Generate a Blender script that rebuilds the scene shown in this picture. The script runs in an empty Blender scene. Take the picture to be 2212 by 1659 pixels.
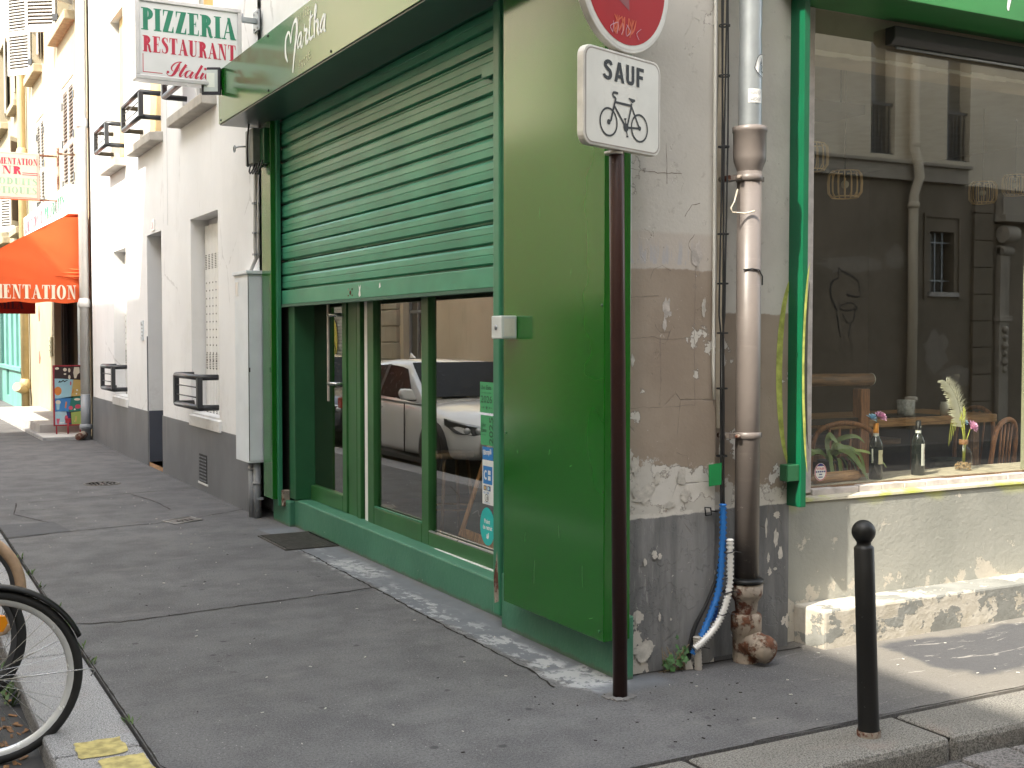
import bpy, bmesh, math, random
from mathutils import Vector, Matrix
random.seed(7)
R = math.radians
scene = bpy.context.scene
COL = scene.collection

# ------------------------------------------------------------------ camera
# world: x runs along the cross street (away to the right), y along the narrow street (away to the left)
cam_d = bpy.data.cameras.new('camera'); cam = bpy.data.objects.new('camera', cam_d); COL.objects.link(cam)
cam_d.sensor_width = 36.0; cam_d.lens = 36.0 * 2572.0 / 2212.0
cam_d.clip_start = 0.05; cam_d.clip_end = 400
cam.location = (0, 0, 1.6)
cam.rotation_euler = (R(90 - 2.215), 0, R(-28.22))
scene.camera = cam

# ------------------------------------------------------------------ light
SUN_DIR = Vector((0.72, 0.25, -0.83)).normalized()      # the way the light travels
sun_el = math.asin(-SUN_DIR.z)
sun_az = math.atan2(-SUN_DIR.x, -SUN_DIR.y)             # clockwise from +y
world = bpy.data.worlds.new('World'); scene.world = world; world.use_nodes = True
wn = world.node_tree; wn.nodes.clear()
sky_n = wn.nodes.new('ShaderNodeTexSky'); sky_n.sky_type = 'NISHITA'; sky_n.sun_disc = False
sky_n.sun_elevation = sun_el; sky_n.sun_rotation = sun_az
sky_n.air_density = 1.0; sky_n.dust_density = 2.2; sky_n.ozone_density = 0.6
bg = wn.nodes.new('ShaderNodeBackground'); bg.inputs[1].default_value = 0.15
wo = wn.nodes.new('ShaderNodeOutputWorld')
hsv = wn.nodes.new('ShaderNodeHueSaturation'); hsv.inputs['Saturation'].default_value = 0.42      # hazy summer sky
wn.links.new(sky_n.outputs[0], hsv.inputs['Color'])
wt = wn.nodes.new('ShaderNodeMix'); wt.data_type = 'RGBA'; wt.blend_type = 'MULTIPLY'; wt.inputs['Factor'].default_value = 1.0
wt.inputs[7].default_value = (1.0, 1.0, 0.965, 1); wn.links.new(hsv.outputs[0], wt.inputs[6]); wn.links.new(wt.outputs[2], bg.inputs[0]); wn.links.new(bg.outputs[0], wo.inputs[0])
sun_d = bpy.data.lights.new('sun', 'SUN'); sun_d.energy = 2.0; sun_d.angle = R(0.55); sun_d.color = (1.0, 0.93, 0.80)
sun = bpy.data.objects.new('sun', sun_d); COL.objects.link(sun)
sun.rotation_euler = SUN_DIR.to_track_quat('-Z', 'Y').to_euler()
vs = scene.view_settings
vs.view_transform = 'Standard'; vs.look = 'None'; vs.gamma = 1.0; vs.use_curve_mapping = False
vs.exposure = 2.42
cy = scene.cycles
cy.max_bounces = 8; cy.diffuse_bounces = 5; cy.glossy_bounces = 4; cy.transmission_bounces = 6; cy.transparent_max_bounces = 12
cy.use_denoising = True; cy.caustics_reflective = False; cy.caustics_refractive = False
cy.sample_clamp_indirect = 6.0

# ------------------------------------------------------------------ material helper
class Mat:
    def __init__(s, name):
        s.m = bpy.data.materials.new(name); s.m.use_nodes = True
        s.t = s.m.node_tree; s.t.nodes.clear()
        s.out = s.t.nodes.new('ShaderNodeOutputMaterial')
        s.pos = s.t.nodes.new('ShaderNodeNewGeometry').outputs['Position']
        s._obj = None
    @property
    def obj(s):
        if s._obj is None: s._obj = s.t.nodes.new('ShaderNodeTexCoord').outputs['Object']
        return s._obj
    def put(s, sock, v):
        if v is None: return
        if hasattr(v, 'is_linked') or hasattr(v, 'links'): s.t.links.new(v, sock)
        else:
            if sock.type == 'RGBA' and len(v) == 3: v = (*v, 1)
            sock.default_value = v
    def noise(s, scale, detail=3, rough=0.55, vec=None, dist=0.0):
        n = s.t.nodes.new('ShaderNodeTexNoise'); n.inputs['Scale'].default_value = scale
        n.inputs['Detail'].default_value = detail; n.inputs['Roughness'].default_value = rough
        n.inputs['Distortion'].default_value = dist
        s.t.links.new(vec or s.pos, n.inputs['Vector']); return n.outputs['Fac']
    def voro(s, scale, vec=None, feature='F1', out='Distance', rand=1.0):
        n = s.t.nodes.new('ShaderNodeTexVoronoi'); n.feature = feature; n.inputs['Scale'].default_value = scale
        n.inputs['Randomness'].default_value = rand
        s.t.links.new(vec or s.pos, n.inputs['Vector']); return n.outputs[out]
    def math(s, op, a, b=None, c=None, clamp=False):
        n = s.t.nodes.new('ShaderNodeMath'); n.operation = op; n.use_clamp = clamp
        s.put(n.inputs[0], a); s.put(n.inputs[1], b)
        if c is not None: s.put(n.inputs[2], c)
        return n.outputs[0]
    def sep(s, vec=None):
        n = s.t.nodes.new('ShaderNodeSeparateXYZ'); s.t.links.new(vec or s.pos, n.inputs[0])
        return n.outputs[0], n.outputs[1], n.outputs[2]
    def scalev(s, k, vec=None):
        n = s.t.nodes.new('ShaderNodeVectorMath'); n.operation = 'MULTIPLY'
        s.t.links.new(vec or s.pos, n.inputs[0]); n.inputs[1].default_value = k; return n.outputs[0]
    def step(s, a, lo, hi):
        n = s.t.nodes.new('ShaderNodeMapRange'); n.interpolation_type = 'SMOOTHSTEP'
        s.put(n.inputs[0], a); s.put(n.inputs[1], lo); s.put(n.inputs[2], hi); return n.outputs[0]
    def mix(s, f, a, b, mode='MIX'):
        n = s.t.nodes.new('ShaderNodeMix'); n.data_type = 'RGBA'; n.blend_type = mode
        s.put(n.inputs['Factor'], f); s.put(n.inputs[6], a); s.put(n.inputs[7], b); return n.outputs[2]
    def lerp(s, f, a, b):
        n = s.t.nodes.new('ShaderNodeMix'); n.data_type = 'FLOAT'
        s.put(n.inputs[0], f); s.put(n.inputs[2], a); s.put(n.inputs[3], b); return n.outputs[0]
    def vary(s, col, amt=0.12, scale=3.0, detail=4):
        f = s.step(s.noise(scale, detail), 0.3, 0.7)
        lo = tuple(max(0, c * (1 - amt)) for c in col); hi = tuple(min(1, c * (1 + amt)) for c in col)
        return s.mix(f, lo, hi)
    def bump(s, h, strength=0.3, dist=0.01, normal=None):
        n = s.t.nodes.new('ShaderNodeBump'); n.inputs['Strength'].default_value = strength
        n.inputs['Distance'].default_value = dist; s.t.links.new(h, n.inputs['Height'])
        if normal is not None: s.t.links.new(normal, n.inputs['Normal'])
        return n.outputs[0]
    def pbr(s, col, rough=0.6, metal=0.0, normal=None, spec=0.5, coat=0.0, coat_rough=0.1, **kw):
        p = s.t.nodes.new('ShaderNodeBsdfPrincipled')
        s.put(p.inputs['Base Color'], col); s.put(p.inputs['Roughness'], rough); s.put(p.inputs['Metallic'], metal)
        s.put(p.inputs['Specular IOR Level'], spec); s.put(p.inputs['Coat Weight'], coat); s.put(p.inputs['Coat Roughness'], coat_rough)
        if normal is not None: s.t.links.new(normal, p.inputs['Normal'])
        for k, v in kw.items(): s.put(p.inputs[k.replace('_', ' ')], v)
        s.t.links.new(p.outputs[0], s.out.inputs[0]); return s.m

def plain(name, col, rough=0.5, metal=0.0, amt=0.08, scale=6.0, coat=0.0, bump=0.0, bscale=60, spec=0.5):
    M = Mat(name)
    nrm = M.bump(M.noise(bscale, 4), bump, 0.004) if bump else None
    r = M.lerp(M.noise(scale * 2.3, 3), max(0.02, rough - 0.08), min(1, rough + 0.08))
    return M.pbr(M.vary(col, amt, scale), r, metal, nrm, spec=spec, coat=coat)

def glass_mat(name, base=.1, edge=.6, tint=(0.9, 0.93, 0.9), rough=0.0):
    M = Mat(name)
    tr = M.t.nodes.new('ShaderNodeBsdfTransparent'); M.put(tr.inputs[0], tint)
    gl = M.t.nodes.new('ShaderNodeBsdfGlossy'); gl.inputs['Roughness'].default_value = rough
    M.put(gl.inputs[0], (0.97, 0.97, 0.95))
    nz = M.bump(M.noise(1.1, 1), 0.10, 0.004)
    M.t.links.new(nz, gl.inputs['Normal'])
    lw = M.t.nodes.new('ShaderNodeLayerWeight'); lw.inputs[0].default_value = 0.5          # coated pane: even mirror, more at a grazing view
    fac = M.lerp(M.math('POWER', lw.outputs['Facing'], 5.0), base, edge)
    mx = M.t.nodes.new('ShaderNodeMixShader')
    bf = M.t.nodes.new('ShaderNodeNewGeometry').outputs['Backfacing']        # the far face of a pane only transmits
    M.t.links.new(M.math('MULTIPLY', fac, M.math('SUBTRACT', 1.0, bf)), mx.inputs[0]); M.t.links.new(tr.outputs[0], mx.inputs[1]); M.t.links.new(gl.outputs[0], mx.inputs[2])
    M.t.links.new(mx.outputs[0], M.out.inputs[0]); return M.m

# ------------------------------------------------------------------ mesh helper
class MB:
    """collects boxes, tubes, lathes and polygons; build() links them as ONE mesh object"""
    def __init__(s): s.v = []; s.f = []; s.sm = []
    def add(s, vs, fs, smooth=False):
        o = len(s.v); s.v += [tuple(v) for v in vs]
        for f in fs: s.f.append([o + i for i in f]); s.sm.append(smooth)
        return s
    def box(s, a, b):
        x0, x1 = sorted((a[0], b[0])); y0, y1 = sorted((a[1], b[1])); z0, z1 = sorted((a[2], b[2]))
        return s.add([(x0,y0,z0),(x1,y0,z0),(x1,y1,z0),(x0,y1,z0),(x0,y0,z1),(x1,y0,z1),(x1,y1,z1),(x0,y1,z1)],
                     [(3,2,1,0),(4,5,6,7),(0,1,5,4),(1,2,6,5),(2,3,7,6),(3,0,4,7)])
    def obox(s, c, u, v, w):
        c, u, v, w = map(Vector, (c, u, v, w)); P = []
        for k in (-1, 1):
            for (i, j) in ((-1,-1),(1,-1),(1,1),(-1,1)): P.append(c + u*i + v*j + w*k)
        return s.add(P, [(3,2,1,0),(4,5,6,7),(0,1,5,4),(1,2,6,5),(2,3,7,6),(3,0,4,7)])
    def poly(s, pts): return s.add(pts, [list(range(len(pts)))])
    def prism(s, pts, d):
        d = Vector(d); n = len(pts); P = [Vector(p) for p in pts]; Q = [p + d for p in P]
        return s.add(P + Q, [list(range(n))[::-1], list(range(n, 2*n))] + [(i, (i+1) % n, n+(i+1) % n, n+i) for i in range(n)])
    def tube(s, pts, r, seg=8, caps=True, closed=False):
        pts = [Vector(p) for p in pts]; n = len(pts)
        rr = r if isinstance(r, (list, tuple)) else [r]*n
        V = []; up = None
        for i, p in enumerate(pts):
            if closed: d = (pts[(i+1) % n] - pts[i-1]).normalized()
            else: d = (pts[min(i+1, n-1)] - pts[max(i-1, 0)]).normalized()
            if up is None:
                a = Vector((0,0,1)) if abs(d.z) < 0.9 else Vector((1,0,0))
                up = d.cross(a).normalized()
            up = (up - d*up.dot(d)).normalized(); w = d.cross(up)
            for k in range(seg):
                t = 2*math.pi*k/seg; V.append(p + (up*math.cos(t) + w*math.sin(t))*rr[i])
        F = []
        for i in range(n if closed else n-1):
            j = (i+1) % n
            for k in range(seg):
                F.append((i*seg+k, i*seg+(k+1) % seg, j*seg+(k+1) % seg, j*seg+k))
        s.add(V, F, True)
        if caps and not closed:
            o = len(s.v) - len(V)
            s.f.append([o+k for k in range(seg)][::-1]); s.sm.append(False)
            s.f.append([o+(n-1)*seg+k for k in range(seg)]); s.sm.append(False)
        return s
    def lathe(s, c, prof, seg=24, axis=(0,0,1)):
        """prof: list of (radius, height) along axis from c"""
        ax = Vector(axis).normalized(); a = Vector((1,0,0)) if abs(ax.x) < 0.9 else Vector((0,1,0))
        u = ax.cross(a).normalized(); w = ax.cross(u); c = Vector(c); V = []
        for (r, h) in prof:
            for k in range(seg):
                t = 2*math.pi*k/seg; V.append(c + ax*h + (u*math.cos(t) + w*math.sin(t))*max(r, 1e-4))
        F = [(i*seg+k, i*seg+(k+1) % seg, (i+1)*seg+(k+1) % seg, (i+1)*seg+k) for i in range(len(prof)-1) for k in range(seg)]
        return s.add(V, F, True)
    def sphere(s, c, r, seg=16, rings=10):
        return s.lathe(c, [(r*math.sin(math.pi*i/rings), -r*math.cos(math.pi*i/rings)) for i in range(rings+1)], seg)
    def mesh(s, name, m):
        me = bpy.data.meshes.new(name); me.from_pydata(s.v, [], s.f)
        me.polygons.foreach_set('use_smooth', s.sm); me.materials.append(m); me.update()
        return me
    def build(s, name, m, parent=None, bevel=0.0, auto=None):
        o = bpy.data.objects.new(name, s.mesh(name, m)); COL.objects.link(o)
        if parent is not None:
            o.parent = parent
            o.matrix_parent_inverse = Matrix.Translation(-parent.location) if parent.type == 'EMPTY' and not parent.get('_keep') else Matrix.Identity(4)
        if bevel:
            b = o.modifiers.new('bevel', 'BEVEL'); b.width = bevel; b.segments = 2; b.limit_method = 'ANGLE'; b.angle_limit = R(40)
            b.harden_normals = False
        return o

def tag(o, label=None, cat=None, group=None, kind=None):
    if label: o['label'] = label
    if cat: o['category'] = cat
    if group: o['group'] = group
    if kind: o['kind'] = kind
    return o
def thing(name, label, cat, loc=(0,0,0), group=None):
    o = bpy.data.objects.new(name, None); COL.objects.link(o); o.location = loc; o.empty_display_size = 0.1
    return tag(o, label, cat, group)
def sub(mb, name, m, part, bevel=0.0):
    """a sub-part of a part (parts carry no transform of their own)"""
    o = bpy.data.objects.new(name, mb.mesh(name, m)); COL.objects.link(o); o.parent = part
    if part.matrix_parent_inverse != Matrix.Identity(4):
        pass
    if bevel:
        b = o.modifiers.new('bevel', 'BEVEL'); b.width = bevel; b.segments = 2; b.limit_method = 'ANGLE'
    return o

# ------------------------------------------------------------------ lettering (drawn here, no font files)
def rib(pts):
    """a stroke with its own width at every point: [(x, y, w)]"""
    n = len(pts); L = []; Rr = []
    for i, (x, y, w) in enumerate(pts):
        a = pts[max(i-1, 0)]; b = pts[min(i+1, n-1)]
        dx, dy = b[0]-a[0], b[1]-a[1]; l = math.hypot(dx, dy) or 1
        nx, ny = -dy/l*w/2, dx/l*w/2
        L.append((x+nx, y+ny)); Rr.append((x-nx, y-ny))
    return [[L[i], Rr[i], Rr[i+1], L[i+1]] for i in range(n-1)]
def smooth(pts, k=5):
    out = []
    n = len(pts)
    for i in range(n-1):
        p0, p1, p2, p3 = pts[max(i-1,0)], pts[i], pts[i+1], pts[min(i+2,n-1)]
        for j in range(k):
            t = j/k
            out.append(tuple(0.5*((2*p1[c]) + (-p0[c]+p2[c])*t + (2*p0[c]-5*p1[c]+4*p2[c]-p3[c])*t*t + (-p0[c]+3*p1[c]-3*p2[c]+p3[c])*t**3) for c in range(3)))
    out.append(pts[-1]); return out
def rect(x0, y0, x1, y1): return [[(x0,y0),(x1,y0),(x1,y1),(x0,y1)]]
def serif(x, y, w, h=0.05): return rect(x-w/2, y, x+w/2, y+h) if y < 0.5 else rect(x-w/2, 1-h, x+w/2, 1)
def ring(cx, cy, rx, ry, tx, ty, a0=0, a1=360, n=28):
    P = []
    for i in range(n):
        t0 = R(a0+(a1-a0)*i/n); t1 = R(a0+(a1-a0)*(i+1)/n)
        P.append([(cx+rx*math.cos(t0), cy+ry*math.sin(t0)), (cx+rx*math.cos(t1), cy+ry*math.sin(t1)),
                  (cx+(rx-tx)*math.cos(t1), cy+(ry-ty)*math.sin(t1)), (cx+(rx-tx)*math.cos(t0), cy+(ry-ty)*math.sin(t0))])
    return P
K, H = 0.245, 0.055     # thick and hair strokes of the serif letters
def glyph(c):
    if c == 'I': return 0.40, rect(.08,0,.08+K,1)+serif(.2,0,.39)+serif(.2,1,.39)
    if c == 'P': return 0.62, rect(.10,0,.10+K,1)+serif(.185,0,.36)+serif(.15,1,.28)+ring(.27,.73,.34,.27,K*.95,H,-90,90)+rect(.2,.95,.28,1)+rect(.2,.46,.28,.51)
    if c == 'R': return 0.72, rect(.10,0,.10+K,1)+serif(.185,0,.34)+serif(.15,1,.28)+ring(.27,.74,.32,.26,K*.95,H,-90,90)+rect(.2,.95,.28,1)+rect(.2,.48,.28,.53)+rib(smooth([(.34,.5,.1),(.47,.40,.16),(.52,.2,.17),(.57,.04,.14),(.68,.03,.05)]))
    if c == 'E': return 0.64, rect(.10,0,.10+K,1)+serif(.15,0,.28)+serif(.15,1,.28)+rect(.2,0,.56,H)+rect(.2,1-H,.54,1)+rect(.2,.49,.44,.54)+[[(.52,0),(.59,0),(.60,.26),(.57,.26)],[(.50,1),(.50,.95),(.545,.74),(.57,.74),(.57,1)],[(.41,.515),(.44,.64),(.46,.64),(.46,.39),(.44,.39)]]
    if c == 'Z': return 0.64, rect(.06,.95,.60,1)+rect(.04,0,.60,H)+[[(.04,.03),(.31,.03),(.60,.97),(.33,.97)],[(.06,1),(.06,.72),(.085,.72),(.14,.95)],[(.60,0),(.60,.28),(.575,.28),(.50,.05)]]
    if c == 'A': return 0.76, [[(.10,.03),(.16,.03),(.41,1),(.35,1)],[(.46,.03),(.73,.03),(.44,1),(.30,1)]]+rect(.20,.30,.56,.35)+serif(.125,0,.24)+serif(.625,0,.30)
    if c == 'S': return 0.58, rib(smooth([(.485,.74,.03),(.44,.90,.05),(.30,.97,.055),(.17,.89,.14),(.15,.76,.21),(.25,.62,.22),(.38,.49,.23),(.45,.33,.21),(.43,.13,.15),(.28,.03,.055),(.12,.10,.05),(.075,.27,.03)]))+rect(.47,.72,.50,1)+rect(.06,0,.09,.29)
    if c == 'T': return 0.68, rect(.217,0,.217+K,1)+serif(.34,0,.40)+rect(.04,.95,.64,1)+[[(.04,1),(.04,.70),(.065,.70),(.12,.95)],[(.64,1),(.64,.70),(.615,.70),(.56,.95)]]
    if c == 'U': return 0.76, rect(.11,.28,.11+K,1)+serif(.195,1,.34)+serif(.60,1,.24)+rect(.575,.28,.625,1)+rib(smooth([(.232,.30,.245),(.24,.16,.22),(.29,.06,.13),(.40,.025,.055),(.53,.07,.05),(.59,.17,.05),(.60,.30,.05)]))
    if c == 'N': return 0.78, rect(.14,0,.19,1)+rect(.60,0,.65,1)+[[(.12,1),(.36,1),(.65,.0),(.54,.0)]]+serif(.165,0,.24)+serif(.625,1,.24)+serif(.12,1,.2)
    if c == 'M': return 0.94, rect(.14,0,.19,1)+rect(.67,0,.67+K,1)+[[(.12,1),(.33,1),(.52,.16),(.45,.0)],[(.45,0),(.49,0),(.73,1),(.68,1)]]+serif(.165,0,.24)+serif(.755,0,.34)+serif(.13,1,.2)+serif(.80,1,.2)
    if c == 'O': return 0.80, ring(.40,.5,.36,.52,.23,.05)
    if c == 'D': return 0.78, rect(.10,0,.10+K,1)+serif(.15,0,.28)+serif(.15,1,.28)+ring(.30,.5,.42,.5,K*.98,H,-90,90)+rect(.2,.95,.31,1)+rect(.2,0,.31,H)
    if c == 'Q': return 0.80, ring(.40,.5,.36,.52,.23,.05)+rib([(.38,.0,.06),(.52,-.14,.12),(.72,-.20,.05)])
    if c == 'X': return 0.74, [[(.06,1),(.31,1),(.68,0),(.43,0)],[(.10,0),(.15,0),(.64,1),(.59,1)]]+serif(.16,1,.3)+serif(.61,1,.24)+serif(.13,0,.24)+serif(.58,0,.3)
    if c == 'L': return 0.60, rect(.10,0,.10+K,1)+serif(.19,0,.34)+serif(.19,1,.34)+rect(.2,0,.55,H)+[[(.55,0),(.55,.30),(.525,.30),(.45,.05)]]
    return 0.32, []
def serif_text(t, width=None, height=1.0, track=0.02):
    x = 0; P = []
    for ch in t:
        w, g = glyph(ch)
        P += [[(a+x, b) for (a, b) in poly] for poly in g]; x += w+track
    sx = (width/x) if width else height
    return [[(a*sx, b*height) for (a, b) in poly] for poly in P]
def sans_text(t, height=1.0, width=None, weight=0.0, align='LEFT'):
    """the built-in letter shapes of Blender as polygons, cap height 1"""
    cu = bpy.data.curves.new('t', 'FONT'); cu.body = t; cu.size = 1; cu.offset = weight; cu.resolution_u = 3
    ob = bpy.data.objects.new('t', cu)
    me = bpy.data.meshes.new_from_object(ob)
    P = [[(me.vertices[i].co.x, me.vertices[i].co.y) for i in p.vertices] for p in me.polygons]
    bpy.data.objects.remove(ob); bpy.data.meshes.remove(me); bpy.data.curves.remove(cu)
    if not P: return []
    x0 = min(a for q in P for a, b in q); x1 = max(a for q in P for a, b in q)
    k = height/0.70; kx = width/(x1-x0) if width else k
    return [[((a-x0)*kx, b*k) for a, b in q] for q in P]
def move(P, dx, dy, rot=0, sx=1, sy=1):
    c, s_ = math.cos(R(rot)), math.sin(R(rot))
    return [[(dx+a*sx*c-b*sy*s_, dy+a*sx*s_+b*sy*c) for a, b in q] for q in P]
def flat(P, o, u, v, lift=0.0015):
    """polygons laid on a plane; each a hair above the last so that none share a plane"""
    o, u, v = Vector(o), Vector(u), Vector(v); n = u.cross(v).normalized(); mb = MB()
    for i, q in enumerate(P):
        h = lift + 0.00004*(i % 12)
        ar = sum(q[k][0]*q[(k+1) % len(q)][1]-q[(k+1) % len(q)][0]*q[k][1] for k in range(len(q)))
        if ar < 0: q = q[::-1]
        mb.poly([o+u*a+v*b+n*h for a, b in q])
    return mb
def disc(cx, cy, r, n=20, ry=None): return [(cx+r*math.cos(2*math.pi*i/n), cy+(ry or r)*math.sin(2*math.pi*i/n)) for i in range(n)]

def wall_grid(mb, f, u0, u1, v0, v1, holes, depth):
    """a wall face over [u0,u1]x[v0,v1] with rectangular holes (a,b,c,d) and their reveals; f(u,v,d) -> point"""
    us = sorted({u0, u1, *[h[0] for h in holes], *[h[1] for h in holes]}); us = [u for u in us if u0 <= u <= u1]
    vs_ = sorted({v0, v1, *[h[2] for h in holes], *[h[3] for h in holes]}); vs_ = [v for v in vs_ if v0 <= v <= v1]
    for a, b in zip(us, us[1:]):
        for c, d in zip(vs_, vs_[1:]):
            um, vm = (a+b)/2, (c+d)/2
            if any(h[0] < um < h[1] and h[2] < vm < h[3] for h in holes): continue
            mb.poly([f(a,c,0), f(b,c,0), f(b,d,0), f(a,d,0)])
    for (a, b, c, d) in holes:
        mb.poly([f(a,c,0), f(a,d,0), f(a,d,depth), f(a,c,depth)])
        mb.poly([f(b,c,0), f(b,c,depth), f(b,d,depth), f(b,d,0)])
        mb.poly([f(a,d,0), f(b,d,0), f(b,d,depth), f(a,d,depth)])
        mb.poly([f(a,c,0), f(a,c,depth), f(b,c,depth), f(b,c,0)])
    return mb
# ------------------------------------------------------------------ materials
def m_asphalt():
    M = Mat('asphalt_pavement'); x, y, z = M.sep()
    big = M.step(M.noise(0.55, 5), 0.35, 0.68); mid = M.step(M.noise(3.1, 5, 0.6), 0.35, 0.7)
    c = M.mix(big, (0.102, 0.099, 0.100), (0.146, 0.142, 0.141))
    c = M.mix(M.math('MULTIPLY', mid, 0.75), c, (0.066, 0.064, 0.067)); c = M.mix(M.math('MULTIPLY', M.step(M.noise(7, 6, .7, M.scalev((1, 2, 1))), .56, .70), .55), c, (0.052, 0.050, 0.053)); c = M.mix(M.math('MULTIPLY', M.step(M.noise(5.2, 6, .7, M.scalev((1.6, 1, 1))), .57, .72), .5), c, (0.175, 0.17, 0.168))
    fine = M.noise(190, 2); c = M.mix(M.math('MULTIPLY', M.step(fine, .35, .7), .55), c, (0.19, 0.187, 0.185)); fine2 = M.noise(95, 4, .7); c = M.mix(M.math('MULTIPLY', M.step(fine2, .52, .40), .5), c, (0.045, 0.044, 0.045)); c = M.mix(M.math('MULTIPLY', M.step(fine2, .60, .70), .4), c, (0.25, 0.245, 0.24))
    grain = M.noise(75, 3, .75); c = M.mix(M.math('MULTIPLY', M.step(grain, .50, .36), .45), c, (0.055, 0.053, 0.054)); c = M.mix(M.math('MULTIPLY', M.step(grain, .60, .72), .40), c, (0.24, 0.235, 0.23))
    worn = M.math('MULTIPLY', M.step(M.noise(1.7, 7, 0.7, M.scalev((1, 2.2, 1))), 0.55, 0.72), 0.55); c = M.mix(worn, c, (0.165, 0.158, 0.15))
    # pale crumbs and dark gum spots
    sp = M.math('MULTIPLY', M.step(M.voro(26), 0.085, 0.05), M.step(M.noise(0.9, 2), 0.46, 0.56)); c = M.mix(sp, c, (0.40, 0.39, 0.37))
    gum = M.math('MULTIPLY', M.step(M.math('ADD', M.voro(4.2), M.math('MULTIPLY', M.noise(30, 2), .10)), 0.15, 0.10), M.step(M.noise(0.7, 2), .45, .55)); c = M.mix(M.math('MULTIPLY', gum, .75), c, (0.035, 0.034, 0.035))
    drop = M.math('MULTIPLY', M.step(M.voro(22, M.scalev((1, .7, 1))), 0.15, 0.10), M.math('MULTIPLY', M.step(M.noise(1.3, 2), .52, .60), M.math('MULTIPLY', M.step(y, 5.4, 4.6), M.step(x, 1.6, 2.3))))
    c = M.mix(M.math('MULTIPLY', drop, .7), c, (0.04, 0.04, 0.042))
    # the smooth cement strip along the shop and its flaking white paint
    edge = M.math('ADD', x, M.math('MULTIPLY', M.math('SUBTRACT', M.noise(2.6, 5, .65), .5), .22))
    strip = M.math('MULTIPLY', M.step(edge, 2.80, 2.83), M.math('MULTIPLY', M.step(y, 9.9, 9.6), M.step(y, 4.40, 4.55)))
    strip = M.math('MULTIPLY', strip, M.step(x, 3.3, 3.2))
    c = M.mix(M.math('MULTIPLY', strip, .85), c, M.mix(M.noise(9, 4), (0.125, 0.135, 0.15), (0.19, 0.20, 0.215)))
    fl = M.math('MULTIPLY', M.step(M.noise(11, 8, .72, M.scalev((1, .55, 1))), .50, .56), M.math('MULTIPLY', M.step(M.noise(1.6, 3), .33, .50), M.math('MULTIPLY', M.step(edge, 2.74, 2.84), M.step(edge, 3.02, 2.92))))
    fl = M.math('MULTIPLY', fl, M.math('MULTIPLY', M.step(y, 9.0, 8.4), M.step(y, 4.40, 4.55)))
    fl2 = M.math('MULTIPLY', M.step(M.noise(14, 6, .7), .44, .5), M.math('MULTIPLY', M.step(M.math('SUBTRACT', M.math('ABSOLUTE', M.math('SUBTRACT', y, 4.75)), M.math('MULTIPLY', M.noise(5, 4), .16)), .12, .04), M.math('MULTIPLY', M.step(edge, 2.76, 2.80), M.step(edge, 3.12, 3.02))))
    fl3 = M.math('MULTIPLY', M.step(M.noise(13, 6, .7), .45, .53), M.math('MULTIPLY', M.step(M.math('ABSOLUTE', M.math('SUBTRACT', y, 7.75)), .5, .2), M.math('MULTIPLY', M.step(edge, 2.84, 2.90), M.step(edge, 3.10, 3.0))))
    fl = M.math('MAXIMUM', M.math('MAXIMUM', fl, fl2), fl3)
    c = M.mix(M.math('MULTIPLY', fl, .72), c, (0.44, 0.445, 0.44))
    dirt = M.math('MULTIPLY', M.math('MULTIPLY', M.step(edge, 3.03, 3.13), M.step(y, 4.62, 4.7)), M.math('MULTIPLY', M.step(M.noise(6, 4), .4, .55), M.step(x, 3.4, 3.3))); c = M.mix(M.math('MULTIPLY', dirt, M.math('MULTIPLY', M.step(y, 10.2, 10.0), .3)), c, (0.14, 0.11, 0.085))
    # newer dark patch of asphalt on the cross street side with pale scuffs
    px = M.math('ADD', x, M.math('MULTIPLY', M.noise(3, 4), .5)); py = M.math('ADD', y, M.math('MULTIPLY', M.noise(2.2, 4), .35))
    patch = M.math('MULTIPLY', M.step(px, 4.75, 4.85), M.math('MULTIPLY', M.step(py, 4.02, 4.10), M.step(py, 4.70, 4.62)))
    c = M.mix(M.math('MULTIPLY', patch, .75), c, (0.062, 0.062, 0.066))
    sun_tan = M.math('MULTIPLY', M.step(x, 3.7, 4.6), M.math('MULTIPLY', M.math('SUBTRACT', 1.0, patch), .55)); c = M.mix(sun_tan, c, (0.215, 0.195, 0.16)); soot = M.math('MULTIPLY', M.step(M.math('ADD', y, M.math('MULTIPLY', M.noise(5, 4), .12)), 4.60, 4.74), M.step(x, 3.08, 3.2)); c = M.mix(M.math('MULTIPLY', soot, M.math('MULTIPLY', M.step(x, 4.3, 4.1), .6)), c, (0.05, 0.043, 0.036))  # tan lift towards the right is painted in for the sunlit ground
    scuff = M.math('MULTIPLY', M.step(M.noise(4.5, 8, .75, M.scalev((.5, 2.6, 1)), 1.2), .60, .635), M.step(x, 3.6, 4.2)); c = M.mix(M.math('MULTIPLY', scuff, .6), c, (0.36, 0.34, 0.31))
    h = M.math('ADD', M.math('MULTIPLY', fine, .5), M.math('MULTIPLY', M.noise(45, 4), .9))
    n = M.bump(h, .45, .006)
    return M.pbr(c, M.lerp(mid, .78, .93), 0, n, spec=.35)
def m_granite(name, col, fleck=170):
    M = Mat(name); f = M.noise(fleck, 3, .7); g = M.noise(fleck*.45, 2)
    c = M.mix(M.step(f, .36, .62), tuple(v*.42 for v in col), tuple(min(1, v*1.35) for v in col))
    c = M.mix(M.math('MULTIPLY', M.step(g, .56, .66), .55), c, tuple(v*.28 for v in col))
    c = M.mix(M.math('MULTIPLY', M.step(M.noise(2.2, 5), .5, .72), .45), c, tuple(v*.55 for v in col))
    c = M.mix(M.math('MULTIPLY', M.step(M.noise(4.5, 3), .56, .74), .3), c, (.26, .20, .17))
    return M.pbr(c, .82, 0, M.bump(M.math('ADD', f, M.noise(30, 4)), .6, .007), spec=.3)
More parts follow.
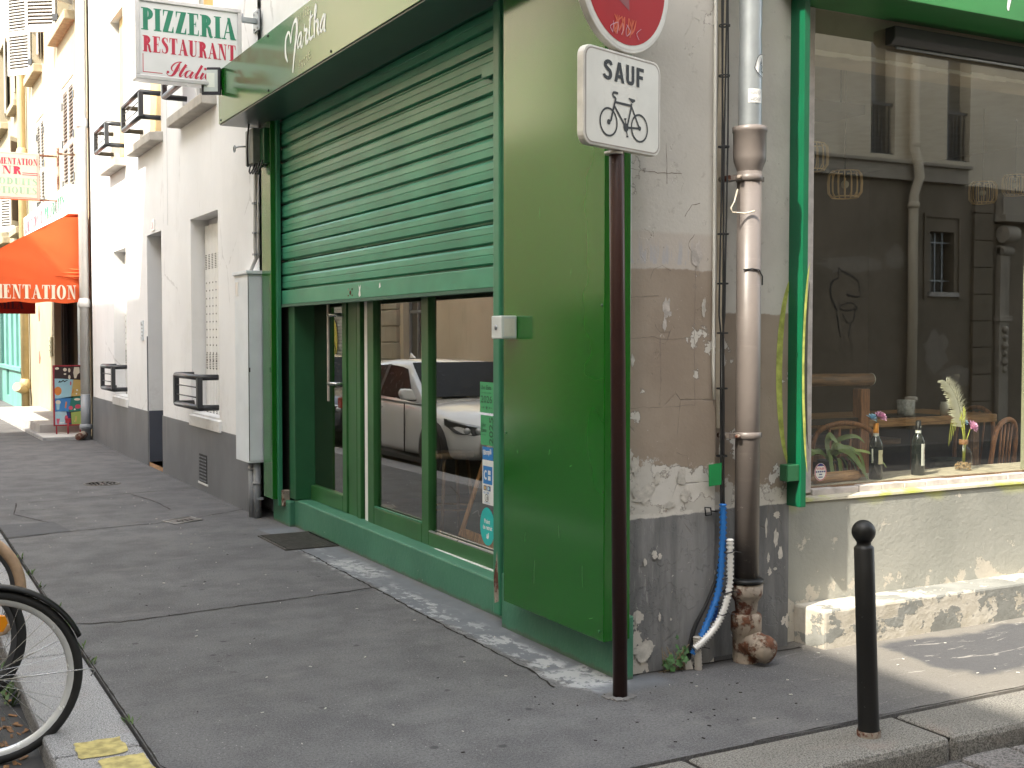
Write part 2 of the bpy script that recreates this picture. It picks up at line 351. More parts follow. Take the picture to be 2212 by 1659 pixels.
def m_white_wall():
    M = Mat('white_render'); x, y, z = M.sep()
    c = M.mix(M.step(M.noise(1.4, 5), .35, .7), (0.76, 0.755, 0.75), (0.81, 0.805, 0.80))
    run = M.math('MULTIPLY', M.step(M.noise(3.2, 5, .6, M.scalev((1, 4, .22))), .58, .78), .20); c = M.mix(run, c, (0.55, 0.53, 0.50))
    low = M.math('MULTIPLY', M.step(z, 1.3, .7), M.math('MULTIPLY', M.step(M.noise(7, 5, .7), .5, .66), .25)); c = M.mix(low, c, (0.50, 0.47, 0.44))
    stain = M.math('MULTIPLY', M.step(M.noise(1.1, 6, .7), .56, .74), .28); c = M.mix(stain, c, (0.60, 0.585, 0.56))
    crk = M.math('MULTIPLY', M.step(M.math('ADD', M.voro(.9, M.scalev((1, 1, .6)), 'DISTANCE_TO_EDGE'), M.math('MULTIPLY', M.math('SUBTRACT', M.noise(9, 4), .5), .05)), .008, .002), M.step(M.noise(.9, 3), .54, .60)); c = M.mix(M.math('MULTIPLY', crk, .35), c, (0.35, 0.34, 0.33))
    return M.pbr(c, .75, 0, M.bump(M.math('ADD', M.noise(60, 3), M.math('MULTIPLY', M.noise(2.5, 3), 1.5)), .18, .006), spec=.3)
def m_grey_plinth():
    M = Mat('grey_plinth_paint')
    c = M.vary((0.150, 0.153, 0.162), .16, 1.6, 6); c = M.mix(M.math('MULTIPLY', M.step(M.noise(3, 5, .6, M.scalev((1, 3, .25))), .52, .8), .35), c, (0.30, 0.28, 0.26))
    return M.pbr(c, .38, 0, M.bump(M.noise(5, 4), .10, .006), spec=.5)
def m_corner_wall():
    """layers of old paint: off-white above, taupe patch, off-white flaking band, grey base - all wear that stays put"""
    M = Mat('peeling_corner_paint'); x, y, z = M.sep()
    n1 = M.noise(6, 8, .68); n2 = M.noise(1.5, 4); n3 = M.noise(17, 6, .7)
    zz = M.math('ADD', z, M.math('MULTIPLY', M.math('SUBTRACT', n1, .5), .05))
    white = M.mix(M.step(n2, .35, .7), (0.56, 0.53, 0.48), (0.47, 0.445, 0.40))
    white = M.mix(M.math('MULTIPLY', M.step(M.noise(2.6, 6, .7), .52, .70), .55), white, (0.43, 0.40, 0.37))
    white = M.mix(M.math('MULTIPLY', M.step(n3, .60, .68), .6), white, (0.40, 0.37, 0.33))
    taupe = M.mix(M.step(M.noise(3, 5), .35, .7), (0.285, 0.228, 0.178), (0.335, 0.275, 0.218))
    # right of the seam the taupe starts lower
    right = M.step(x, 3.62, 3.64)
    top = M.lerp(right, 1.93, 1.72); bot = M.lerp(right, 0.985, 0.84)
    inz = M.math('MULTIPLY', M.step(zz, M.math('ADD', top, .006), M.math('SUBTRACT', top, .006)), M.step(M.math('ADD', z, M.math('MULTIPLY', M.math('SUBTRACT', n1, .5), .42)), M.math('SUBTRACT', bot, .01), M.math('ADD', bot, .01)))
    c = M.mix(inz, white, taupe)
    pale = M.math('MULTIPLY', M.step(zz, 1.92, 1.94), M.math('MULTIPLY', M.step(zz, 2.11, 2.09), M.math('SUBTRACT', 1.0, right))); c = M.mix(M.math('MULTIPLY', pale, .55), c, (0.47, 0.40, 0.345))
    # brushed-on blue-grey remnants at the top of the taupe
    br = M.math('MULTIPLY', M.step(M.noise(5, 7, .7, M.scalev((9, 1, 1.2))), .50, .56), M.math('MULTIPLY', M.step(z, 1.945, 1.955), M.math('MULTIPLY', M.step(z, 2.09, 2.0), M.math('MULTIPLY', M.step(x, 3.12, 3.14), M.step(x, 3.50, 3.48))))); c = M.mix(M.math('MULTIPLY', br, .8), c, (0.42, 0.41, 0.43))
    # flakes to the bare plaster, thick low down
    flk = M.math('ADD', M.noise(4.2, 7, .62), M.math('MULTIPLY', M.step(z, 1.25, .80), .13))
    bare = M.step(flk, .655, .665); c = M.mix(bare, c, M.mix(n3, (0.64, 0.61, 0.56), (0.54, 0.51, 0.46)))
    rim = M.math('MULTIPLY', M.step(flk, .640, .655), M.math('SUBTRACT', 1.0, bare)); c = M.mix(M.math('MULTIPLY', rim, .7), c, (0.22, 0.19, 0.165))
    # grey painted base
    gz = M.math('ADD', z, M.math('MULTIPLY', M.math('SUBTRACT', M.noise(9, 7, .7), .5), .03))
    grey = M.mix(M.step(M.noise(2.4, 6, .65, M.scalev((3, 3, .5))), .35, .7), (0.125, 0.125, 0.125), (0.25, 0.246, 0.242))
    fl2 = M.noise(5.0, 6, .6, M.scalev((1, 1, .8))); low = M.math('ADD', fl2, M.math('MULTIPLY', M.step(z, .34, .02), .14))
    gb = M.step(low, .630, .638); grey = M.mix(gb, grey, M.mix(n3, (0.56, 0.52, 0.465), (0.46, 0.425, 0.38)))
    wash = M.math('MULTIPLY', M.step(M.noise(9, 6, .75, M.scalev((3, 1, .35))), .57, .66), M.math('MULTIPLY', M.step(x, 3.34, 3.22), M.step(z, .2, .45))); grey = M.mix(M.math('MULTIPLY', wash, .6), grey, (0.48, 0.47, 0.45))
    c = M.mix(M.step(gz, .752, .744), c, grey)
    edge = M.step(M.math('ABSOLUTE', M.math('SUBTRACT', gz, .755)), .014, .006); c = M.mix(M.math('MULTIPLY', edge, M.step(n1, .44, .5)), c, (0.60, 0.57, 0.52))
    # hairline cracks: net plus a few straight ones
    cr = M.math('MULTIPLY', M.step(M.math('ADD', M.voro(4.2, M.scalev((1, 1, .7)), 'DISTANCE_TO_EDGE'), M.math('MULTIPLY', M.math('SUBTRACT', M.noise(14, 4, .6), .5), .05)), .012, .003), M.step(M.noise(2.1, 3), .60, .66)); c = M.mix(M.math('MULTIPLY', cr, .45), c, (0.16, 0.14, 0.12))
    nick = M.math('MULTIPLY', M.step(M.noise(34, 5, .7, M.scalev((1, 1, .7)), 1.5), .66, .70), M.step(M.noise(3.4, 3), .45, .58)); c = M.mix(M.math('MULTIPLY', nick, .55), c, (0.25, 0.215, 0.185))
    nick2 = M.math('MULTIPLY', M.step(M.noise(24, 6, .72, M.scalev((1, 1, 1.2)), 1.0), .665, .69), M.step(M.noise(2.2, 3, .5, M.scalev((1, 1, 1.3))), .42, .55)); c = M.mix(M.math('MULTIPLY', nick2, .7), c, (0.66, 0.63, 0.57))
    spots = M.math('MULTIPLY', M.step(M.voro(19), .10, .05), M.step(M.noise(2.9, 2), .5, .6)); c = M.mix(M.math('MULTIPLY', spots, .6), c, (0.24, 0.20, 0.17))
    h = M.math('ADD', M.math('MULTIPLY', bare, -1.2), M.math('ADD', M.math('MULTIPLY', gb, -1.0), M.math('ADD', M.math('MULTIPLY', M.noise(55, 4), .35), M.math('MULTIPLY', M.noise(7, 4), .9))))
    h = M.math('ADD', h, M.math('MULTIPLY', cr, -.8))
    return M.pbr(c, .8, 0, M.bump(h, .55, .006), spec=.3)
def m_plinth_right():
    """grey-green rendered wall under the window, flaked to pale plaster near its foot"""
    M = Mat('window_wall_render'); x, y, z = M.sep()
    c = M.mix(M.step(M.noise(2.2, 6), .3, .7), (0.29, 0.29, 0.255), (0.355, 0.35, 0.31))
    c = M.mix(M.math('MULTIPLY', M.step(M.noise(2.5, 5, .6, M.scalev((3, 1, .3))), .55, .75), .4), c, (0.26, 0.265, 0.24))
    f = M.math('ADD', M.noise(6, 7, .68), M.math('MULTIPLY', M.step(z, .36, .18), .14))
    b = M.step(f, .635, .645); c = M.mix(b, c, (0.50, 0.46, 0.39))
    yel = M.math('MULTIPLY', M.step(z, .66, .76), M.math('MULTIPLY', M.step(M.noise(2.3, 4), .44, .58), .75)); c = M.mix(yel, c, (0.60, 0.62, 0.10))
    h = M.math('ADD', M.math('ADD', M.math('MULTIPLY', M.noise(38, 6, .7), 1.0), M.math('MULTIPLY', M.noise(5, 3), 1.3)), M.math('MULTIPLY', b, -1.2))
    return M.pbr(c, .85, 0, M.bump(h, .42, .009), spec=.25)
def m_step_right():
    M = Mat('flaking_step_render'); x, y, z = M.sep()
    f = M.noise(4.2, 8, .66, M.scalev((1, 1, 1.4))); b = M.step(M.math('ADD', f, M.math('MULTIPLY', M.step(x, 5.2, 4.3), .10)), .50, .515)
    c = M.mix(b, M.vary((0.24, 0.24, 0.22), .15, 5), M.mix(M.step(M.noise(9, 6, .7), .35, .65), (0.42, 0.38, 0.31), (0.54, 0.50, 0.43)))
    return M.pbr(c, .88, 0, M.bump(M.math('ADD', M.math('MULTIPLY', b, -1.5), M.math('MULTIPLY', M.noise(34, 6, .7), 1.2)), .55, .009), spec=.2)
def m_green_panel():
    M = Mat('smooth_green_cladding')
    c = M.mix(M.step(M.noise(1.2, 3), .3, .7), (0.005, 0.105, 0.005), (0.007, 0.122, 0.007))
    c = M.mix(M.math('MULTIPLY', M.step(M.noise(3.2, 6, .7, M.scalev((1, 5, .35))), .64, .80), .07), c, (0.12, 0.2, 0.10))
    n = M.bump(M.noise(1.3, 2), .06, .004)
    return M.pbr(c, M.lerp(M.noise(2, 4), .12, .17), 0, n, spec=.5, coat=.35, coat_rough=.12, IOR=1.55)
def m_shutter():
    M = Mat('green_shutter_paint'); x, y, z = M.sep()
    c = M.vary((0.050, 0.255, 0.152), .12, 2.2, 5)
    d = M.math('MULTIPLY', M.step(M.noise(5, 6, .7, M.scalev((1, .35, 3))), .56, .70), .30); c = M.mix(d, c, (0.10, 0.15, 0.12))
    sc = M.math('MULTIPLY', M.step(M.noise(24, 6, .75, M.scalev((1, .3, 1.6))), .66, .70), M.step(M.noise(1.6, 2), .5, .58)); c = M.mix(M.math('MULTIPLY', sc, .4), c, (0.04, 0.08, 0.06))
    return M.pbr(c, M.lerp(M.noise(4, 4), .27, .42), 0, M.bump(M.noise(2, 3), .06, .004), spec=.36)
def m_green_plinth():
    M = Mat('green_plinth_paint'); x, y, z = M.sep()
    c = M.mix(M.step(M.noise(2, 5), .35, .68), (0.045, 0.165, 0.10), (0.062, 0.205, 0.125))
    c = M.mix(M.math('MULTIPLY', M.step(M.noise(9, 7, .75), .66, .69), .8), c, (0.40, 0.46, 0.40))
    low = M.math('MULTIPLY', M.step(M.math('ADD', z, M.math('MULTIPLY', M.math('SUBTRACT', M.noise(12, 4), .5), .05)), .030, .008), .6); c = M.mix(low, c, (0.10, 0.095, 0.075))
    return M.pbr(c, .5, 0, M.bump(M.math('ADD', M.noise(35, 5), M.noise(6, 4)), .5, .006))
def m_green_metal(name, col, chips=.69):
    M = Mat(name)
    c = M.vary(col, .10, 3); ch = M.step(M.noise(14, 7, .75, M.scalev((1, 1, .6))), chips, chips+.012); c = M.mix(ch, c, (0.28, 0.30, 0.26))
    return M.pbr(c, .36, 0, M.bump(M.noise(40, 3), .08, .003), spec=.5)
def m_pipe():
    M = Mat('mauve_pipe_paint'); x, y, z = M.sep()
    c = M.vary((0.165, 0.140, 0.126), .10, 4, 5); c = M.mix(M.math('MULTIPLY', M.step(M.noise(16, 6, .7), .63, .66), M.math('MULTIPLY', M.step(z, 1.15, .7), .8)), c, (0.62, 0.55, 0.48))
    dk = M.step(M.math('ADD', z, M.math('MULTIPLY', M.noise(8, 3), .08)), .70, .53); c = M.mix(M.math('MULTIPLY', dk, .75), c, (0.055, 0.05, 0.05))  # pipe foot darkened in the colour for the shade there; same paint
    sc = M.math('MULTIPLY', M.step(M.noise(6, 5, .7, M.scalev((1, 1, 9))), .56, .70), .25); c = M.mix(sc, c, (0.24, 0.205, 0.185))
    return M.pbr(c, .42, 0, M.bump(M.noise(25, 5), .2, .004), spec=.5)
def m_rusty(name, a, b):
    M = Mat(name); f = M.step(M.noise(9, 7, .7), .46, .54); c = M.mix(f, M.vary(a, .2, 8), M.vary(b, .3, 20))
    return M.pbr(c, .75, 0, M.bump(M.math('ADD', M.noise(18, 6, .7), f), .7, .008), spec=.3)
def m_wood(name, col, k=(14, 14, 1.2)):
    M = Mat(name); g = M.noise(4, 5, .6, M.scalev(k, M.obj), .8)
    c = M.mix(M.step(g, .35, .68), tuple(v*.6 for v in col), tuple(min(1, v*1.25) for v in col))
    return M.pbr(c, .5, 0, M.bump(g, .12, .003))
def m_cream():
    M = Mat('cream_render'); c = M.vary((0.40, 0.345, 0.24), .07, 1.2, 5)
    c = M.mix(M.math('MULTIPLY', M.step(M.noise(3, 6, .65, M.scalev((1, 3, .25))), .56, .76), .35), c, (0.30, 0.24, 0.155))
    return M.pbr(c, .85, 0, M.bump(M.noise(40, 3), .2, .005), spec=.2)
def m_facade(name, a, b, streak):
    M = Mat(name); c = M.mix(M.step(M.noise(.8, 6), .35, .68), a, b)
    c = M.mix(M.math('MULTIPLY', M.step(M.noise(2.4, 7, .7, M.scalev((1.6, 1.6, .22))), .52, .72), .55), c, streak)
    return M.pbr(c, .85, 0, M.bump(M.noise(14, 5), .3, .01), spec=.2)
def m_dirty(name, a, b, rough=.36, thr=.56):
    M = Mat(name)
    c = M.mix(M.math('MULTIPLY', M.step(M.noise(7, 6, .7, M.scalev((1, 1, .45))), thr, thr+.14), .55), M.vary(a, .06, 4), b)
    c = M.mix(M.math('MULTIPLY', M.step(M.noise(26, 6, .75), .655, .675), .6), c, tuple(min(1, v*1.6+.06) if v < .1 else v*.45 for v in a))
    return M.pbr(c, M.lerp(M.noise(9, 4), rough-.08, rough+.12), 0, M.bump(M.noise(30, 4), .12, .003), spec=.35)
MT = {}
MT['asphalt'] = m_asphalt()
MT['kerb'] = m_granite('pale_granite', (0.34, 0.335, 0.335))
MT['kerb2'] = m_granite('dark_granite', (0.205, 0.195, 0.175), 150)
MT['sett'] = m_granite('sett_granite', (0.17, 0.16, 0.155), 120)
MT['road'] = plain('road_asphalt', (0.075, 0.073, 0.072), .85, 0, .2, 2.5, bump=.5, bscale=90, spec=.3)
MT['gap'] = plain('dirt_gap', (0.030, 0.027, 0.024), .95, spec=.1)
MT['white_wall'] = m_white_wall(); MT['grey_plinth'] = m_grey_plinth()
MT['dark_jamb'] = plain('dark_grey_jamb_paint', (0.075, 0.082, 0.105), .45, 0, .08, 3)
MT['corner'] = m_corner_wall(); MT['winwall'] = m_plinth_right(); MT['step'] = m_step_right()
MT['panel'] = m_green_panel(); MT['shutter'] = m_shutter(); MT['gplinth'] = m_green_plinth()
MT['gframe'] = m_green_metal('green_joinery_paint', (0.030, 0.120, 0.034), .72)
MT['gpost'] = m_green_metal('deep_green_paint', (0.022, 0.105, 0.045))
MT['guide'] = m_green_metal('teal_green_guide', (0.035, 0.185, 0.10), .70)
MT['emerald'] = m_green_metal('emerald_guide', (0.003, 0.105, 0.045), .71)
MT['awnside'] = m_green_metal('right_fascia_green', (0.035, 0.20, 0.055), .8)
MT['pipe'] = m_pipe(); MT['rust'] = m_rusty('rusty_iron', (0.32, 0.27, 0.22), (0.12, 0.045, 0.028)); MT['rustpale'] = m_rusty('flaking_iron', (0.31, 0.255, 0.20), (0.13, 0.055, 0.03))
MT['galv'] = plain('galvanised_steel', (0.32, 0.345, 0.36), .38, .5, .12, 5)
MT['alu'] = plain('brushed_aluminium', (0.62, 0.63, 0.64), .3, .85, .06, 8)
MT['steel'] = plain('steel', (0.5, 0.5, 0.5), .28, .95, .06, 8)
MT['black'] = plain('black_paint', (0.009, 0.0088, 0.0085), .42, 0, .3, 4, spec=.3)
MT['bollard'] = m_dirty('bollard_paint', (0.010, 0.0098, 0.0095), (0.05, 0.045, 0.04), .42, .60)
MT['rubber'] = plain('black_rubber', (0.014, 0.014, 0.014), .7, 0, .2, 9)
MT['cable'] = plain('black_cable', (0.02, 0.02, 0.021), .5)
MT['whitepaint'] = plain('white_paint', (0.74, 0.735, 0.71), .45, 0, .06, 3, bump=.1)
MT['whitegloss'] = plain('white_enamel', (0.78, 0.77, 0.74), .22, 0, .03, 2, spec=.5)
MT['signwhite'] = m_dirty('sign_plate_white', (0.64, 0.62, 0.56), (0.46, 0.42, 0.36))
MT['signrim'] = plain('sign_rim', (0.60, 0.57, 0.51), .4, 0, .14, 9)
MT['signred'] = plain('sign_red', (0.36, 0.010, 0.012), .45, 0, .08, 4, spec=.15)
MT['ink'] = plain('black_lettering', (0.012, 0.012, 0.013), .45, spec=.3)
MT['pole'] = m_dirty('brown_pole_paint', (0.040, 0.016, 0.013), (0.07, 0.04, 0.034), .34, .6)
MT['cream'] = m_cream(); MT['sill'] = plain('stone_sill', (0.46, 0.43, 0.385), .8, 0, .15, 5, bump=.3)
MT['shutw'] = plain('white_shutter', (0.45, 0.44, 0.41), .6, 0, .08, 6)
MT['shutd'] = plain('shutter_gap', (0.10, 0.075, 0.06), .8)
MT['rail'] = plain('dark_grey_railing', (0.036, 0.038, 0.042), .35, 0, .1, 5)
MT['grey'] = plain('grey_pipe_paint', (0.25, 0.262, 0.28), .4, 0, .08, 3)
MT['cabinet'] = plain('pale_blue_white_paint', (0.70, 0.74, 0.77), .42, 0, .06, 3, bump=.1)
MT['glass'] = glass_mat('shop_glass', .33, .75, (.9,.93,.9)); MT['glass3'] = glass_mat('window_glass', .15, .45, (.95,.96,.94)); MT['glass2'] = glass_mat('clear_glass', .06, .9, (.93, .95, .94))
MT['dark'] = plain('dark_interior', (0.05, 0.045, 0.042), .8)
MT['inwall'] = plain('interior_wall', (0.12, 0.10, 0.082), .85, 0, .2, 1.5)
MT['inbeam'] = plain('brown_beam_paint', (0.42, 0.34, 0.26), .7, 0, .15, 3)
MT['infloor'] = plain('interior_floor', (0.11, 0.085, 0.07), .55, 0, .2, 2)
MT['wood'] = m_wood('honey_wood', (0.42, 0.22, 0.085)); MT['wood2'] = m_wood('brown_wood', (0.22, 0.115, 0.055)); MT['wood3'] = m_wood('frame_wood', (0.33, 0.135, 0.05))
MT['woodx'] = m_wood('honey_wood_along', (0.42, 0.22, 0.085), (1.2, 14, 14)); MT['wood2x'] = m_wood('brown_wood_along', (0.24, 0.13, 0.062), (1.2, 14, 14)); MT['osb'] = m_wood('board_edge_wood', (0.30, 0.15, 0.06), (30, 30, 60))
MT['sillboard'] = m_wood('pale_board', (0.55, 0.48, 0.36), (2, 14, 14))
MT['chalk'] = plain('chalkboard', (0.026, 0.026, 0.027), .6)
MT['orange'] = plain('orange_awning_cloth', (0.72, 0.105, 0.022), .85, 0, .08, 1.6, bump=.15, bscale=9)
MT['red'] = plain('red_awning_cloth', (0.50, 0.030, 0.018), .85, 0, .1, 2)
MT['letgreen'] = plain('sign_green_print', (0.014, 0.20, 0.115), .5); MT['letred'] = plain('sign_red_print', (0.50, 0.022, 0.06), .5)
MT['letwhite'] = plain('white_lettering', (0.84, 0.85, 0.83), .5); MT['letcream'] = plain('cream_lettering', (0.80, 0.70, 0.55), .6)
MT['letgold'] = plain('pale_gold_lettering', (0.62, 0.60, 0.40), .5)
MT['teal'] = plain('teal_shop_paint', (0.14, 0.36, 0.31), .5, 0, .1, 2); MT['ypipe'] = plain('yellow_pipe_paint', (0.48, 0.38, 0.20), .5, 0, .12, 3)
MT['maroon'] = plain('maroon_paint', (0.115, 0.012, 0.022), .35); MT['posterred'] = plain('poster_frame_red', (0.36, 0.028, 0.045), .4)
def P_(n, c, r=.5): MT[n] = plain(n.replace('_', ' ') + ' print', c, r, amt=.03); return MT[n]
for n, c in dict(p_dark=(.045,.024,.024), p_sky=(.36,.60,.70), p_gold=(.62,.44,.15), p_blue=(.06,.24,.58), p_green=(.36,.46,.12), p_pale=(.42,.58,.66), p_cream=(.78,.70,.56), p_orange=(.72,.24,.05), p_pink=(.65,.10,.16), p_navy=(.03,.04,.17), p_deep=(.04,.22,.18)).items(): P_(n, c)
# ------------------------------------------------------------------ ground, pavement, kerbs, road
g = MB(); g.box((-60, -60, -.60), (90, 130, -.101)); road = tag(g.build('road', MT['road']), kind='structure')
ARC = [(0.913 + .85*(1-math.cos(R(a))), 4.5 - .85*math.sin(R(a))) for a in range(0, 91, 10)]
pv = MB(); top = [(0.913, 110)] + ARC + [(88, 3.65), (88, 110)]
pv.prism([(x, y, -.35) for x, y in top], (0, 0, .35))
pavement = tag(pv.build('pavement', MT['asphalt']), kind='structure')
# kerb stones of the street on the left, a dark joint under them
kb = MB(); kb.box((.585, 4.5, -.3), (.905, 60, -.012)); kb.box((1.763, 3.345, -.3), (60, 3.642, -.012)); kb.prism([(1.763-r_*math.cos(R(a)), 4.5-r_*math.sin(R(a)), -.3) for r_, A_ in ((1.16, range(0, 91, 10)), (.86, range(90, -1, -10))) for a in A_], (0, 0, .288))
kerb = tag(kb.build('kerb', MT['gap']), kind='structure')
def stone(pts, z0, m, bevel=.012):
    mb = MB(); mb.prism([(x, y, z0) for x, y in pts], (0, 0, -z0))
    return mb.build('kerb_stone', m, kerb, bevel)
ys = [4.78, 6.35, 7.82, 9.30, 10.55, 11.8, 13.0, 14.2, 15.4, 16.6, 17.8, 19.0, 20.2, 21.4, 22.6]
for a, b in zip(ys, ys[1:]):
    j = random.uniform(-.006, .006); stone([(.575+j, a+.006), (.905, a+.006), (.905, b-.006), (.575+j, b-.006)], -.16, MT['kerb'], .018)
stone([(.575, 4.506), (.905, 4.506), (.905, 4.774), (.575, 4.774)], -.16, MT['kerb'], .018)
pa = [0, 30, 60, 90]
def arcp(r, a): return (1.763 - r*math.cos(R(a)), 4.5 - r*math.sin(R(a)))
for a, b in zip(pa, pa[1:]):
    n = 4; A = [arcp(1.182, a+.15+(b-a-.3)*i/n) for i in range(n+1)]; B = [arcp(.858, a+.15+(b-a-.3)*i/n) for i in range(n+1)]
    stone(A + B[::-1], -.16, MT['kerb'] if a < 45 else MT['kerb2'], .018)
xs = [1.763, 2.7, 3.79, 4.86, 5.9, 7.0, 8.1, 9.2, 10.3]
for a, b in zip(xs, xs[1:]): stone([(a+.004, 3.322+random.uniform(-.006,.006)), (b-.004, 3.322), (b-.004, 3.645), (a+.004, 3.645)], -.16, MT['kerb2'], .028)
lg = MB(); lg.box((10.3, 3.32, -.16), (60, 3.645, 0)); lg.box((.575, 22.6, -.16), (.905, 90, 0)); lg.build('long_kerb', MT['kerb2'], kerb)
# granite setts of the cross street, a gap of dirt between them
bed = MB(); bed.box((2.2, 1.9, -.11), (6.2, 3.31, -.099)); tag(bed.build('sett_bed', MT['gap'], road), kind='structure')
sett_me = []
for k in range(5):
    mb = MB(); a, b = .132, .092
    P = [(x*a+random.uniform(-.012,.012), y*b+random.uniform(-.009,.009), -.06) for x, y in ((-1,-1),(0,-1.04),(1,-1),(1.03,0),(1,1),(0,1.03),(-1,1),(-1.02,0))]
    mb.prism(P, (0, 0, .06+random.uniform(-.004,.006))); sett_me.append(mb.mesh('sett', MT['sett']))
def sett(x, y, r):
    o = bpy.data.objects.new('sett', random.choice(sett_me)); COL.objects.link(o); o.parent = road
    o.location = (x, y, -.073+random.uniform(-.004,.003)); o.rotation_euler = (random.uniform(-.02,.02), random.uniform(-.02,.02), r+random.uniform(-.04,.04))
    b = o.modifiers.new('bevel', 'BEVEL'); b.width = .014; b.segments = 2
for j in range(6):
    y = 3.19 - j*.205
    for i in range(13): sett(2.5 + (i + .5*(j % 2))*.285, y + random.uniform(-.006,.006), 0)
# cracks, drawn as thin open joints in the asphalt
def crack(name, pts, w=.007, jit=.014, parent=pavement):
    P = []
    for (a, b) in zip(pts, pts[1:]):
        n = max(2, int(math.hypot(b[0]-a[0], b[1]-a[1])/.05))
        for i in range(n): P.append((a[0]+(b[0]-a[0])*i/n+random.uniform(-jit,jit)*.4, a[1]+(b[1]-a[1])*i/n+random.uniform(-jit,jit)))
    P.append(pts[-1]); mb = MB(); ww = [w*random.uniform(.4,1.3) for _ in P]
    for i in range(len(P)-1):
        a, b = Vector((*P[i], .0025)), Vector((*P[i+1], .0025)); d = (b-a).normalized(); s_ = Vector((-d.y, d.x, 0))
        mb.poly([a-s_*ww[i], b-s_*ww[i+1], b+s_*ww[i+1], a+s_*ww[i]])
    return mb.build(name, MT['gap'], parent)
crack('crack', [(.93, 6.97), (1.12, 6.93), (1.2, 6.90), (2.86, 7.09)])
crack('crack', [(.86, 10.21), (1.0, 10.22), (1.33, 10.35), (2.16, 10.46), (2.5, 10.62), (3.03, 10.94)])
crack('crack', [(1.4, 10.36), (1.33, 10.9), (1.1, 11.6), (1.2, 12.4)], .006)
crack('crack', [(2.42, 11.25), (2.40, 11.9), (2.30, 12.55)], .006)
crack('crack', [(1.3, 12.35), (2.4, 12.62), (3.0, 12.75)], .006)
crack('crack', [(3.05, 3.655), (4.0, 3.66), (6.5, 3.66)], .003, .003)
crack('crack', [(1.2, 3.86), (1.0, 4.15), (.92, 4.5), (.918, 8), (.915, 12)], .0035, .003)
crack('crack', [(3.1, 4.66), (3.5, 4.66), (3.9, 4.66), (4.2, 4.67)], .010, .006)
crack('crack', [(2.80, 9.3), (2.82, 8.4), (2.80, 7.2), (2.77, 6.0), (2.76, 5.0), (2.72, 4.66)], .006, .02)
pm = MB(); pm.poly([(.92, 10.25, .0035), (1.42, 10.36, .0035), (1.36, 10.95, .0035), (.92, 10.98, .0035)]); pm.build('asphalt_patch', plain('fresh_asphalt', (.070,.070,.074), .85, bump=.4), pavement)
# yellow worn paint squares on the left kerb
yp = plain('worn_yellow_paint', (.42, .35, .13), .8, 0, .35, 18, bump=.4)
for (x0, y0, x1, y1) in ((.665, 4.70, .845, 4.90), (.72, 4.46, .895, 4.665)):
    mb = MB(); n = 26; P = []
    for i in range(n):
        t = i/n*4; k = int(t); f = t-k
        c = [(x0,y0),(x1,y0),(x1,y1),(x0,y1),(x0,y0)]
        P.append((c[k][0]+(c[k+1][0]-c[k][0])*f+random.uniform(-.006,.006), c[k][1]+(c[k+1][1]-c[k][1])*f+random.uniform(-.006,.006), .0035))
    mb.poly(P); tag(mb.build('painted_mark', yp, kerb))
# weeds in the joint behind the kerb
weed_m = plain('weed_green', (.07, .12, .03), .7, amt=.3, scale=30)
def tuft(mb, x, y, z, n, l):
    for _ in range(n):
        a = random.uniform(0, 6.28); e = random.uniform(.3, 1.2); L = l*random.uniform(.5, 1); w = L*.12
        d = Vector((math.cos(a)*math.cos(e), math.sin(a)*math.cos(e), math.sin(e))); s_ = Vector((-math.sin(a), math.cos(a), 0))*w
        p = Vector((x+random.uniform(-.02,.02), y+random.uniform(-.04,.04), z)); mb.poly([p-s_*.4, p+s_*.4, p+d*L*.6+s_, p+d*L, p+d*L*.6-s_])
wd = MB()
for y in (5.05, 6.1, 6.4, 6.9, 7.0, 7.4, 8.1, 8.6, 9.2): tuft(wd, .915, y, 0, 9, .055)
tag(wd.build('weeds', weed_m), 'tiny green weeds growing in the joint behind the granite kerb', 'weeds', kind='stuff')
lt = MB()
for _ in range(90):
    x = random.uniform(1.0, 2.95); y = random.uniform(4.3, 13); s_ = random.uniform(.003, .008); a = random.uniform(0, 3.1)
    if random.random() < .25: x = random.uniform(3.2, 5.2); y = random.uniform(3.7, 4.55)
    lt.obox((x, y, .003), (s_*math.cos(a), s_*math.sin(a), 0), (-s_*.4*math.sin(a), s_*.4*math.cos(a), 0), (0, 0, .0015))
tag(lt.build('litter_crumbs', plain('pale_litter', (.55,.53,.48), .8)), 'pale crumbs and paper scraps scattered over the pavement', 'litter', kind='stuff')
dk = MB()
for _ in range(50):
    x = random.uniform(1.0, 3.0); y = random.uniform(4.0, 9)
    if random.random() < .5: x = random.uniform(2.3, 3.6); y = random.uniform(3.7, 4.6)
    s_ = random.uniform(.003, .008); a = random.uniform(0, 3.1); dk.obox((x, y, .002), (s_*math.cos(a), s_*math.sin(a), 0), (-s_*.5*math.sin(a), s_*.5*math.cos(a), 0), (0, 0, .001))
tag(dk.build('dark_crumbs', MT['gap']), 'dark grit and leaf bits scattered over the pavement', 'litter', kind='stuff')
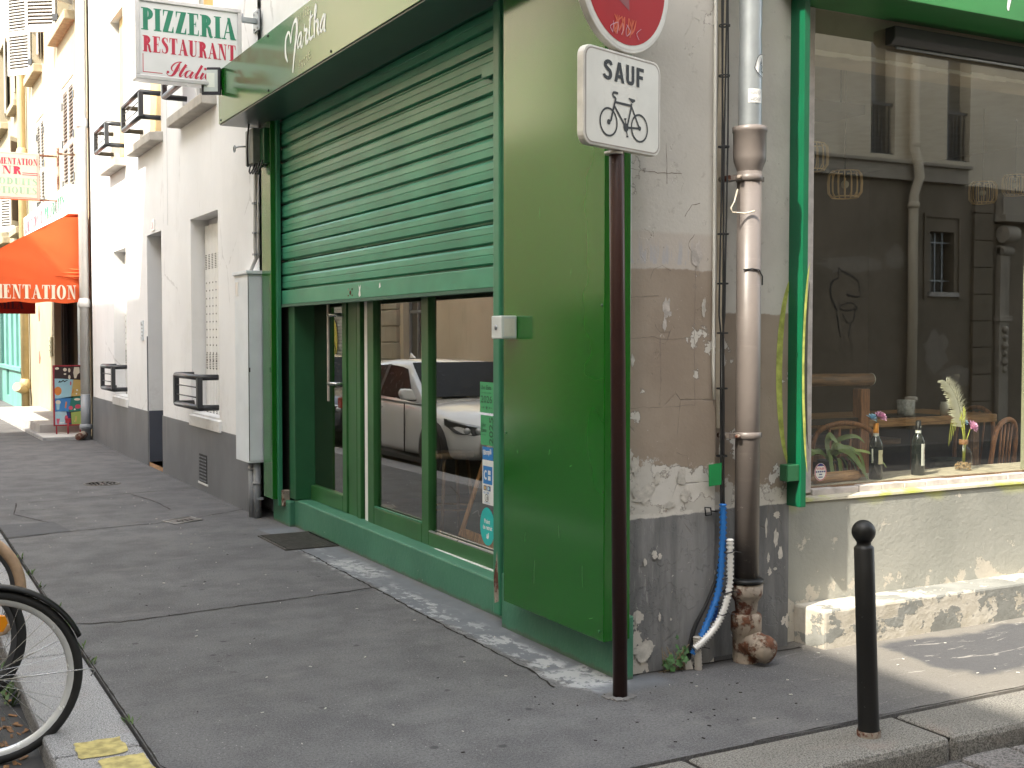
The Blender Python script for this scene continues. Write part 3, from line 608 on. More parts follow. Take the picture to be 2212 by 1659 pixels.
# round water cover, square cover, grille mat
t = thing('round_cover', 'round cast iron cover set in the pavement before the white house', 'manhole cover', (2.19, 13.6, 0))
iron = plain('cast_iron', (.085, .078, .07), .55, .3, .2, 20, bump=.3)
mb = MB(); mb.lathe((2.19, 13.6, -.01), [(0, .012), (.165, .012), (.165, .016), (.195, .016), (.195, 0)], 32); mb.build('cover', iron, t)
mb = MB()
for r in (.05, .09, .13):
    for k in range(0, int(r*110)):
        a = 2*math.pi*k/int(r*110); mb.obox((2.19+r*math.cos(a), 13.6+r*math.sin(a), .004), (.010*math.cos(a), .010*math.sin(a), 0), (-.007*math.sin(a), .007*math.cos(a), 0), (0, 0, .004))
tag(mb.build('stud', MT['gap'], t), kind='stuff')
t = thing('square_cover', 'square iron telecom cover in the pavement with raised letters', 'manhole cover', (2.35, 10.5, 0))
A = Vector((2.20, 10.56, 0)); U = Vector((.27, .13, 0)); V = Vector((.055, -.235, 0))
mb = MB(); mb.prism([A, A+V, A+U+V, A+U], (0, 0, .004)); mb.build('cover', plain('worn_iron', (.12,.11,.10), .5, .3, .2, 15), t)
fr = MB()
for p, q in ((A, A+U), (A+U, A+U+V), (A+U+V, A+V), (A+V, A)): fr.tube([p+Vector((0,0,.004)), q+Vector((0,0,.004))], .006, 6)
fr.build('frame', plain('worn_iron_frame', (.26,.25,.24), .45, .5), t)
flat(serif_text('OTI', .17, .09), A+V*.8+U*.25, U.normalized(), -V.normalized(), .0055).build('lettering', MT['gap'], t)
t = thing('door_grille', 'dark metal foot grille let into the pavement by the shop door', 'foot grille', (2.95, 9.0, 0))
mb = MB(); mb.box((2.73, 8.66, -.01), (3.12, 9.36, .003)); mb.build('tray', MT['gap'], t)
bars = [None]
for k in range(27):
    b = MB(); y = 8.68+k*.0257; b.box((2.735, y, .003), (3.115, y+.011, .011)); b.build('bar', iron, t)
for k in range(12):
    b = MB(); x = 2.75+k*.0325; b.box((x, 8.665, .004), (x+.006, 9.355, .009)); b.build('cross_bar', iron, t)
rim = MB(); rim.box((2.72, 8.645, -.01), (3.13, 8.66, .012)); rim.box((2.72, 9.36, -.01), (3.13, 9.375, .012)); rim.box((2.705, 8.645, -.01), (2.72, 9.375, .012)); rim.box((3.13, 8.645, -.01), (3.145, 9.375, .012)); rim.build('rim', iron, t)
# ------------------------------------------------------------------ corner building and its pizzeria front
cb = thing('corner_building', 'corner building with peeling off-white and taupe paint over a grey base, holding the green pizzeria', 'building', (3.2, 4.8, 0))
mb = MB(); mb.box((3.075, 4.66, -.3), (3.632, 5.05, 4.2)); mb.box((3.075, 5.05, -.3), (3.45, 5.84, 4.2)); mb.build('corner_wall', MT['corner'], cb)
mb = MB(); mb.box((3.637, 4.735, -.3), (4.17, 5.06, 4.2)); mb.build('pier_wall', MT['corner'], cb)
mb = MB(); mb.box((3.628, 4.745, -.3), (3.642, 5.0, 4.2)); mb.build('seam', MT['sill'], cb)
mb = MB(); mb.box((4.17, 4.785, -.3), (14, 5.0, .735)); mb.build('window_wall', MT['winwall'], cb, .01)
# slanted, cream painted ledge below the window
mb = MB(); mb.add([(4.18,4.775,.735),(14,4.775,.735),(14,4.88,.735),(4.18,4.88,.735),(4.18,4.777,.748),(14,4.777,.748),(14,4.88,.768),(4.18,4.88,.768)],
                  [(3,2,1,0),(4,5,6,7),(0,1,5,4),(1,2,6,5),(2,3,7,6),(3,0,4,7)])
M_ = Mat('ledge_cream_paint'); x_, y_, z_ = M_.sep()
yl = M_.math('MULTIPLY', M_.step(z_, .775, .750), M_.step(M_.noise(2.6, 5, .65), .52, .66))
M_.pbr(M_.mix(M_.math('MULTIPLY', yl, .85), M_.vary((.47, .43, .335), .14, 6), (.44, .48, .06)), .7, 0, M_.bump(M_.noise(25, 6, .7), .5, .008))
mb.build('ledge', M_.m, cb)
mb = MB(); mb.prism([(4.255, 4.79, -.2), (4.275, 4.578, -.2), (14, 4.578, -.2), (14, 4.79, -.2)], (0, 0, .40)); mb.build('foot_step', MT['step'], cb, .014)
# upper storeys and shell of the room
mb = MB(); mb.box((3.06, 4.68, 4.2), (14, 10.37, 13)); mb.box((4.17, 4.70, 3.36), (14, 4.98, 4.2)); mb.box((3.10, 5.84, 3.5), (3.4, 10.37, 4.2)); mb.build('upper_wall', MT['white_wall'], cb)
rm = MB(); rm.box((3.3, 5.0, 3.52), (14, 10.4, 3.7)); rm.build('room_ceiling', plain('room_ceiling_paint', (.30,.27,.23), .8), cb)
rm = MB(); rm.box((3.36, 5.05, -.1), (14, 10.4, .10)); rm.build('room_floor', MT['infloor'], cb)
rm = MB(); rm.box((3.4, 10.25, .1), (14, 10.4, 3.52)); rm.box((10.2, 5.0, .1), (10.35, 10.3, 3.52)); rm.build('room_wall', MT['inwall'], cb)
# beam band over the window inside, crumbling plaster edge, tube light
mb = MB(); mb.box((4.40, 4.90, 3.13), (10.2, 5.16, 3.52)); mb.build('beam', MT['inbeam'], cb)
mb = MB()
for i in range(60):
    x = 4.42+i*.095; mb.obox((x+.05, 4.895, 3.128+random.uniform(-.004,.004)), (.05, 0, random.uniform(-.002,.002)), (0, .006, 0), (0, 0, random.uniform(.007,.014)))
mb.build('plaster_edge', plain('crumbled_plaster', (.62,.55,.46), .9, bump=.5), cb)
t = thing('tube_light', 'dark fluorescent tube fitting fixed over the shop window', 'light fitting', (5.2, 4.6, 3.2))
mb = MB(); mb.prism([(4.93, 4.78, 3.30), (4.93, 4.78, 3.235), (4.93, 4.81, 3.205), (4.93, 4.855, 3.205), (4.93, 4.856, 3.30)], (2.2, 0, 0)); mb.build('housing', plain('dark_dusty_plastic', (.035,.035,.035), .55), t, .006)
mb = MB(); mb.tube([(4.99, 4.83, 3.197), (7.0, 4.83, 3.197)], .008, 8); mb.build('tube', MT['galv'], t)

MT['scuff'] = plain('pale_green_scuff', (.16,.27,.14), .6)
# --- window in the right wall
t = thing('shop_window', 'large shop window with a pale putty frame beside the drainpipe', 'window', (4.4, 4.85, .8))
putty = plain('old_putty_paint', (.50,.45,.42), .8, 0, .18, 12, bump=.6)
mb = MB(); mb.box((4.345, 4.83, .770), (4.408, 4.895, 3.34)); mb.build('frame_post', putty, t, .006)
mb = MB()
for i in range(24):
    x = 4.41+i*.17; mb.box((x, 4.825+random.uniform(-.003,.003), .755), (x+.167, 4.872, .790+random.uniform(-.003,.003)))
mb.build('bottom_rail', putty, t, .004)
mb = MB(); mb.box((4.408, 4.862, .788), (9.9, 4.868, 3.34)); mb.build('pane', MT['glass3'], t)
mb = MB(); mb.box((6.14, 4.85, .80), (6.21, 4.90, 3.34)); mb.build('mullion', plain('olive_frame_paint', (.30,.30,.20), .6), t)
# inner sill board
t = thing('sill_board', 'pale wooden board with a chipped brown edge inside the shop window', 'shelf', (5, 5, .8))
mb = MB(); mb.box((4.42, 4.886, .745), (9.5, 5.20, .800)); mb.build('board', MT['sillboard'], t)
mb = MB(); mb.box((4.43, 4.877, .760), (9.5, 4.8855, .797)); mb.build('edge', MT['osb'], t)
# emerald guide rail beside the window
t = thing('shutter_guide', 'bright green metal guide rail along the left edge of the shop window', 'guide rail', (4.2, 4.66, .8))
mb = MB(); mb.box((4.155, 4.632, .735), (4.192, 4.79, 3.42)); mb.build('channel', MT['emerald'], t, .003)
mb = MB(); mb.box((4.192, 4.655, .735), (4.200, 4.79, 3.42)); mb.build('lip', MT['emerald'], t)
mb = MB(); mb.box((4.075, 4.640, .87), (4.155, 4.70, .955)); mb.build('lug', MT['gpost'], t, .004)
# yellow and black sprayed stroke running over guide and wall
spy = plain('sprayed_yellow', (.40,.43,.10), .7, amt=.3, scale=20); spk = plain('sprayed_black', (.03,.032,.02), .8)
t = thing('spray_stroke', 'yellow and black sprayed arc running over the guide rail and wall', 'graffiti', (4.1, 4.65, 1.4))
def arc(cx, cz, rx, rz, a0, a1, w, n=16): return rib([(cx+rx*math.cos(R(a0+(a1-a0)*i/n)), cz+rz*math.sin(R(a0+(a1-a0)*i/n)), w*math.sin(math.pi*(i+.5)/(n+1))) for i in range(n+1)])
flat(arc(4.21, 1.42, .115, .52, 100, 255, .040), (0, 4.735, 0), (1,0,0), (0,0,1), .002).build('wall_stroke', spy, t)
flat([q for q in move(arc(4.215, 1.44, .047, .56, 105, 250, .022), 0, 0) ], (0, 4.632, 0), (1,0,0), (0,0,1), .0018).build('guide_stroke', spy, t)
flat(arc(4.215, 1.46, .034, .46, 112, 248, .020), (0, 4.632, 0), (1,0,0), (0,0,1), .0027).build('dark_stroke', spk, t)
# fascia over the right window
t = thing('window_fascia', 'bright green sheet metal fascia over the shop window on the right', 'shop fascia', (4.1, 4.5, 3.3))
mb = MB(); mb.prism([(4.075, 4.50, 3.335), (4.075, 4.50, 3.95), (4.075, 4.86, 3.95), (4.075, 4.86, 3.345)], (9.6, 0, 0)); mb.build('sheet', MT['awnside'], t, .004)
flat(rib(smooth([(0,.30,.03),(.02,.18,.035),(-.02,.05,.035),(-.05,-.06,.022),(-.05,-.09,.01)])), (5.53, 4.499, 3.47), (1,0,0), (0,0,1)).build('letter_stroke', MT['letwhite'], t)

# --- green front on the street side
t = sf = thing('shopfront', 'green pizzeria shopfront with a half-lowered roller shutter', 'shopfront', (3.0, 7.5, 0))
# box fascia with soffit
fa = MB(); fa.box((2.68, 4.585, 3.45), (3.07, 10.375, 3.91)); fa = fa.build('fascia', MT['panel'], t, .003)
for k in range(5):
    for z in (3.475, 3.885): mb = MB(); mb.lathe((2.679, 10.30-k*1.4, z), [(0, .004), (.009, .004), (.011, 0)], 8, (-1, 0, 0)); mb.build('rivet', MT['black'], t)
lam = Mat('soffit_paint'); lam.pbr(lam.vary((.060,.085,.082), .1, 3), .3, 0, lam.bump(lam.noise(1.2, 2), .08, .006))
mb = MB(); mb.box((2.69, 4.60, 3.44), (3.06, 10.365, 3.4495)); mb.build('soffit', lam.m, t)
# script lettering on the fascia (a = metres towards the viewer, b = up)
def mar(pts, k=5): return rib(smooth(pts, k))
S = []
S += mar([(0.385,3.593,0.017),(0.341,3.644,0.034),(0.334,3.704,0.034),(0.342,3.758,0.032),(0.382,3.791,0.028),(0.414,3.795,0.023),(0.442,3.771,0.021),(0.456,3.717,0.024),(0.469,3.740,0.017),(0.491,3.796,0.019),(0.536,3.837,0.024),(0.579,3.846,0.034),(0.599,3.822,0.041),(0.596,3.760,0.043),(0.569,3.686,0.038),(0.539,3.619,0.032),(0.517,3.553,0.026),(0.501,3.492,0.021)])
S += mar([(0.696,3.731,0.019),(0.666,3.731,0.023),(0.630,3.704,0.026),(0.616,3.673,0.024),(0.624,3.643,0.019),(0.654,3.652,0.015),(0.690,3.691,0.021),(0.704,3.729,0.028),(0.690,3.691,0.028),(0.687,3.651,0.028),(0.696,3.632,0.023),(0.724,3.643,0.011),(0.755,3.693,0.009)])
S += mar([(0.772,3.775,0.013),(0.766,3.753,0.015),(0.766,3.734,0.021),(0.810,3.727,0.024),(0.824,3.712,0.028),(0.799,3.689,0.028),(0.796,3.659,0.032),(0.808,3.636,0.030),(0.837,3.647,0.017),(0.862,3.669,0.009)])
S += mar([(0.904,3.833,0.019),(0.888,3.780,0.028),(0.875,3.722,0.030),(0.872,3.673,0.030),(0.889,3.648,0.026),(0.919,3.647,0.017),(0.953,3.661,0.009)])
S += mar([(0.864,3.779,0.013),(0.913,3.787,0.017),(0.949,3.795,0.015)])
S += mar([(0.971,3.634,0.015),(0.977,3.689,0.028),(0.983,3.764,0.034),(0.994,3.822,0.032),(1.004,3.846,0.024),(1.017,3.832,0.019),(1.017,3.799,0.011),(0.987,3.733,0.011),(1.006,3.737,0.019),(1.039,3.736,0.028),(1.054,3.711,0.034),(1.042,3.675,0.034),(1.058,3.645,0.026),(1.083,3.653,0.013)])
S += mar([(1.185,3.738,0.019),(1.158,3.740,0.024),(1.112,3.704,0.026),(1.098,3.671,0.024),(1.114,3.647,0.021),(1.143,3.661,0.015),(1.176,3.713,0.021),(1.190,3.740,0.032),(1.180,3.688,0.032),(1.174,3.648,0.028),(1.190,3.636,0.021),(1.204,3.635,0.011)])
flat(S, (2.68, 8.80, 0), (0,-1,0), (0,0,1), .002).build('script_lettering', MT['letwhite'], fa)
L = []
for k, (ch, x, z) in enumerate(zip('PIZZE', (.640,.695,.735,.785,.835), (3.800,3.812,3.824,3.826,3.822))): L += move(sans_text(ch, .056, .030 if ch != 'I' else .008), x, z, 12-k*5)
for k, (ch, x, z) in enumerate(zip('AMORE', (.628,.684,.748,.806,.862), (3.500,3.490,3.492,3.498,3.512))): L += move(sans_text(ch, .056, .034), x, z, -8+k*6)
flat(L, (2.68, 8.80, 0), (0,-1,0), (0,0,1), .002).build('small_lettering', MT['letgold'], fa)
# corner cladding panel, plinths, jamb, posts
mb = MB(); mb.box((2.945, 4.595, .196), (3.09, 5.585, 3.452)); mb.build('corner_panel', MT['panel'], t, .004)
for y, z in ((4.63, .24), (4.615, 1.75), (5.55, 1.1)): mb = MB(); mb.lathe((2.944, y, z), [(0,.003),(.006,.003),(.008,0)], 8, (-1,0,0)); mb.build('screw', MT['gpost'], t)
mb = MB(); mb.box((3.045, 4.605, -.05), (3.12, 5.80, .30)); mb.build('corner_plinth', MT['gplinth'], t, .008)
mb = MB(); mb.prism([(3.13, 5.80, -.05), (3.13, 9.74, -.05), (3.13, 9.74, .232), (3.13, 5.80, .205)], (.33, 0, 0)); mb.build('sill_plinth', MT['gplinth'], t, .012)
mb = MB(); mb.box((3.085, 9.735, -.05), (3.30, 10.20, .215)); mb.build('post_plinth', MT['gplinth'], t, .012)
mb = MB(); mb.box((3.000, 9.93, .215), (3.06, 10.195, 3.452)); mb.build('jamb_board', MT['panel'], t, .004)
mb = MB(); mb.box((3.115, 9.66, .235), (3.29, 9.82, 3.45)); mb.build('door_post', MT['gpost'], t, .006)
mb = MB(); mb.box((3.12, 9.82, .1), (3.29, 10.19, 3.45)); mb.build('dark_recess', MT['black'], t)
mb = MB(); mb.box((3.16, 5.70, .2), (3.40, 5.86, 3.5)); mb.build('end_post', MT['gpost'], t, .006)
# glazed frames (x = 3.25 face)
FX = 3.250
def bar(name, y0, y1, z0, z1, m='gframe', d=.055, p=t, x=FX, bev=.006):
    b = MB(); b.box((x, y0, z0), (x+d, y1, z1)); return b.build(name, MT[m], p, bev)
bar('frame_post', 8.36, 8.43, .215, 3.4, 'whitepaint', .05, x=3.262, bev=.002)
bar('frame_post', 8.22, 8.345, .215, 3.4)
bar('frame_post', 7.235, 7.35, .215, 3.4)
bar('frame_post', 5.98, 6.25, .215, 3.4)
bar('bottom_rail', 7.351, 8.219, .215, .345); bar('bottom_rail', 6.251, 7.234, .205, .305)
bar('drip_trim', 5.99, 8.42, .204, .214, 'whitepaint', .03, x=3.232, bev=.001)
bar('top_rail', 6.251, 8.219, 3.05, 3.2)
bar('glazing_bead', 7.352, 8.218, .346, .356, 'guide', .02, bev=.001); bar('glazing_bead', 6.252, 7.233, .306, .315, 'alu', .02, bev=.001)
b = MB(); b.box((3.282, 7.35, .34), (3.288, 8.22, 3.05)); b.build('pane', MT['glass'], t)
b = MB(); b.box((3.282, 6.25, .30), (3.288, 7.235, 3.05)); b.build('pane', MT['glass'], t)
b = MB(); b.box((3.275, 8.345, .2), (3.30, 8.36, 3.4)); b.box((3.275, 8.43, .2), (3.30, 8.47, 3.4)); b.build('gap_seal', MT['black'], t)
dr = bar('door', 9.695, 9.80, .232, 3.0)          # the door leaf: this stile is its own mesh, the rest are its pieces
def dpart(name, y0, y1, z0, z1, m='gframe', d=.055, x=FX, bev=.005):
    b = MB(); b.box((x, y0, z0), (x+d, y1, z1)); return sub(b, name, MT[m], dr, bev)
dpart('stile', 8.79, 8.885, .228, 3.0); dpart('stile', 8.60, 8.785, .222, 3.0, x=3.262); dpart('stile', 8.49, 8.565, .218, 3.0)
dpart('rail', 8.886, 9.694, .230, .355); dpart('rail', 8.886, 9.694, 2.85, 3.0)
dpart('threshold', 8.50, 9.70, .206, .222, 'alu', .05, 3.24, .001)
dpart('pane', 8.88, 9.70, .35, 2.86, 'glass', .006, 3.282, 0)
dpart('slit_pane', 8.56, 8.605, .35, 2.9, 'black', .006, 3.28, 0)
b = MB(); b.box((3.168, 8.975, 1.10), (3.182, 9.005, 1.93)); sub(b, 'pull_bar', plain('worn_steel_bar', (.42,.36,.33), .4, .3), dr, .003)
b = MB(); b.tube([(3.175, 8.99, 1.24), (3.175, 8.90, 1.24), (3.25, 8.87, 1.24)], .014, 8); b.tube([(3.175, 8.99, 1.78), (3.175, 8.90, 1.78), (3.25, 8.87, 1.78)], .014, 8); sub(b, 'pull_bracket', MT['steel'], dr)
# stickers on the glass
GX = 3.2815
def sticker(name, label, y0, y1, z0, z1, m, prints, oval=False, group='stickers on the pizzeria glass'):
    y0, y1, z0, z1 = y0+.082, y1+.082, 1.6+(z0-1.6)*1.012, 1.6+(z1-1.6)*1.012
    s = thing(name, label, 'sticker', (GX, y0, z0), group); w, h = y0-y1, z1-z0
    P = [disc(w/2, h/2, w/2, 32, h/2)] if oval else [[(0,0),(w,0),(w,h),(0,h)]]
    flat(P, (GX, y0, z0), (0,-1,0), (0,0,1), .0012).build('film', m, s)
    for k, (pn, polys, pm) in enumerate(prints): flat(polys, (GX, y0, z0), (0,-1,0), (0,0,1), .0022+.0006*k).build(pn, pm, s)
stg = plain('sticker_green', (.055,.33,.13), .5); std = plain('sticker_dark_green', (.015,.10,.045), .5); stb = plain('sticker_blue', (.012,.18,.50), .4); stt = plain('sticker_turquoise', (.02,.42,.40), .4); stw = plain('sticker_white', (.72,.73,.72), .5)
sticker('sticker', 'green delivery award sticker reading 2026, topmost on the glass', 6.445, 6.262, 1.150, 1.335, stg,
        [('lettering', move(sans_text('Uber', .026, .062, .01), .012, .142)+move(sans_text('Eats', .026, .066, .028), .086, .142)+move(sans_text('Livraison vivable', .010, .14), .014, .118)+move(sans_text('2026', .042, .150, .02), .013, .062), std),
         ('stars', move([[(.5+.5*math.sin(2*math.pi*k/10)*(1 if k % 2 == 0 else .42), .5+.5*math.cos(2*math.pi*k/10)*(1 if k % 2 == 0 else .42)) for k in range(10)]], .076, .016, 0, .03, .032)+disc_ if (disc_ := [disc(.03,.032,.005,8), disc(.052,.032,.006,8), disc(.128,.032,.006,8), disc(.15,.032,.005,8)]) else [], std)])
sticker('sticker', 'green delivery award sticker with 2025 running upwards, below the 2026 one', 6.437, 6.262, .955, 1.135, stg,
        [('lettering', move(sans_text('Uber', .024, .062, .01), .012, .112)+move(sans_text('Eats', .024, .068, .028), .012, .080)+move(sans_text('Livraison', .009, .055), .013, .060)+move(sans_text('2025', .052, .165, .02), .168, .008, 90), std)])
sticker('sticker', 'blue meal voucher sticker between the green and the card stickers', 6.412, 6.272, .868, .945, stb,
        [('lettering', move(sans_text('Bimpli', .030, .105, .03), .015, .028, 6), stw)])
sticker('sticker', 'white card payment sticker with a blue CB square and small card marks', 6.414, 6.268, .598, .866, stw,
        [('blue_square', rect(.012,.125,.134,.235), stb), ('lettering', move(ring(.5,.5,.5,.5,.22,.22,50,310,16), .024, .150, 0, .045, .060)+rect(.078,.150,.112,.176)+rect(.078,.184,.112,.210)+move(sans_text('carte bancaire', .010, .09), .02, .244), stw),
         ('card_mark', rect(.020,.085,.060,.115)+rect(.072,.085,.112,.115), MT['p_navy']), ('card_dot', [disc(.040,.100,.012,12)], MT['p_gold']), ('card_dot', [disc(.090,.100,.012,12)], MT['p_sky']),
         ('small_print', move(sans_text('VISA', .012, .03, .02), .02, .066)+move(sans_text('VISA', .012, .03, .02), .065, .066)+move(sans_text('sans contact', .008, .08), .03, .010), stb), ('contact_mark', ring(.066,.040,.024,.024,.004,.004)+ring(.06,.040,.012,.014,.004,.004,-50,50,8)+ring(.066,.040,.013,.016,.004,.004,-50,50,8), MT['gap'])])
sticker('sticker', 'round turquoise pick-up point sticker at the foot of the glass', 6.447, 6.253, .350, .580, stt,
        [('lettering', move(sans_text('Point', .026, .075, .03), .06, .135)+move(sans_text('de retrait', .026, .125, .03), .04, .098), stw),
         ('logo', [[(.088,.045),(.112,.040),(.122,.056),(.122,.080),(.112,.080),(.110,.060),(.104,.060),(.104,.072),(.094,.070)]], stw)], True)
# roller shutter
t = thing('roller_shutter', 'green steel roller shutter pulled halfway down over the pizzeria door', 'roller shutter', (3.1, 8, 1.9))
sm = MB(); P = [(.016,.001),(.015,.010),(.002,.013),(-.010,.020),(-.012,.060),(-.009,.063),(-.009,.066),(-.012,.069),(-.011,.104),(-.004,.116),(.004,.1195),(.016,.1205)]
V = []; Y0, Y1 = 5.90, 9.95
for (a, b) in P: V += [(a, Y0, b), (a, Y1, b)]
sm.add(V, [(2*i, 2*i+1, 2*i+3, 2*i+2) for i in range(len(P)-1)]); sm.box((.018, Y0, 0), (.024, Y1, .1205))
slat_me = sm.mesh('slat', MT['shutter'])
for k in range(13):
    o = bpy.data.objects.new('slat', slat_me); COL.objects.link(o); o.parent = t; o.matrix_parent_inverse = Matrix.Translation(-t.location)
    o.location = (3.105+random.uniform(-.0015,.0015), 0, 2.005+k*.1205); o.rotation_euler = (random.uniform(-.0009,.0009), random.uniform(-.035,.035), 0)
b = MB(); b.prism([(3.082, Y0, 1.885), (3.082, Y0, 2.000), (3.12, Y0, 2.004), (3.12, Y0, 1.885)], (0, Y1-Y0, 0)); b.build('bottom_bar', MT['shutter'], t, .004)
b = MB(); b.box((3.076, Y0, 1.862), (3.13, Y1, 1.884)); b.build('rubber_seal', plain('dull_green_edge', (.06,.13,.085), .7), t)
b = MB()
for y in (8.20, 8.28, 8.24):
    for z in ((1.91, 1.955) if y != 8.24 else (1.93,)): b.lathe((3.081, y, z), [(0,.004),(.006 if y != 8.24 else .013,.003),(.008 if y != 8.24 else .018,0)], 10, (-1,0,0))
b.build('lock', MT['rust'], t)
for q_ in ([(0,0),(.03,.01),(.02,.05),(.035,.09),(.01,.07),(-.01,.09),(.0,.05),(-.015,.02)], [(.38,.05),(.41,.06),(.40,.09),(.385,.08)]): flat([q_], (3.082, 8.06, 1.892), (0,-1,0), (0,0,1), .001).build('scratch', MT['letwhite'], t)
b = MB(); b.box((3.035, 5.80, .055), (3.075, 5.885, 3.45)); b.build('guide', MT['guide'], t, .012)
b = MB(); b.box((3.075, 5.80, .055), (3.16, 5.90, 3.45)); b.build('guide_back', MT['gpost'], t)
b = MB(); b.box((3.04, 9.885, .16), (3.075, 9.93, 3.45)); b.build('guide', MT['guide'], t, .004)
b = MB(); b.box((3.06, 9.84, .16), (3.13, 9.885, .30)); b.build('guide_foot', MT['rust'], t, .008)
b = MB(); b.box((3.055, 5.90, 3.06), (3.09, 6.06, 3.135)); b.build('stop_bracket', MT['shutter'], t, .004)
b = MB(); b.box((3.055, 9.90, 3.05), (3.09, 10.02, 3.08)); b.build('stop_bracket', MT['shutter'], t, .004)
b = MB(); b.prism([(3.034, 5.81, .14), (3.034, 5.86, .12), (3.034, 5.87, .25), (3.034, 5.83, .42)], (.002, 0, 0)); b.build('rust_hole', MT['rust'], t)
# key switch on the corner panel
t = thing('key_switch', 'small white key switch box on the green corner panel', 'switch box', (2.9, 5.5, 1.65))
b = MB(); b.box((2.852, 5.43, 1.595), (2.944, 5.545, 1.715)); b.build('housing', plain('grey_white_plastic', (.55,.58,.57), .4), t, .006)
b = MB(); b.box((2.868, 5.4285, 1.61), (2.930, 5.43, 1.70)); b.build('lock_plate', MT['signwhite'], t)
b = MB(); b.lathe((2.852, 5.49, 1.655), [(0,.006),(.012,.006),(.014,0)], 10, (-1,0,0)); b.build('key_slot', MT['galv'], t)
# floodlight on the fascia end
t = thing('floodlight', 'small dark square floodlight projecting from the end of the green fascia', 'floodlight', (2.6, 10.3, 3.8))
def fl(a, b, c): return Vector((2.59, 10.28, 3.80)) + Vector((.88,-.47,0))*a + Vector((.47,.88,0))*b + Vector((0,0,1))*c
b = MB(); b.obox(fl(0,.02,0), Vector((.88,-.47,0))*.082, Vector((.47,.88,0))*.02, (0,0,.116)); b.build('housing', plain('navy_black_paint', (.02,.021,.03), .4), t, .006)
b = MB(); b.obox(fl(0,-.001,0), Vector((.88,-.47,0))*.060, Vector((.47,.88,0))*.002, (0,0,.092)); b.build('reflector', plain('pale_reflector', (.52,.57,.56), .35, .1), t, .001)
b = MB(); b.obox(fl(0,-.004,.004), Vector((.88,-.47,0))*.034, Vector((.47,.88,0))*.002, (0,0,.06)); b.build('led_plate', plain('led_plate', (.66,.70,.64), .4), t, .001)
b = MB(); b.tube([fl(.0,.03,-.05), fl(.05,.05,-.06), (2.68, 10.25, 3.74)], .008, 6); b.build('bracket', MT['black'], t)
# junction box, cables and grey conduit at the left end
t = thing('junction_box', 'weathered grey motor box with black cable loops under the fascia', 'junction box', (3.0, 10.2, 3.2))
b = MB(); b.box((2.90, 10.10, 3.10), (3.01, 10.33, 3.40)); b.build('housing', plain('grey_metal_box', (.20,.21,.20), .5, .2, .2, 8), t, .006)
b = MB(); b.box((2.96, 9.98, 3.09), (3.03, 10.10, 3.39)); b.build('motor_cover', MT['gpost'], t, .006)
b = MB()
for k in range(4): b.tube([(2.93+.02*k, 10.28-.08*k, 3.10), (2.92, 10.29-.08*k, 3.05-.012*k), (2.915, 10.24-.08*k, 3.025-.01*k), (2.93, 10.20-.08*k, 3.06), (2.94, 10.19-.08*k, 3.11)], .007, 6)
b.tube([(2.89, 10.17, 3.45), (2.885, 10.20, 3.35), (2.89, 10.24, 3.2), (2.89, 10.22, 3.08)], .008, 6); b.build('cable', MT['cable'], t)
b = MB(); b.tube([(2.90, 10.33, 3.27), (2.87, 10.42, 3.28), (2.85, 10.47, 3.275)], .008, 6); b.tube([Vector((2.85, 10.50+.028*math.cos(a/10*6.283), 3.27+.028*math.sin(a/10*6.283))) for a in range(10)], .006, 6, closed=True); b.build('crank_eye', MT['galv'], t)
t = thing('wall_conduit', 'grey flexible conduit rising from the white cabinet to the junction box', 'conduit', (3.0, 10.4, 2.1))
b = MB(); b.tube([(3.0, 10.37, 3.10), (3.0, 10.38, 2.85), (3.0, 10.39, 2.7), (2.998, 10.40, 2.4), (2.998, 10.37, 2.3), (2.985, 10.44, 2.23), (2.97, 10.47, 2.17)], .016, 10); b.build('hose', plain('grey_conduit', (.42,.41,.39), .6), t)
b = MB(); b.tube([(3.01, 10.34, 3.10), (3.01, 10.345, 2.3)], .006, 6); b.build('cable', MT['signwhite'], t)
b = MB()
for z in (2.78, 2.52, 2.33): b.box((2.975, 10.35, z), (3.03, 10.41, z+.016))
b.build('clip', MT['grey'], t)
t = thing('utility_cabinet', 'tall pale blue-white utility cabinet on the wall beside the shop', 'cabinet', (2.9, 10.75, .5))
b = MB(); b.prism([(3.03, 10.74, .50), (2.92, 10.74, .50), (2.895, 10.70, .50), (2.895, 10.285, .50), (3.03, 10.285, .50)], (0, 0, 1.66)); b.build('body', MT['cabinet'], t, .004)
b = MB(); b.prism([(3.03, 10.77, 2.16), (2.91, 10.77, 2.16), (2.878, 10.72, 2.16), (2.878, 10.262, 2.16), (3.03, 10.262, 2.16)], (0, 0, .03)); b.build('lid', MT['cabinet'], t, .003)
b = MB(); b.box((2.905, 10.278, .52), (3.02, 10.2855, 2.14)); b.build('door', MT['cabinet'], t, .002)
b = MB(); b.box((2.8985, 10.279, .52), (2.903, 10.2858, 2.14)); b.box((2.904, 10.2765, 1.30), (2.912, 10.279, 1.34)); b.build('door_gap', MT['gap'], t)
b = MB(); b.box((2.889, 10.58, 1.98), (2.8955, 10.66, 2.10)); b.build('label_holder', MT['whitegloss'], t)
b = MB(); b.tube([(2.965, 10.44, .50), (2.965, 10.44, 0)], .032, 12); b.tube([(2.985, 10.35, .50), (2.985, 10.35, 0)], .032, 12)
for z in (.42, .30): b.lathe((2.985 if z < .4 else 2.965, 10.35 if z < .4 else 10.44, z), [(.032,0),(.038,.003),(.038,.02),(.032,.024)], 12)
b.box((2.975, 10.31, .165), (3.03, 10.48, .185)); b.build('pipe', MT['grey'], t)

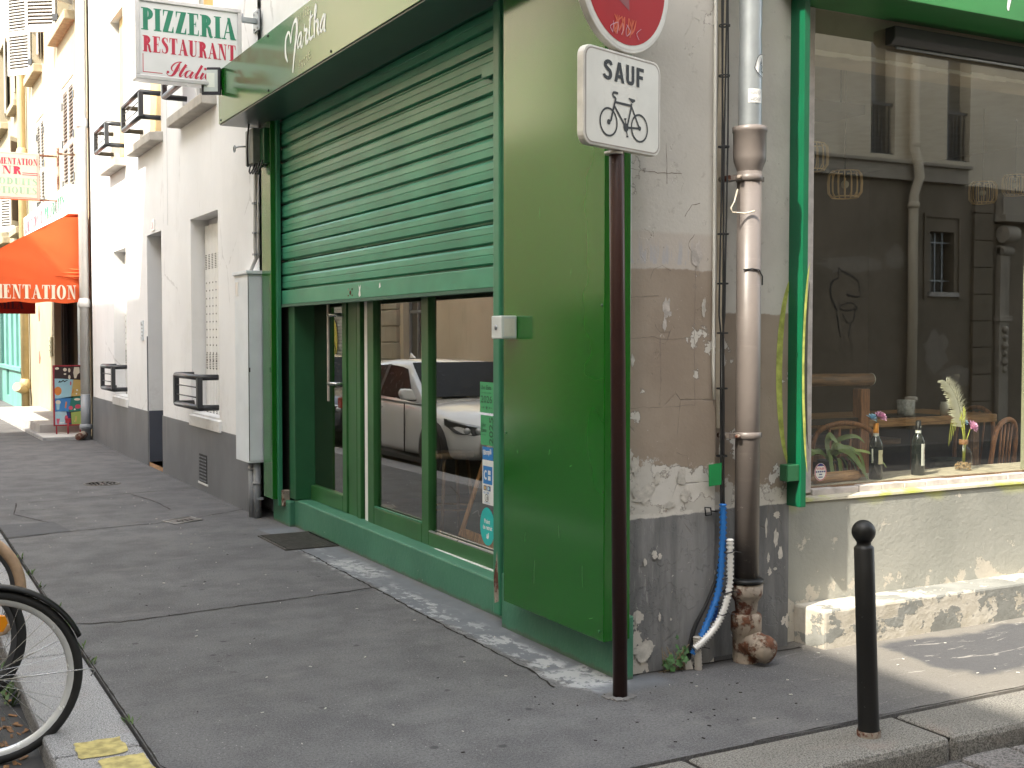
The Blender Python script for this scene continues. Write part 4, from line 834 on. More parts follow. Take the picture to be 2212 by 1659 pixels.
# old incised lines, scars and drips on the corner wall
def wall_crack(pts, w=.003):
    P = []
    for a, b_ in zip(pts, pts[1:]):
        n = max(2, int(math.hypot(b_[0]-a[0], b_[1]-a[1])/.02))
        P += [(a[0]+(b_[0]-a[0])*i/n+random.uniform(-.002,.002), a[1]+(b_[1]-a[1])*i/n+random.uniform(-.003,.003), w*random.uniform(.2,1.2)) for i in range(n)]
    P.append((*pts[-1], w)); flat(rib(P), (0, 4.66, 0), (1,0,0), (0,0,1), .0008).build('crack', MT['wcrack'], cb)
MT['wcrack'] = plain('crack_brown', (.20,.165,.135), .9)  # thin brown ribbons draw the incised lines
random.seed(9)
for pts in ([(3.12,1.60),(3.27,1.605),(3.30,1.595),(3.50,1.60)], [(3.11,1.272),(3.32,1.27),(3.50,1.275)], [(3.30,1.60),(3.305,1.4),(3.30,1.28)], [(3.505,1.92),(3.50,1.6),(3.505,1.27)], [(3.10,1.79),(3.29,1.80)], [(3.11,1.78),(3.112,1.66)],
            [(3.24,2.0-.12),(3.26,1.925),(3.31,1.945),(3.36,1.92)], [(3.27,1.66),(3.30,1.625),(3.36,1.63)], [(3.12,2.39),(3.28,2.38),(3.42,2.385)], [(3.12,2.28),(3.13,2.2)], [(3.33,2.52),(3.335,2.33)], [(3.16,2.66),(3.22,2.6),(3.25,2.62)], [(3.40,1.05),(3.46,1.03),(3.47,.98)], [(3.44,2.18),(3.48,2.24),(3.53,2.25)], [(3.50,2.10),(3.46,2.05),(3.50,1.98)]): wall_crack(pts)
SCN = [0]
def scar(cx, cz, rx, rz, m, n=22):
    SCN[0] += 1
    flat([[(cx+rx*random.uniform(.55,1.2)*math.cos(2*math.pi*i/n), cz+rz*random.uniform(.6,1.15)*math.sin(2*math.pi*i/n)) for i in range(n)]], (0, 4.66, 0), (1,0,0), (0,0,1), .0012+.0004*SCN[0]).build('paint_scar', m, cb)
sc1 = plain('greyish_scar', (.45,.41,.375), .85, amt=.2, scale=30, bump=.5); sc2 = plain('pale_plaster_scar', (.50,.47,.42), .9, amt=.15, scale=30, bump=.6)
scar(3.335, 1.745, .022, .055, sc1); scar(3.325, 1.665, .012, .035, sc1); scar(3.355, 1.715, .012, .015, sc1); scar(3.142, 1.495, .013, .030, sc2); scar(3.51, 2.0, .032, .075, sc1); scar(3.555, 1.745, .014, .055, sc2)
scar(3.115, 1.03, .030, .075, sc2); scar(3.16, 1.0, .025, .055, sc2); scar(3.20, .86, .075, .055, sc2); scar(3.285, .93, .022, .035, sc2); scar(3.43, .93, .03, .05, sc2); scar(3.45, .84, .03, .035, sc2); scar(3.36, .80, .03, .02, sc2)
scar(3.27, .565, .018, .022, sc2); scar(3.30, .555, .012, .018, sc2); scar(3.215, .535, .010, .022, sc2); scar(3.17, .27, .010, .035, sc2); scar(3.10, .25, .014, .075, sc2); scar(3.30, .265, .008, .022, sc2); scar(3.20, .105, .06, .045, sc2); scar(3.235, .12, .04, .04, sc2); scar(3.11, .05, .03, .045, sc2)
def scar2(cx, cz, rx, rz, n=20): flat([[(cx+rx*random.uniform(.55,1.2)*math.cos(2*math.pi*i/n), cz+rz*random.uniform(.6,1.15)*math.sin(2*math.pi*i/n)) for i in range(n)]], (0, 4.735, 0), (1,0,0), (0,0,1), .0012).build('paint_scar', sc2, cb)
for a in ((4.02, .63, .009, .05), (4.085, .57, .016, .05), (4.115, .49, .016, .04), (4.035, .47, .010, .03), (4.045, .40, .014, .022), (4.08, .41, .012, .01), (4.09, .69, .022, .02), (3.93, .24, .02, .03), (3.95, .17, .03, .03)): scar2(*a)

# scuffs on the cladding panel
random.seed(31)
for (y, z, L, a) in ((5.1, 1.02, .03, 70), (4.9, .98, .022, 30), (5.42, 1.0, .02, 120), (5.0, .62, .06, 95), (4.78, .42, .10, 92), (5.35, .55, .05, 80), (5.25, .35, .12, 88), (4.9, 1.9, .03, 60), (5.2, 2.2, .05, 85), (4.72, .28, .03, 20)):
    flat(rib([(L*i/4*math.cos(R(a))+random.uniform(-.002,.002), L*i/4*math.sin(R(a)), .0022*random.uniform(.4,1.2)) for i in range(5)]), (2.945, y, z), (0,-1,0), (0,0,1), .0006).build('scuff', MT['scuff'], sf)
# ------------------------------------------------------------------ white building beside the shop
WX = 3.03
wb = thing('white_building', 'white rendered house with a grey base between the pizzeria and the cream building', 'building', (3.03, 15, 0))
fx = lambda u, v, d: (WX+d, u, v)
win = [(11.80, 12.95, .80, 2.87), (16.66, 17.62, .80, 2.82), (11.90, 13.25, 4.02, 6.05), (14.36, 15.62, 4.02, 6.05), (16.66, 17.66, 4.02, 6.05)]
door = (14.42, 15.26, .05, 2.87)
upw = [(a, b, 7.2, 9.2) for a, b in ((11.9, 13.25), (14.36, 15.62), (16.66, 17.66))] + [(a, b, 10.3, 12.2) for a, b in ((11.9, 13.25), (14.36, 15.62), (16.66, 17.66))]
mb = MB(); wall_grid(mb, fx, 10.375, 19.50, -.1, 13.5, win+upw+[door], .19)
mb.box((WX+.2, 10.40, -.1), (12, 19.49, 13.45)); mb.build('wall', MT['white_wall'], wb)
mb = MB()
for a, b, z0, z1 in ((10.375, 14.42, -.1, .68), (15.26, 19.50, -.1, .685)): mb.box((WX-.012, a, z0), (WX+.001, b, z1))
mb.build('base_band', MT['grey_plinth'], wb, .004)
mb = MB(); mb.box((WX-.008, 15.262, .685), (WX+.001, 15.30, 1.62)); mb.box((WX-.013, 15.245, -.1), (WX+.10, 15.262, .05)); mb.build('grey_edge', MT['dark_jamb'], wb)
mb = MB(); mb.box((WX+.002, 15.252, .05), (WX+.19, 15.26, .69)); mb.build('jamb_paint', MT['dark_jamb'], wb)
mb = MB(); mb.box((WX-.002, 14.42, -.1), (WX+.5, 15.26, .05)); mb.build('door_step', plain('tan_door_step', (.42,.24,.12), .6), wb)
mb = MB(); mb.box((WX+.185, 14.43, .05), (WX+.199, 15.25, 2.86)); dd = mb.build('door', plain('grey_door_paint', (.12,.12,.125), .4), wb)
b = MB(); b.tube([(WX+.15, 14.55, 1.1), (WX+.15, 14.66, 1.1)], .012, 8); sub(b, 'handle', MT['alu'], dd)
b = MB(); b.prism([(WX+.02, 14.425, 2.30), (WX+.12, 14.425, 2.30), (WX+.12, 14.425, 2.14), (WX+.06, 14.425, 2.18)], (0, .05, 0)); b.build('door_closer', MT['grey'], wb)
# window sills (flush, under the ground-floor windows) and folded metal shutters
for (a, b, z0, z1) in win:
    s = MB()
    if z0 < 2: s.prism([(WX-.03, a-.10, .66), (WX-.035, a-.10, .775), (WX+.19, a-.10, .80), (WX+.19, a-.10, .66)], (0, b-a+.13, 0)); s.build('sill', MT['white_wall'], wb, .006)
    else: s.prism([(WX-.15, a-.10, 3.90), (WX-.155, a-.10, 4.0), (WX+.19, a-.10, 4.025), (WX+.19, a-.10, 3.90)], (0, b-a+.22, 0)); s.build('sill', MT['sill'], wb, .01)
def folded(y0, y1, z0, z1, n, xs):
    for k in range(n):
        w = (y1-y0)/n; b = MB(); ya, yb = y0+k*w, y0+(k+1)*w
        b.prism([(xs, ya+.003, z0), (xs, yb-.003, z0), (xs+.02, yb-.003, z0), (xs+.02, ya+.003, z0)], (0, 0, z1-z0)); p = b.build('shutter_leaf', MT['whitegloss'], wb, .004)
        h = MB()
        for i in range(13): h.box((xs-.0025, ya+w*.38, z1-.62-i*.083), (xs+.001, ya+w*.55, z1-.605-i*.083))
        for zz in (z1-.32, z0+.62, z0+.02):
            for i in range(9): h.box((xs-.002, ya+w*.3, zz-i*.018), (xs+.001, ya+w*.78, zz-i*.018+.007))
        tag(sub(h, 'perforation', MT['gap'], p), kind='stuff')
folded(12.0, 12.93, .80, 2.80, 7, WX+.145); folded(17.35, 17.62, .8, 2.78, 2, WX+.15)
folded(11.82, 12.0, .80, 2.80, 1, WX+.10)
def glazing(a, b, z0, z1, blind=None):
    g = MB(); g.box((WX+.17, a, z0), (WX+.175, b, z1)); g.build('pane', MT['wd'], wb)
    f = MB(); m = (a+b)/2
    for (p, q, r_, s_) in ((a, a+.07, z0, z1), (b-.07, b, z0, z1), (m-.04, m+.04, z0, z1), (a, b, z0, z0+.08), (a, b, z1-.08, z1)): f.box((WX+.14, p, r_), (WX+.172, q, s_))
    f.build('window_frame', MT['whitepaint'], wb)
    if blind:
        k = MB(); k.prism([(WX+.10, blind[0], z0), (WX+.10, blind[1], z0), (WX+.10, blind[1]-.12, z1), (WX+.10, blind[0], z1)], (.01, 0, 0)); k.build('curtain', blind[2], wb)
MT['wd'] = plain('window_dark', (.12,.115,.10), .08)
ochre = plain('ochre_curtain', (.62,.45,.22), .8); orangec = plain('orange_curtain', (.70,.17,.05), .8)
glazing(11.90, 13.25, 4.02, 6.05, (11.95, 12.75, orangec)); glazing(14.36, 15.62, 4.02, 6.05, (14.5, 15.5, ochre)); glazing(16.66, 17.66, 4.02, 6.05, (16.75, 17.6, ochre))
for a, b, c, d in upw: glazing(a, b, c, d)
for a, b, c, d in upw:
    s = MB(); s.box((WX-.14, a-.1, c-.12), (WX+.1, b+.1, c-.001)); s.build('sill', MT['sill'], wb, .01)
# small square guard rails before the windows
def guard(a, b, z0, z1, out=.17):
    r = .030; P = MB(); x = WX-out
    for z in (z0, z1): P.tube([(WX+.02, a, z), (x, a, z), (x, b, z), (WX+.02, b, z)], r, 8)
    p = P.build('railing', MT['rail'], wb)
    for y in (a, b):
        q = MB(); q.box((x-.026, y-.035, z0), (x+.026, y+.035, z1)); sub(q, 'post', MT['rail'], p, .003)
    for i in (1, 2):
        z = z0+(z1-z0)*i/3; q = MB(); q.tube([(x, a, z), (x, b, z)], .007, 6); sub(q, 'bar', MT['rail'], p)
guard(11.92, 12.95, .90, 1.205); guard(16.75, 17.60, .90, 1.205)
for a, b in ((11.98, 13.15), (14.42, 15.52), (16.72, 17.6)): guard(a, b, 4.19, 4.475, .22)
# plaque, intercom, vent
mb = MB(); mb.box((WX-.012, 14.76, 2.90), (WX, 14.92, 3.03)); pl = mb.build('number_plaque', MT['whitegloss'], wb)
sub(flat(sans_text('31', .08), (WX-.012, 14.89, 2.925), (0,-1,0), (0,0,1)), 'numerals', MT['letred'], pl)
mb = MB(); mb.box((WX-.012, 15.50, 1.57), (WX, 15.66, 1.82)); ic = mb.build('notice', plain('pale_notice', (.62,.66,.70), .4), wb)
q = MB()
for k in range(4): q.box((WX-.0135, 15.53, 1.62+k*.045), (WX-.011, 15.60, 1.64+k*.045))
q.box((WX-.0135, 15.59, 1.76), (WX-.011, 15.64, 1.80)); q.box((WX-.0135, 15.61, 1.59), (WX-.011, 15.645, 1.61)); sub(q, 'lines', MT['grey'], ic)
mb = MB(); mb.box((WX-.016, 12.28, .09), (WX-.008, 12.60, .385)); v = mb.build('vent', MT['black'], wb)
q = MB()
for i in range(5):
    for j in range(8): q.box((WX-.020, 12.30+i*.06, .105+j*.035), (WX-.015, 12.32+i*.06+.012, .118+j*.035))
tag(sub(q, 'grid', MT['grey'], v), kind='stuff')
mb = MB(); mb.box((WX-.02, 12.24, .07), (WX-.005, 12.64, .09)); mb.build('vent_sill', MT['whitepaint'], wb)
mb = MB(); mb.box((WX-.002, 14.05, 2.9), (WX+.0005, 14.062, 8)); mb.box((WX-.002, 14.05, 8), (WX+.0005, 14.058, 13.4)); mb.build('render_joint', plain('joint_grey', (.50,.50,.50), .8), wb)  # thin grey strip marks the joint in the render
# white down-pipe at the far corner, grey at its foot
t = thing('drain_pipe', 'white cast drain pipe with a grey foot at the far corner of the white house', 'drain pipe', (2.95, 19.6, 0))
b = MB(); b.tube([(2.93, 19.62, .72), (2.93, 19.62, 13.4)], .072, 14)
for z in (2.1, 4.9, 7.4): b.lathe((2.93, 19.62, z), [(.072,-.03),(.095,-.02),(.095,.05),(.085,.10),(.072,.12)], 14)
b.build('pipe', MT['whitepaint'], t)
b = MB(); b.tube([(2.93, 19.62, 0), (2.93, 19.62, .72)], .074, 14); b.lathe((2.93, 19.62, .16), [(.074,0),(.095,.01),(.095,.08),(.074,.09)], 14); b.build('foot', MT['grey'], t)
b = MB(); b.tube([(2.93, 19.62, .10), (2.84, 19.52, .07), (2.78, 19.45, .06)], [.06, .06, .05], 10); b.build('spout', MT['rust'], t)

# ------------------------------------------------------------------ the PIZZERIA sign box
t = thing('pizzeria_sign', 'white light box sign reading PIZZERIA RESTAURANT Italie on an arm from the white wall', 'shop sign', (2.4, 10.3, 3.8))
SX0, SX1, SZ0, SZ1, SY = 1.975, 2.86, 3.765, 4.435, 10.30
b = MB(); b.box((SX0, SY, SZ0), (SX1, SY+.17, SZ1)); b.build('case', MT['alu'], t, .008)
b = MB(); b.box((SX0+.028, SY-.004, SZ0+.03), (SX1-.028, SY+.001, SZ1-.03)); b.build('face', plain('opal_sign_face', (.72,.72,.73), .35, amt=.03), t)
b = MB(); w = .030
for (a, c, d, e) in ((SX0-.004, SX1+.004, SZ0-.004, SZ0+w), (SX0-.004, SX1+.004, SZ1-w, SZ1+.004), (SX0-.004, SX0+w, SZ0+w, SZ1-w), (SX1-w, SX1+.004, SZ0+w, SZ1-w)): b.box((a, SY-.018, d), (c, SY-.003, e))
b.build('frame', plain('grey_sign_frame', (.55,.54,.55), .35, .4), t, .004)
O = (0, SY-.004, 0)
flat(move(serif_text('PIZZERIA', .80, .185), 2.018, 4.17), O, (1,0,0), (0,0,1)).build('lettering', MT['letgreen'], t)
flat(move(serif_text('RESTAURANT', .79, .135), 2.028, 3.99), O, (1,0,0), (0,0,1)).build('lettering', MT['letred'], t)
flat(rect(2.028, 3.825, 2.034, 3.975)+rect(2.028, 3.82, 2.19, 3.826), O, (1,0,0), (0,0,1)).build('red_rule', MT['letred'], t)
def ita(pts, k=4): return rib([(2.192+x/2212*.48, 3.975-(y-x*.06)/1032*.222, w_*.00024) for x, y, w_ in smooth(pts, k)])
I = ita([(740,230,20),(620,235,26),(480,290,40),(370,390,50),(330,480,50),(350,560,34),(410,600,20)])
I += ita([(735,235,18),(660,270,40),(600,380,90),(520,540,110),(440,680,100),(350,770,60),(260,785,26),(170,740,22),(150,680,40)]) + move([disc(0,0,.011)], 2.192+195/2212*.48, 3.975-(640-11)/1032*.222)
I += ita([(900,320,80),(800,480,90),(700,640,90),(650,760,80),(690,800,40),(760,740,16),(830,650,12)]) + ita([(560,600,14),(630,550,14),(655,450,14)]) + ita([(870,425,14),(940,430,14)])
I += ita([(1080,570,20),(1000,560,30),(900,640,80),(860,760,70),(900,820,40),(980,780,20),(1080,660,16)]) + ita([(1160,590,80),(1080,720,84),(1050,820,60),(1100,830,26),(1200,720,14),(1270,640,12)])
I += ita([(1520,330,84),(1400,540,90),(1300,720,90),(1260,820,74),(1300,850,36),(1400,760,14)])
I += ita([(1570,620,84),(1500,740,84),(1460,840,66),(1510,860,30),(1600,770,14)]) + move([disc(0,0,.011)], 2.192+1645/2212*.48, 3.975-(460-99)/1032*.222)
I += ita([(1760,740,24),(1700,640,40),(1650,760,70),(1680,850,50),(1790,790,16)])
flat(I, O, (1,0,0), (0,0,1)).build('script_lettering', MT['letred'], t)
b = MB(); b.box((SX1, SY+.06, 4.355), (WX-.01, SY+.10, 4.40)); b.box((SX1, SY+.06, 3.84), (WX-.01, SY+.10, 3.885)); b.build('arm', MT['galv'], t, .003)
b = MB(); b.box((WX-.014, SY, 4.29), (WX, SY+.16, 4.47)); b.build('wall_plate', MT['galv'], t, .002)
b = MB()
for y in (SY+.03, SY+.13):
    for z in (4.315, 4.445): b.lathe((WX-.014, y, z), [(0,.008),(.010,.006),(.012,0)], 8, (-1,0,0))
b.lathe((2.90, SY+.08, 4.40), [(.008,0),(.008,.03),(0,.035)], 8); b.build('bolt', MT['grey'], t)

# ------------------------------------------------------------------ cream building with shutters, shop and awning
cr = thing('cream_building', 'cream rendered house with white louvred shutters beyond the white house', 'building', (3.03, 24, 0))
ops = [(20.55, 23.95, .16, 2.62), (21.15, 22.5, 4.05, 6.0), (25.05, 26.2, 4.05, 6.0), (21.0, 22.9, 7.0, 9.0), (25.3, 26.7, 6.98, 9.0), (28.9, 30.2, 4.1, 6.1), (29.0, 30.3, 6.95, 9.0), (32.0, 33.9, 4.1, 6.2), (32.0, 33.9, 6.9, 9.0)]
mb = MB(); wall_grid(mb, fx, 19.66, 40, -.1, 14, ops, .22); mb.box((WX+.9, 19.68, -.1), (12, 40, 13.9)); mb.build('wall', MT['cream'], cr)
for a, b, c, d in ops[1:]: mb = MB(); mb.box((WX+.19, a, c), (WX+.215, b, d)); mb.build('window_back', MT['wd'], cr)
MT['cs'] = plain('cream_sill', (.36,.30,.20), .8, amt=.15, scale=8)
for a, b, c, d in ops[1:]:
    s = MB(); s.box((WX-.17, a-.12, c-.16), (WX+.15, b+.12, c-.001)); s.build('sill', MT['cs'], cr, .015)
lou_n = 30
def shutter(y0, y1, z0, z1, x0, x1, m='shutw'):
    """a louvred leaf between two plan points; slats far too small to pick apart are one part"""
    a, b = Vector((x0, y0, 0)), Vector((x1, y1, 0)); u = (b-a); L = u.length; u.normalize(); n = Vector((u.y, -u.x, 0))
    if n.x > 0: n = -n
    f = MB(); c0 = (a+b)/2; zc = (z0+z1)/2; st = L*.09
    for q in (a+u*st/2, b-u*st/2): f.obox((q.x, q.y, zc), u*st/2, n*.018, (0, 0, (z1-z0)/2))
    for z, h in ((z0+.06, .06), (z1-.05, .05), (z0+(z1-z0)*.46, .04)): f.obox((c0.x, c0.y, z), u*(L/2-st), n*.016, (0, 0, h))
    p = f.build('shutter', MT[m], cr)
    l = MB(); N = int((z1-z0)/.062)
    for i in range(1, N-1):
        z = z0+(z1-z0)*i/N
        if abs(z-(z0+(z1-z0)*.46)) < .05: continue
        l.obox((c0.x, c0.y, z), u*(L/2-st), n*.016+Vector((0,0,-.016)), Vector((0,0,.006))+n*.004)
    tag(sub(l, 'louvre', MT[m], p), kind='stuff')
    k = MB(); k.obox(Vector((c0.x, c0.y, zc)) - n*.02, u*(L/2-st), n*.002, (0, 0, (z1-z0)/2-.1)); sub(k, 'shutter_back', MT['shutd'], p)
    h = MB()
    for z in (z0+.25, z0+(z1-z0)*.5, z1-.3): h.obox(Vector((a.x, a.y, z))+n*.02, u*.05, n*.012, (0,0,.06))
    sub(h, 'hinge', MT['rail'], p)
shutter(21.16, 21.81, 4.06, 5.98, WX+.02, WX+.02); shutter(22.49, 21.84, 4.06, 5.98, WX+.02, WX+.02)
shutter(25.06, 25.60, 4.06, 5.98, WX+.02, WX+.02); shutter(26.19, 25.65, 4.06, 5.98, WX+.02, WX+.02)
shutter(20.98, 20.60, 7.1, 8.98, WX-.03, WX-.52); shutter(22.92, 23.25, 7.1, 8.98, WX-.03, WX-.50)
shutter(25.28, 24.85, 7.08, 8.98, WX-.03, WX-.12); shutter(26.72, 27.2, 7.08, 8.98, WX-.03, WX-.42)
shutter(28.88, 28.4, 7.0, 8.9, WX-.03, WX-.2); shutter(30.22, 30.7, 4.1, 6.05, WX-.03, WX-.3); shutter(28.88, 28.5, 4.1, 6.05, WX-.03, WX-.3)
shutter(31.98, 31.2, 4.15, 6.15, WX-.03, WX-.10); shutter(31.98, 31.2, 7.0, 8.9, WX-.03, WX-.12)
t = thing('yellow_drain_pipe', 'yellow painted drain pipe running down the cream house', 'drain pipe', (2.92, 27.85, 0))
b = MB(); b.tube([(2.92, 27.9, 0), (2.92, 27.9, 13.8)], .085, 12)
for z in (.55, 3.2, 5.55, 8): b.lathe((2.92, 27.9, z), [(.085,-.06),(.12,-.04),(.12,.06),(.10,.14),(.085,.16)], 12)
b.build('pipe', MT['ypipe'], t)
b = MB(); b.tube([(2.92, 27.9, .45), (2.80, 27.75, .52), (2.72, 27.65, .55)], [.10, .11, .10], 10); b.build('branch', MT['ypipe'], t)
# shop under the awning
mb = MB(); mb.box((WX+.62, 20.0, .1), (WX+.66, 24.2, 2.7)); mb.build('shop_back', MT['maroon'], cr)
mb = MB()
for y, w_ in ((20.58, .06), (20.85, .05), (23.82, .10), (23.6, .04)): mb.box((WX+.12, y, .17), (WX+.19, y+w_, 2.6))
mb.build('door_frame', plain('dark_shop_frame', (.03,.028,.03), .35), cr)
mb = MB(); mb.box((WX+.21, 20.56, .17), (WX+.216, 23.9, 2.6)); mb.build('shop_pane', MT['glass2'], cr)
mb = MB(); mb.box((WX+.36, 21.1, .2), (WX+.6, 21.6, 1.1)); mb.box((WX+.40, 22.2, .2), (WX+.6, 22.7, 1.3)); mb.build('shop_counter', plain('pale_counter', (.52,.46,.36), .6), cr)
mb = MB(); mb.box((WX+.59, 21.9, 1.45), (WX+.61, 22.1, 1.8)); mb.build('price_card', MT['p_gold'], cr)
mb = MB(); mb.box((WX+.59, 21.9, 1.2), (WX+.612, 22.1, 1.44)); mb.build('price_card', MT['letred'], cr)
mb = MB(); mb.box((WX-.006, 20.05, .16), (WX+.02, 20.54, 2.62)); mb.build('door_cheek', MT['maroon'], cr)
mb = MB(); mb.box((WX-.03, 24.15, 1.25), (WX-.005, 24.55, 1.62)); nt = mb.build('notice_board', plain('olive_notice', (.42,.42,.28), .6), cr)
sub(flat([q for k in range(3) for q in rib(smooth([(.05,.28-k*.09,.02),(.12,.30-k*.09,.015),(.2,.25-k*.09,.02),(.3,.29-k*.09,.01)]))], (WX-.03, 24.52, 1.25), (0,-1,0), (0,0,1)), 'scribble', MT['gap'], nt)
fr_ = plain('faded_red', (.42,.13,.09), .6)
for z, s_ in ((2.1, .16), (1.2, .13)): mb = MB(); mb.prism([(WX-.012, 26.2, z-s_), (WX-.012, 26.3, z), (WX-.012, 26.2, z+s_), (WX-.012, 26.1, z)], (.012, 0, 0)); mb.build('red_tag', fr_, cr)
# sign band above the awning
b = MB(); b.box((2.74, 19.86, 3.55), (3.02, 26.0, 4.02)); sb = b.build('sign_band', MT['whitegloss'], cr)
for txt, yl, wd_, m_ in (('ALIMENTATION', 25.9, 2.3, 'letred'), ('NR', 23.4, .42, 'letred'), ('PRODUITS', 22.7, 2.5, 'letgreen')):
    sub(flat(serif_text(txt, wd_, .22), (2.738, yl, 3.68), (0,-1,0), (0,0,1)), 'lettering', MT[m_], sb)
# awning: side curtain towards the viewer, sloping top, valances
t = thing('awning', 'orange shop awning with ALIMENTATION in cream letters on its side', 'awning', (2.4, 19.8, 2.2))
AY = 19.72
top = [(3.0, 3.50), (2.63, 3.475), (2.3, 3.29), (1.9, 3.06), (1.55, 2.86), (1.0, 2.52)]
V = []; F = []; n = 12
for i in range(n+1):
    x = 3.0-2.0*i/n
    zt = next(a[1]+(b_[1]-a[1])*(a[0]-x)/(a[0]-b_[0]) for a, b_ in zip(top, top[1:]) if b_[0]-1e-6 <= x <= a[0]+1e-6)
    for j in range(7):
        z = 2.50+(zt-2.50)*j/6; V.append((x, AY+.012*math.sin(x*5+j*.6)*(1-j/6)+.01*math.sin(j*2+x*9), z))
for i in range(n):
    for j in range(6): F.append((i*7+j, (i+1)*7+j, (i+1)*7+j+1, i*7+j+1))
b = MB(); b.add(V, F, True); b.build('side_curtain', MT['orange'], t)
b = MB(); T = [Vector((x, AY, z)) for x, z in top]
for a, c in zip(T, T[1:]): b.poly([a, c, c+Vector((0, 4.2, 0)), a+Vector((0, 4.2, 0))])
b.build('canopy', MT['orange'], t)
V = []; F = []; n = 30
for i in range(n+1):
    x = 3.0-2.0*i/n
    for j in range(4): V.append((x, AY-.008+.010*math.sin(i*1.3)*(1-j/3)*(1 if x > 2.84 else .25), 2.15+.36*j/3+.012*math.sin(i*.9)*(j == 0)))
for i in range(n):
    for j in range(3): F.append((i*4+j, (i+1)*4+j, (i+1)*4+j+1, i*4+j+1))
b = MB(); b.add(V, F, True); b.build('valance', MT['orange'], t)
b = MB()
for i in range(3): b.tube([(2.99-.0*i, AY-.012, 2.72-.10*i), (2.86, AY-.03, 2.66-.05*i), (2.72-.1*i, AY-.015, 2.68-.06*i)], [.006, .02, .004], 6)
b.build('fold', MT['orange'], t)
flat(move(serif_text('ALIMENTATION', 1.60, .215), 1.235, 0), (0, AY-.020, 2.205), (1,0,0), (0,0,1)).build('lettering', MT['letcream'], t)
b = MB(); b.box((1.0, AY+4.2, 2.05), (2.70, AY+4.22, 2.46)); b.build('far_valance', MT['red'], t)
flat(move(serif_text('NOITATNEMILA', 1.4, .18), 1.1, 0), (0, AY+4.2, 2.14), (1,0,0), (0,0,1)).build('back_lettering', MT['maroon'], t)
b = MB(); b.box((1.0, AY, 2.1), (1.02, AY+4.2, 2.52)); b.build('front_valance', MT['red'], t)
# hanging sign ALIMENTATION NR
t = thing('grocery_sign', 'pale hanging sign reading ALIMENTATION NR PRODUITS EXOTIQUES on a bracket', 'shop sign', (1.9, 21, 4))
hy = 21.0; hx1 = 2.47; hz0, hz1 = 3.86, 4.62
b = MB(); b.box((1.50, hy, hz0), (hx1, hy+.12, hz1)); b.build('case', plain('sign_case_pink_grey', (.42,.36,.32), .5), t, .01)
b = MB(); b.box((1.53, hy-.004, hz0+.035), (hx1-.05, hy+.001, hz1-.035)); b.build('face', plain('pale_cream_face', (.52,.50,.43), .5, amt=.02), t)
O = (0, hy-.004, 0)
flat(move(serif_text('ALIMENTATION', .78, .105), 1.66, 4.42), O, (1,0,0), (0,0,1)).build('lettering', MT['letred'], t)
flat(move(serif_text('NR', .31, .13), 1.89, 4.265), O, (1,0,0), (0,0,1)).build('lettering', MT['letred'], t)
flat(rect(2.20, 4.285, 2.435, 4.297)+rect(2.20, 4.255, 2.435, 4.267), O, (1,0,0), (0,0,1)).build('red_rule', MT['letred'], t)
pg = plain('faded_sign_green', (.22,.40,.29), .5)
flat(move(serif_text('PRODUITS', .80, .11), 1.635, 4.095), O, (1,0,0), (0,0,1)).build('lettering', pg, t)
flat(move(serif_text('EXOTIQUES', .86, .11), 1.565, 3.95), O, (1,0,0), (0,0,1)).build('lettering', pg, t)
b = MB()
for z in (3.87, 4.60): b.tube([(hx1, hy+.06, z), (2.76, hy+.06, z)], .018, 6)
b.tube([(2.76, hy+.06, 3.3), (2.76, hy+.06, 4.75)], .022, 6)
for z in (3.4, 4.65): b.tube([(2.76, hy+.06, z), (WX, hy+.06, z)], .018, 6)
b.build('bracket', MT['rust'], t)
# steps with pale strips and the ice cream board
t = thing('shop_steps', 'low stone shop steps with pale and dark strips beside the white house', 'steps', (2.4, 21, 0))
mb = MB(); mb.prism([(2.30, 19.66, -.05), (3.02, 19.66, -.05), (3.02, 26.5, -.05), (2.18, 26.5, -.05)], (0, 0, .105)); mb.build('lower_step', plain('grey_step_stone', (.34,.335,.33), .8, amt=.15, bump=.4), t, .01)
mb = MB(); mb.prism([(2.36, 20.6, .055), (3.02, 20.6, .055), (3.02, 26.4, .055), (2.25, 26.4, .055)], (0, 0, .13)); mb.build('upper_step', plain('pale_step_stone', (.40,.38,.36), .8, amt=.1, bump=.3), t, .008)
m_ = plain('pale_strip', (.66,.64,.60), .7); n_ = 0
for k in range(12):
    y = 19.70+k*.078; b = MB(); b.box((2.305, y, .055), (3.0, y+.040, .060)); b.build('strip', m_, t)
for k in range(26):
    y = 20.64+k*.15; b = MB(); b.box((2.37, y, .185), (3.0, y+.075, .190)); b.build('strip', m_, t)
t = thing('ice_cream_board', 'tall poster stand with colourful ice cream pictures in a red frame', 'poster stand', (2.75, 20.2, .06))
px0, px1, pz0, pz1, py = 2.525, 2.975, .19, 1.165, 20.2
b = MB(); b.box((px0, py, pz0), (px1, py+.03, pz1)); b.build('back', MT['posterred'], t)
b = MB(); w = .022
for a, c, d, e in ((px0, px1, pz0, pz0+w), (px0, px1, pz1-w, pz1), (px0, px0+w, pz0+w, pz1-w), (px1-w, px1, pz0+w, pz1-w)): b.box((a, py-.014, d), (c, py-.001, e))
b.build('frame', MT['posterred'], t, .003)
b = MB()
for x in (2.57, 2.93): b.tube([(x, py+.01, .06), (x, py+.01, .2)], .012, 6)
b.tube([(2.74, py-.02, .06), (2.74, py-.02, .26)], .014, 6); b.box((2.70, py-.03, .235), (2.78, py-.005, .31)); b.build('foot', MT['posterred'], t)
W, Hh = .406, .93; O = (px0+.022, py-.001, pz0+.022)
def post(polys, m, l): flat(polys, O, (1,0,0), (0,0,1), l).build('print', MT[m], t)
post([[(0,0),(W,0),(W,Hh),(0,Hh)]], 'p_dark', .001)
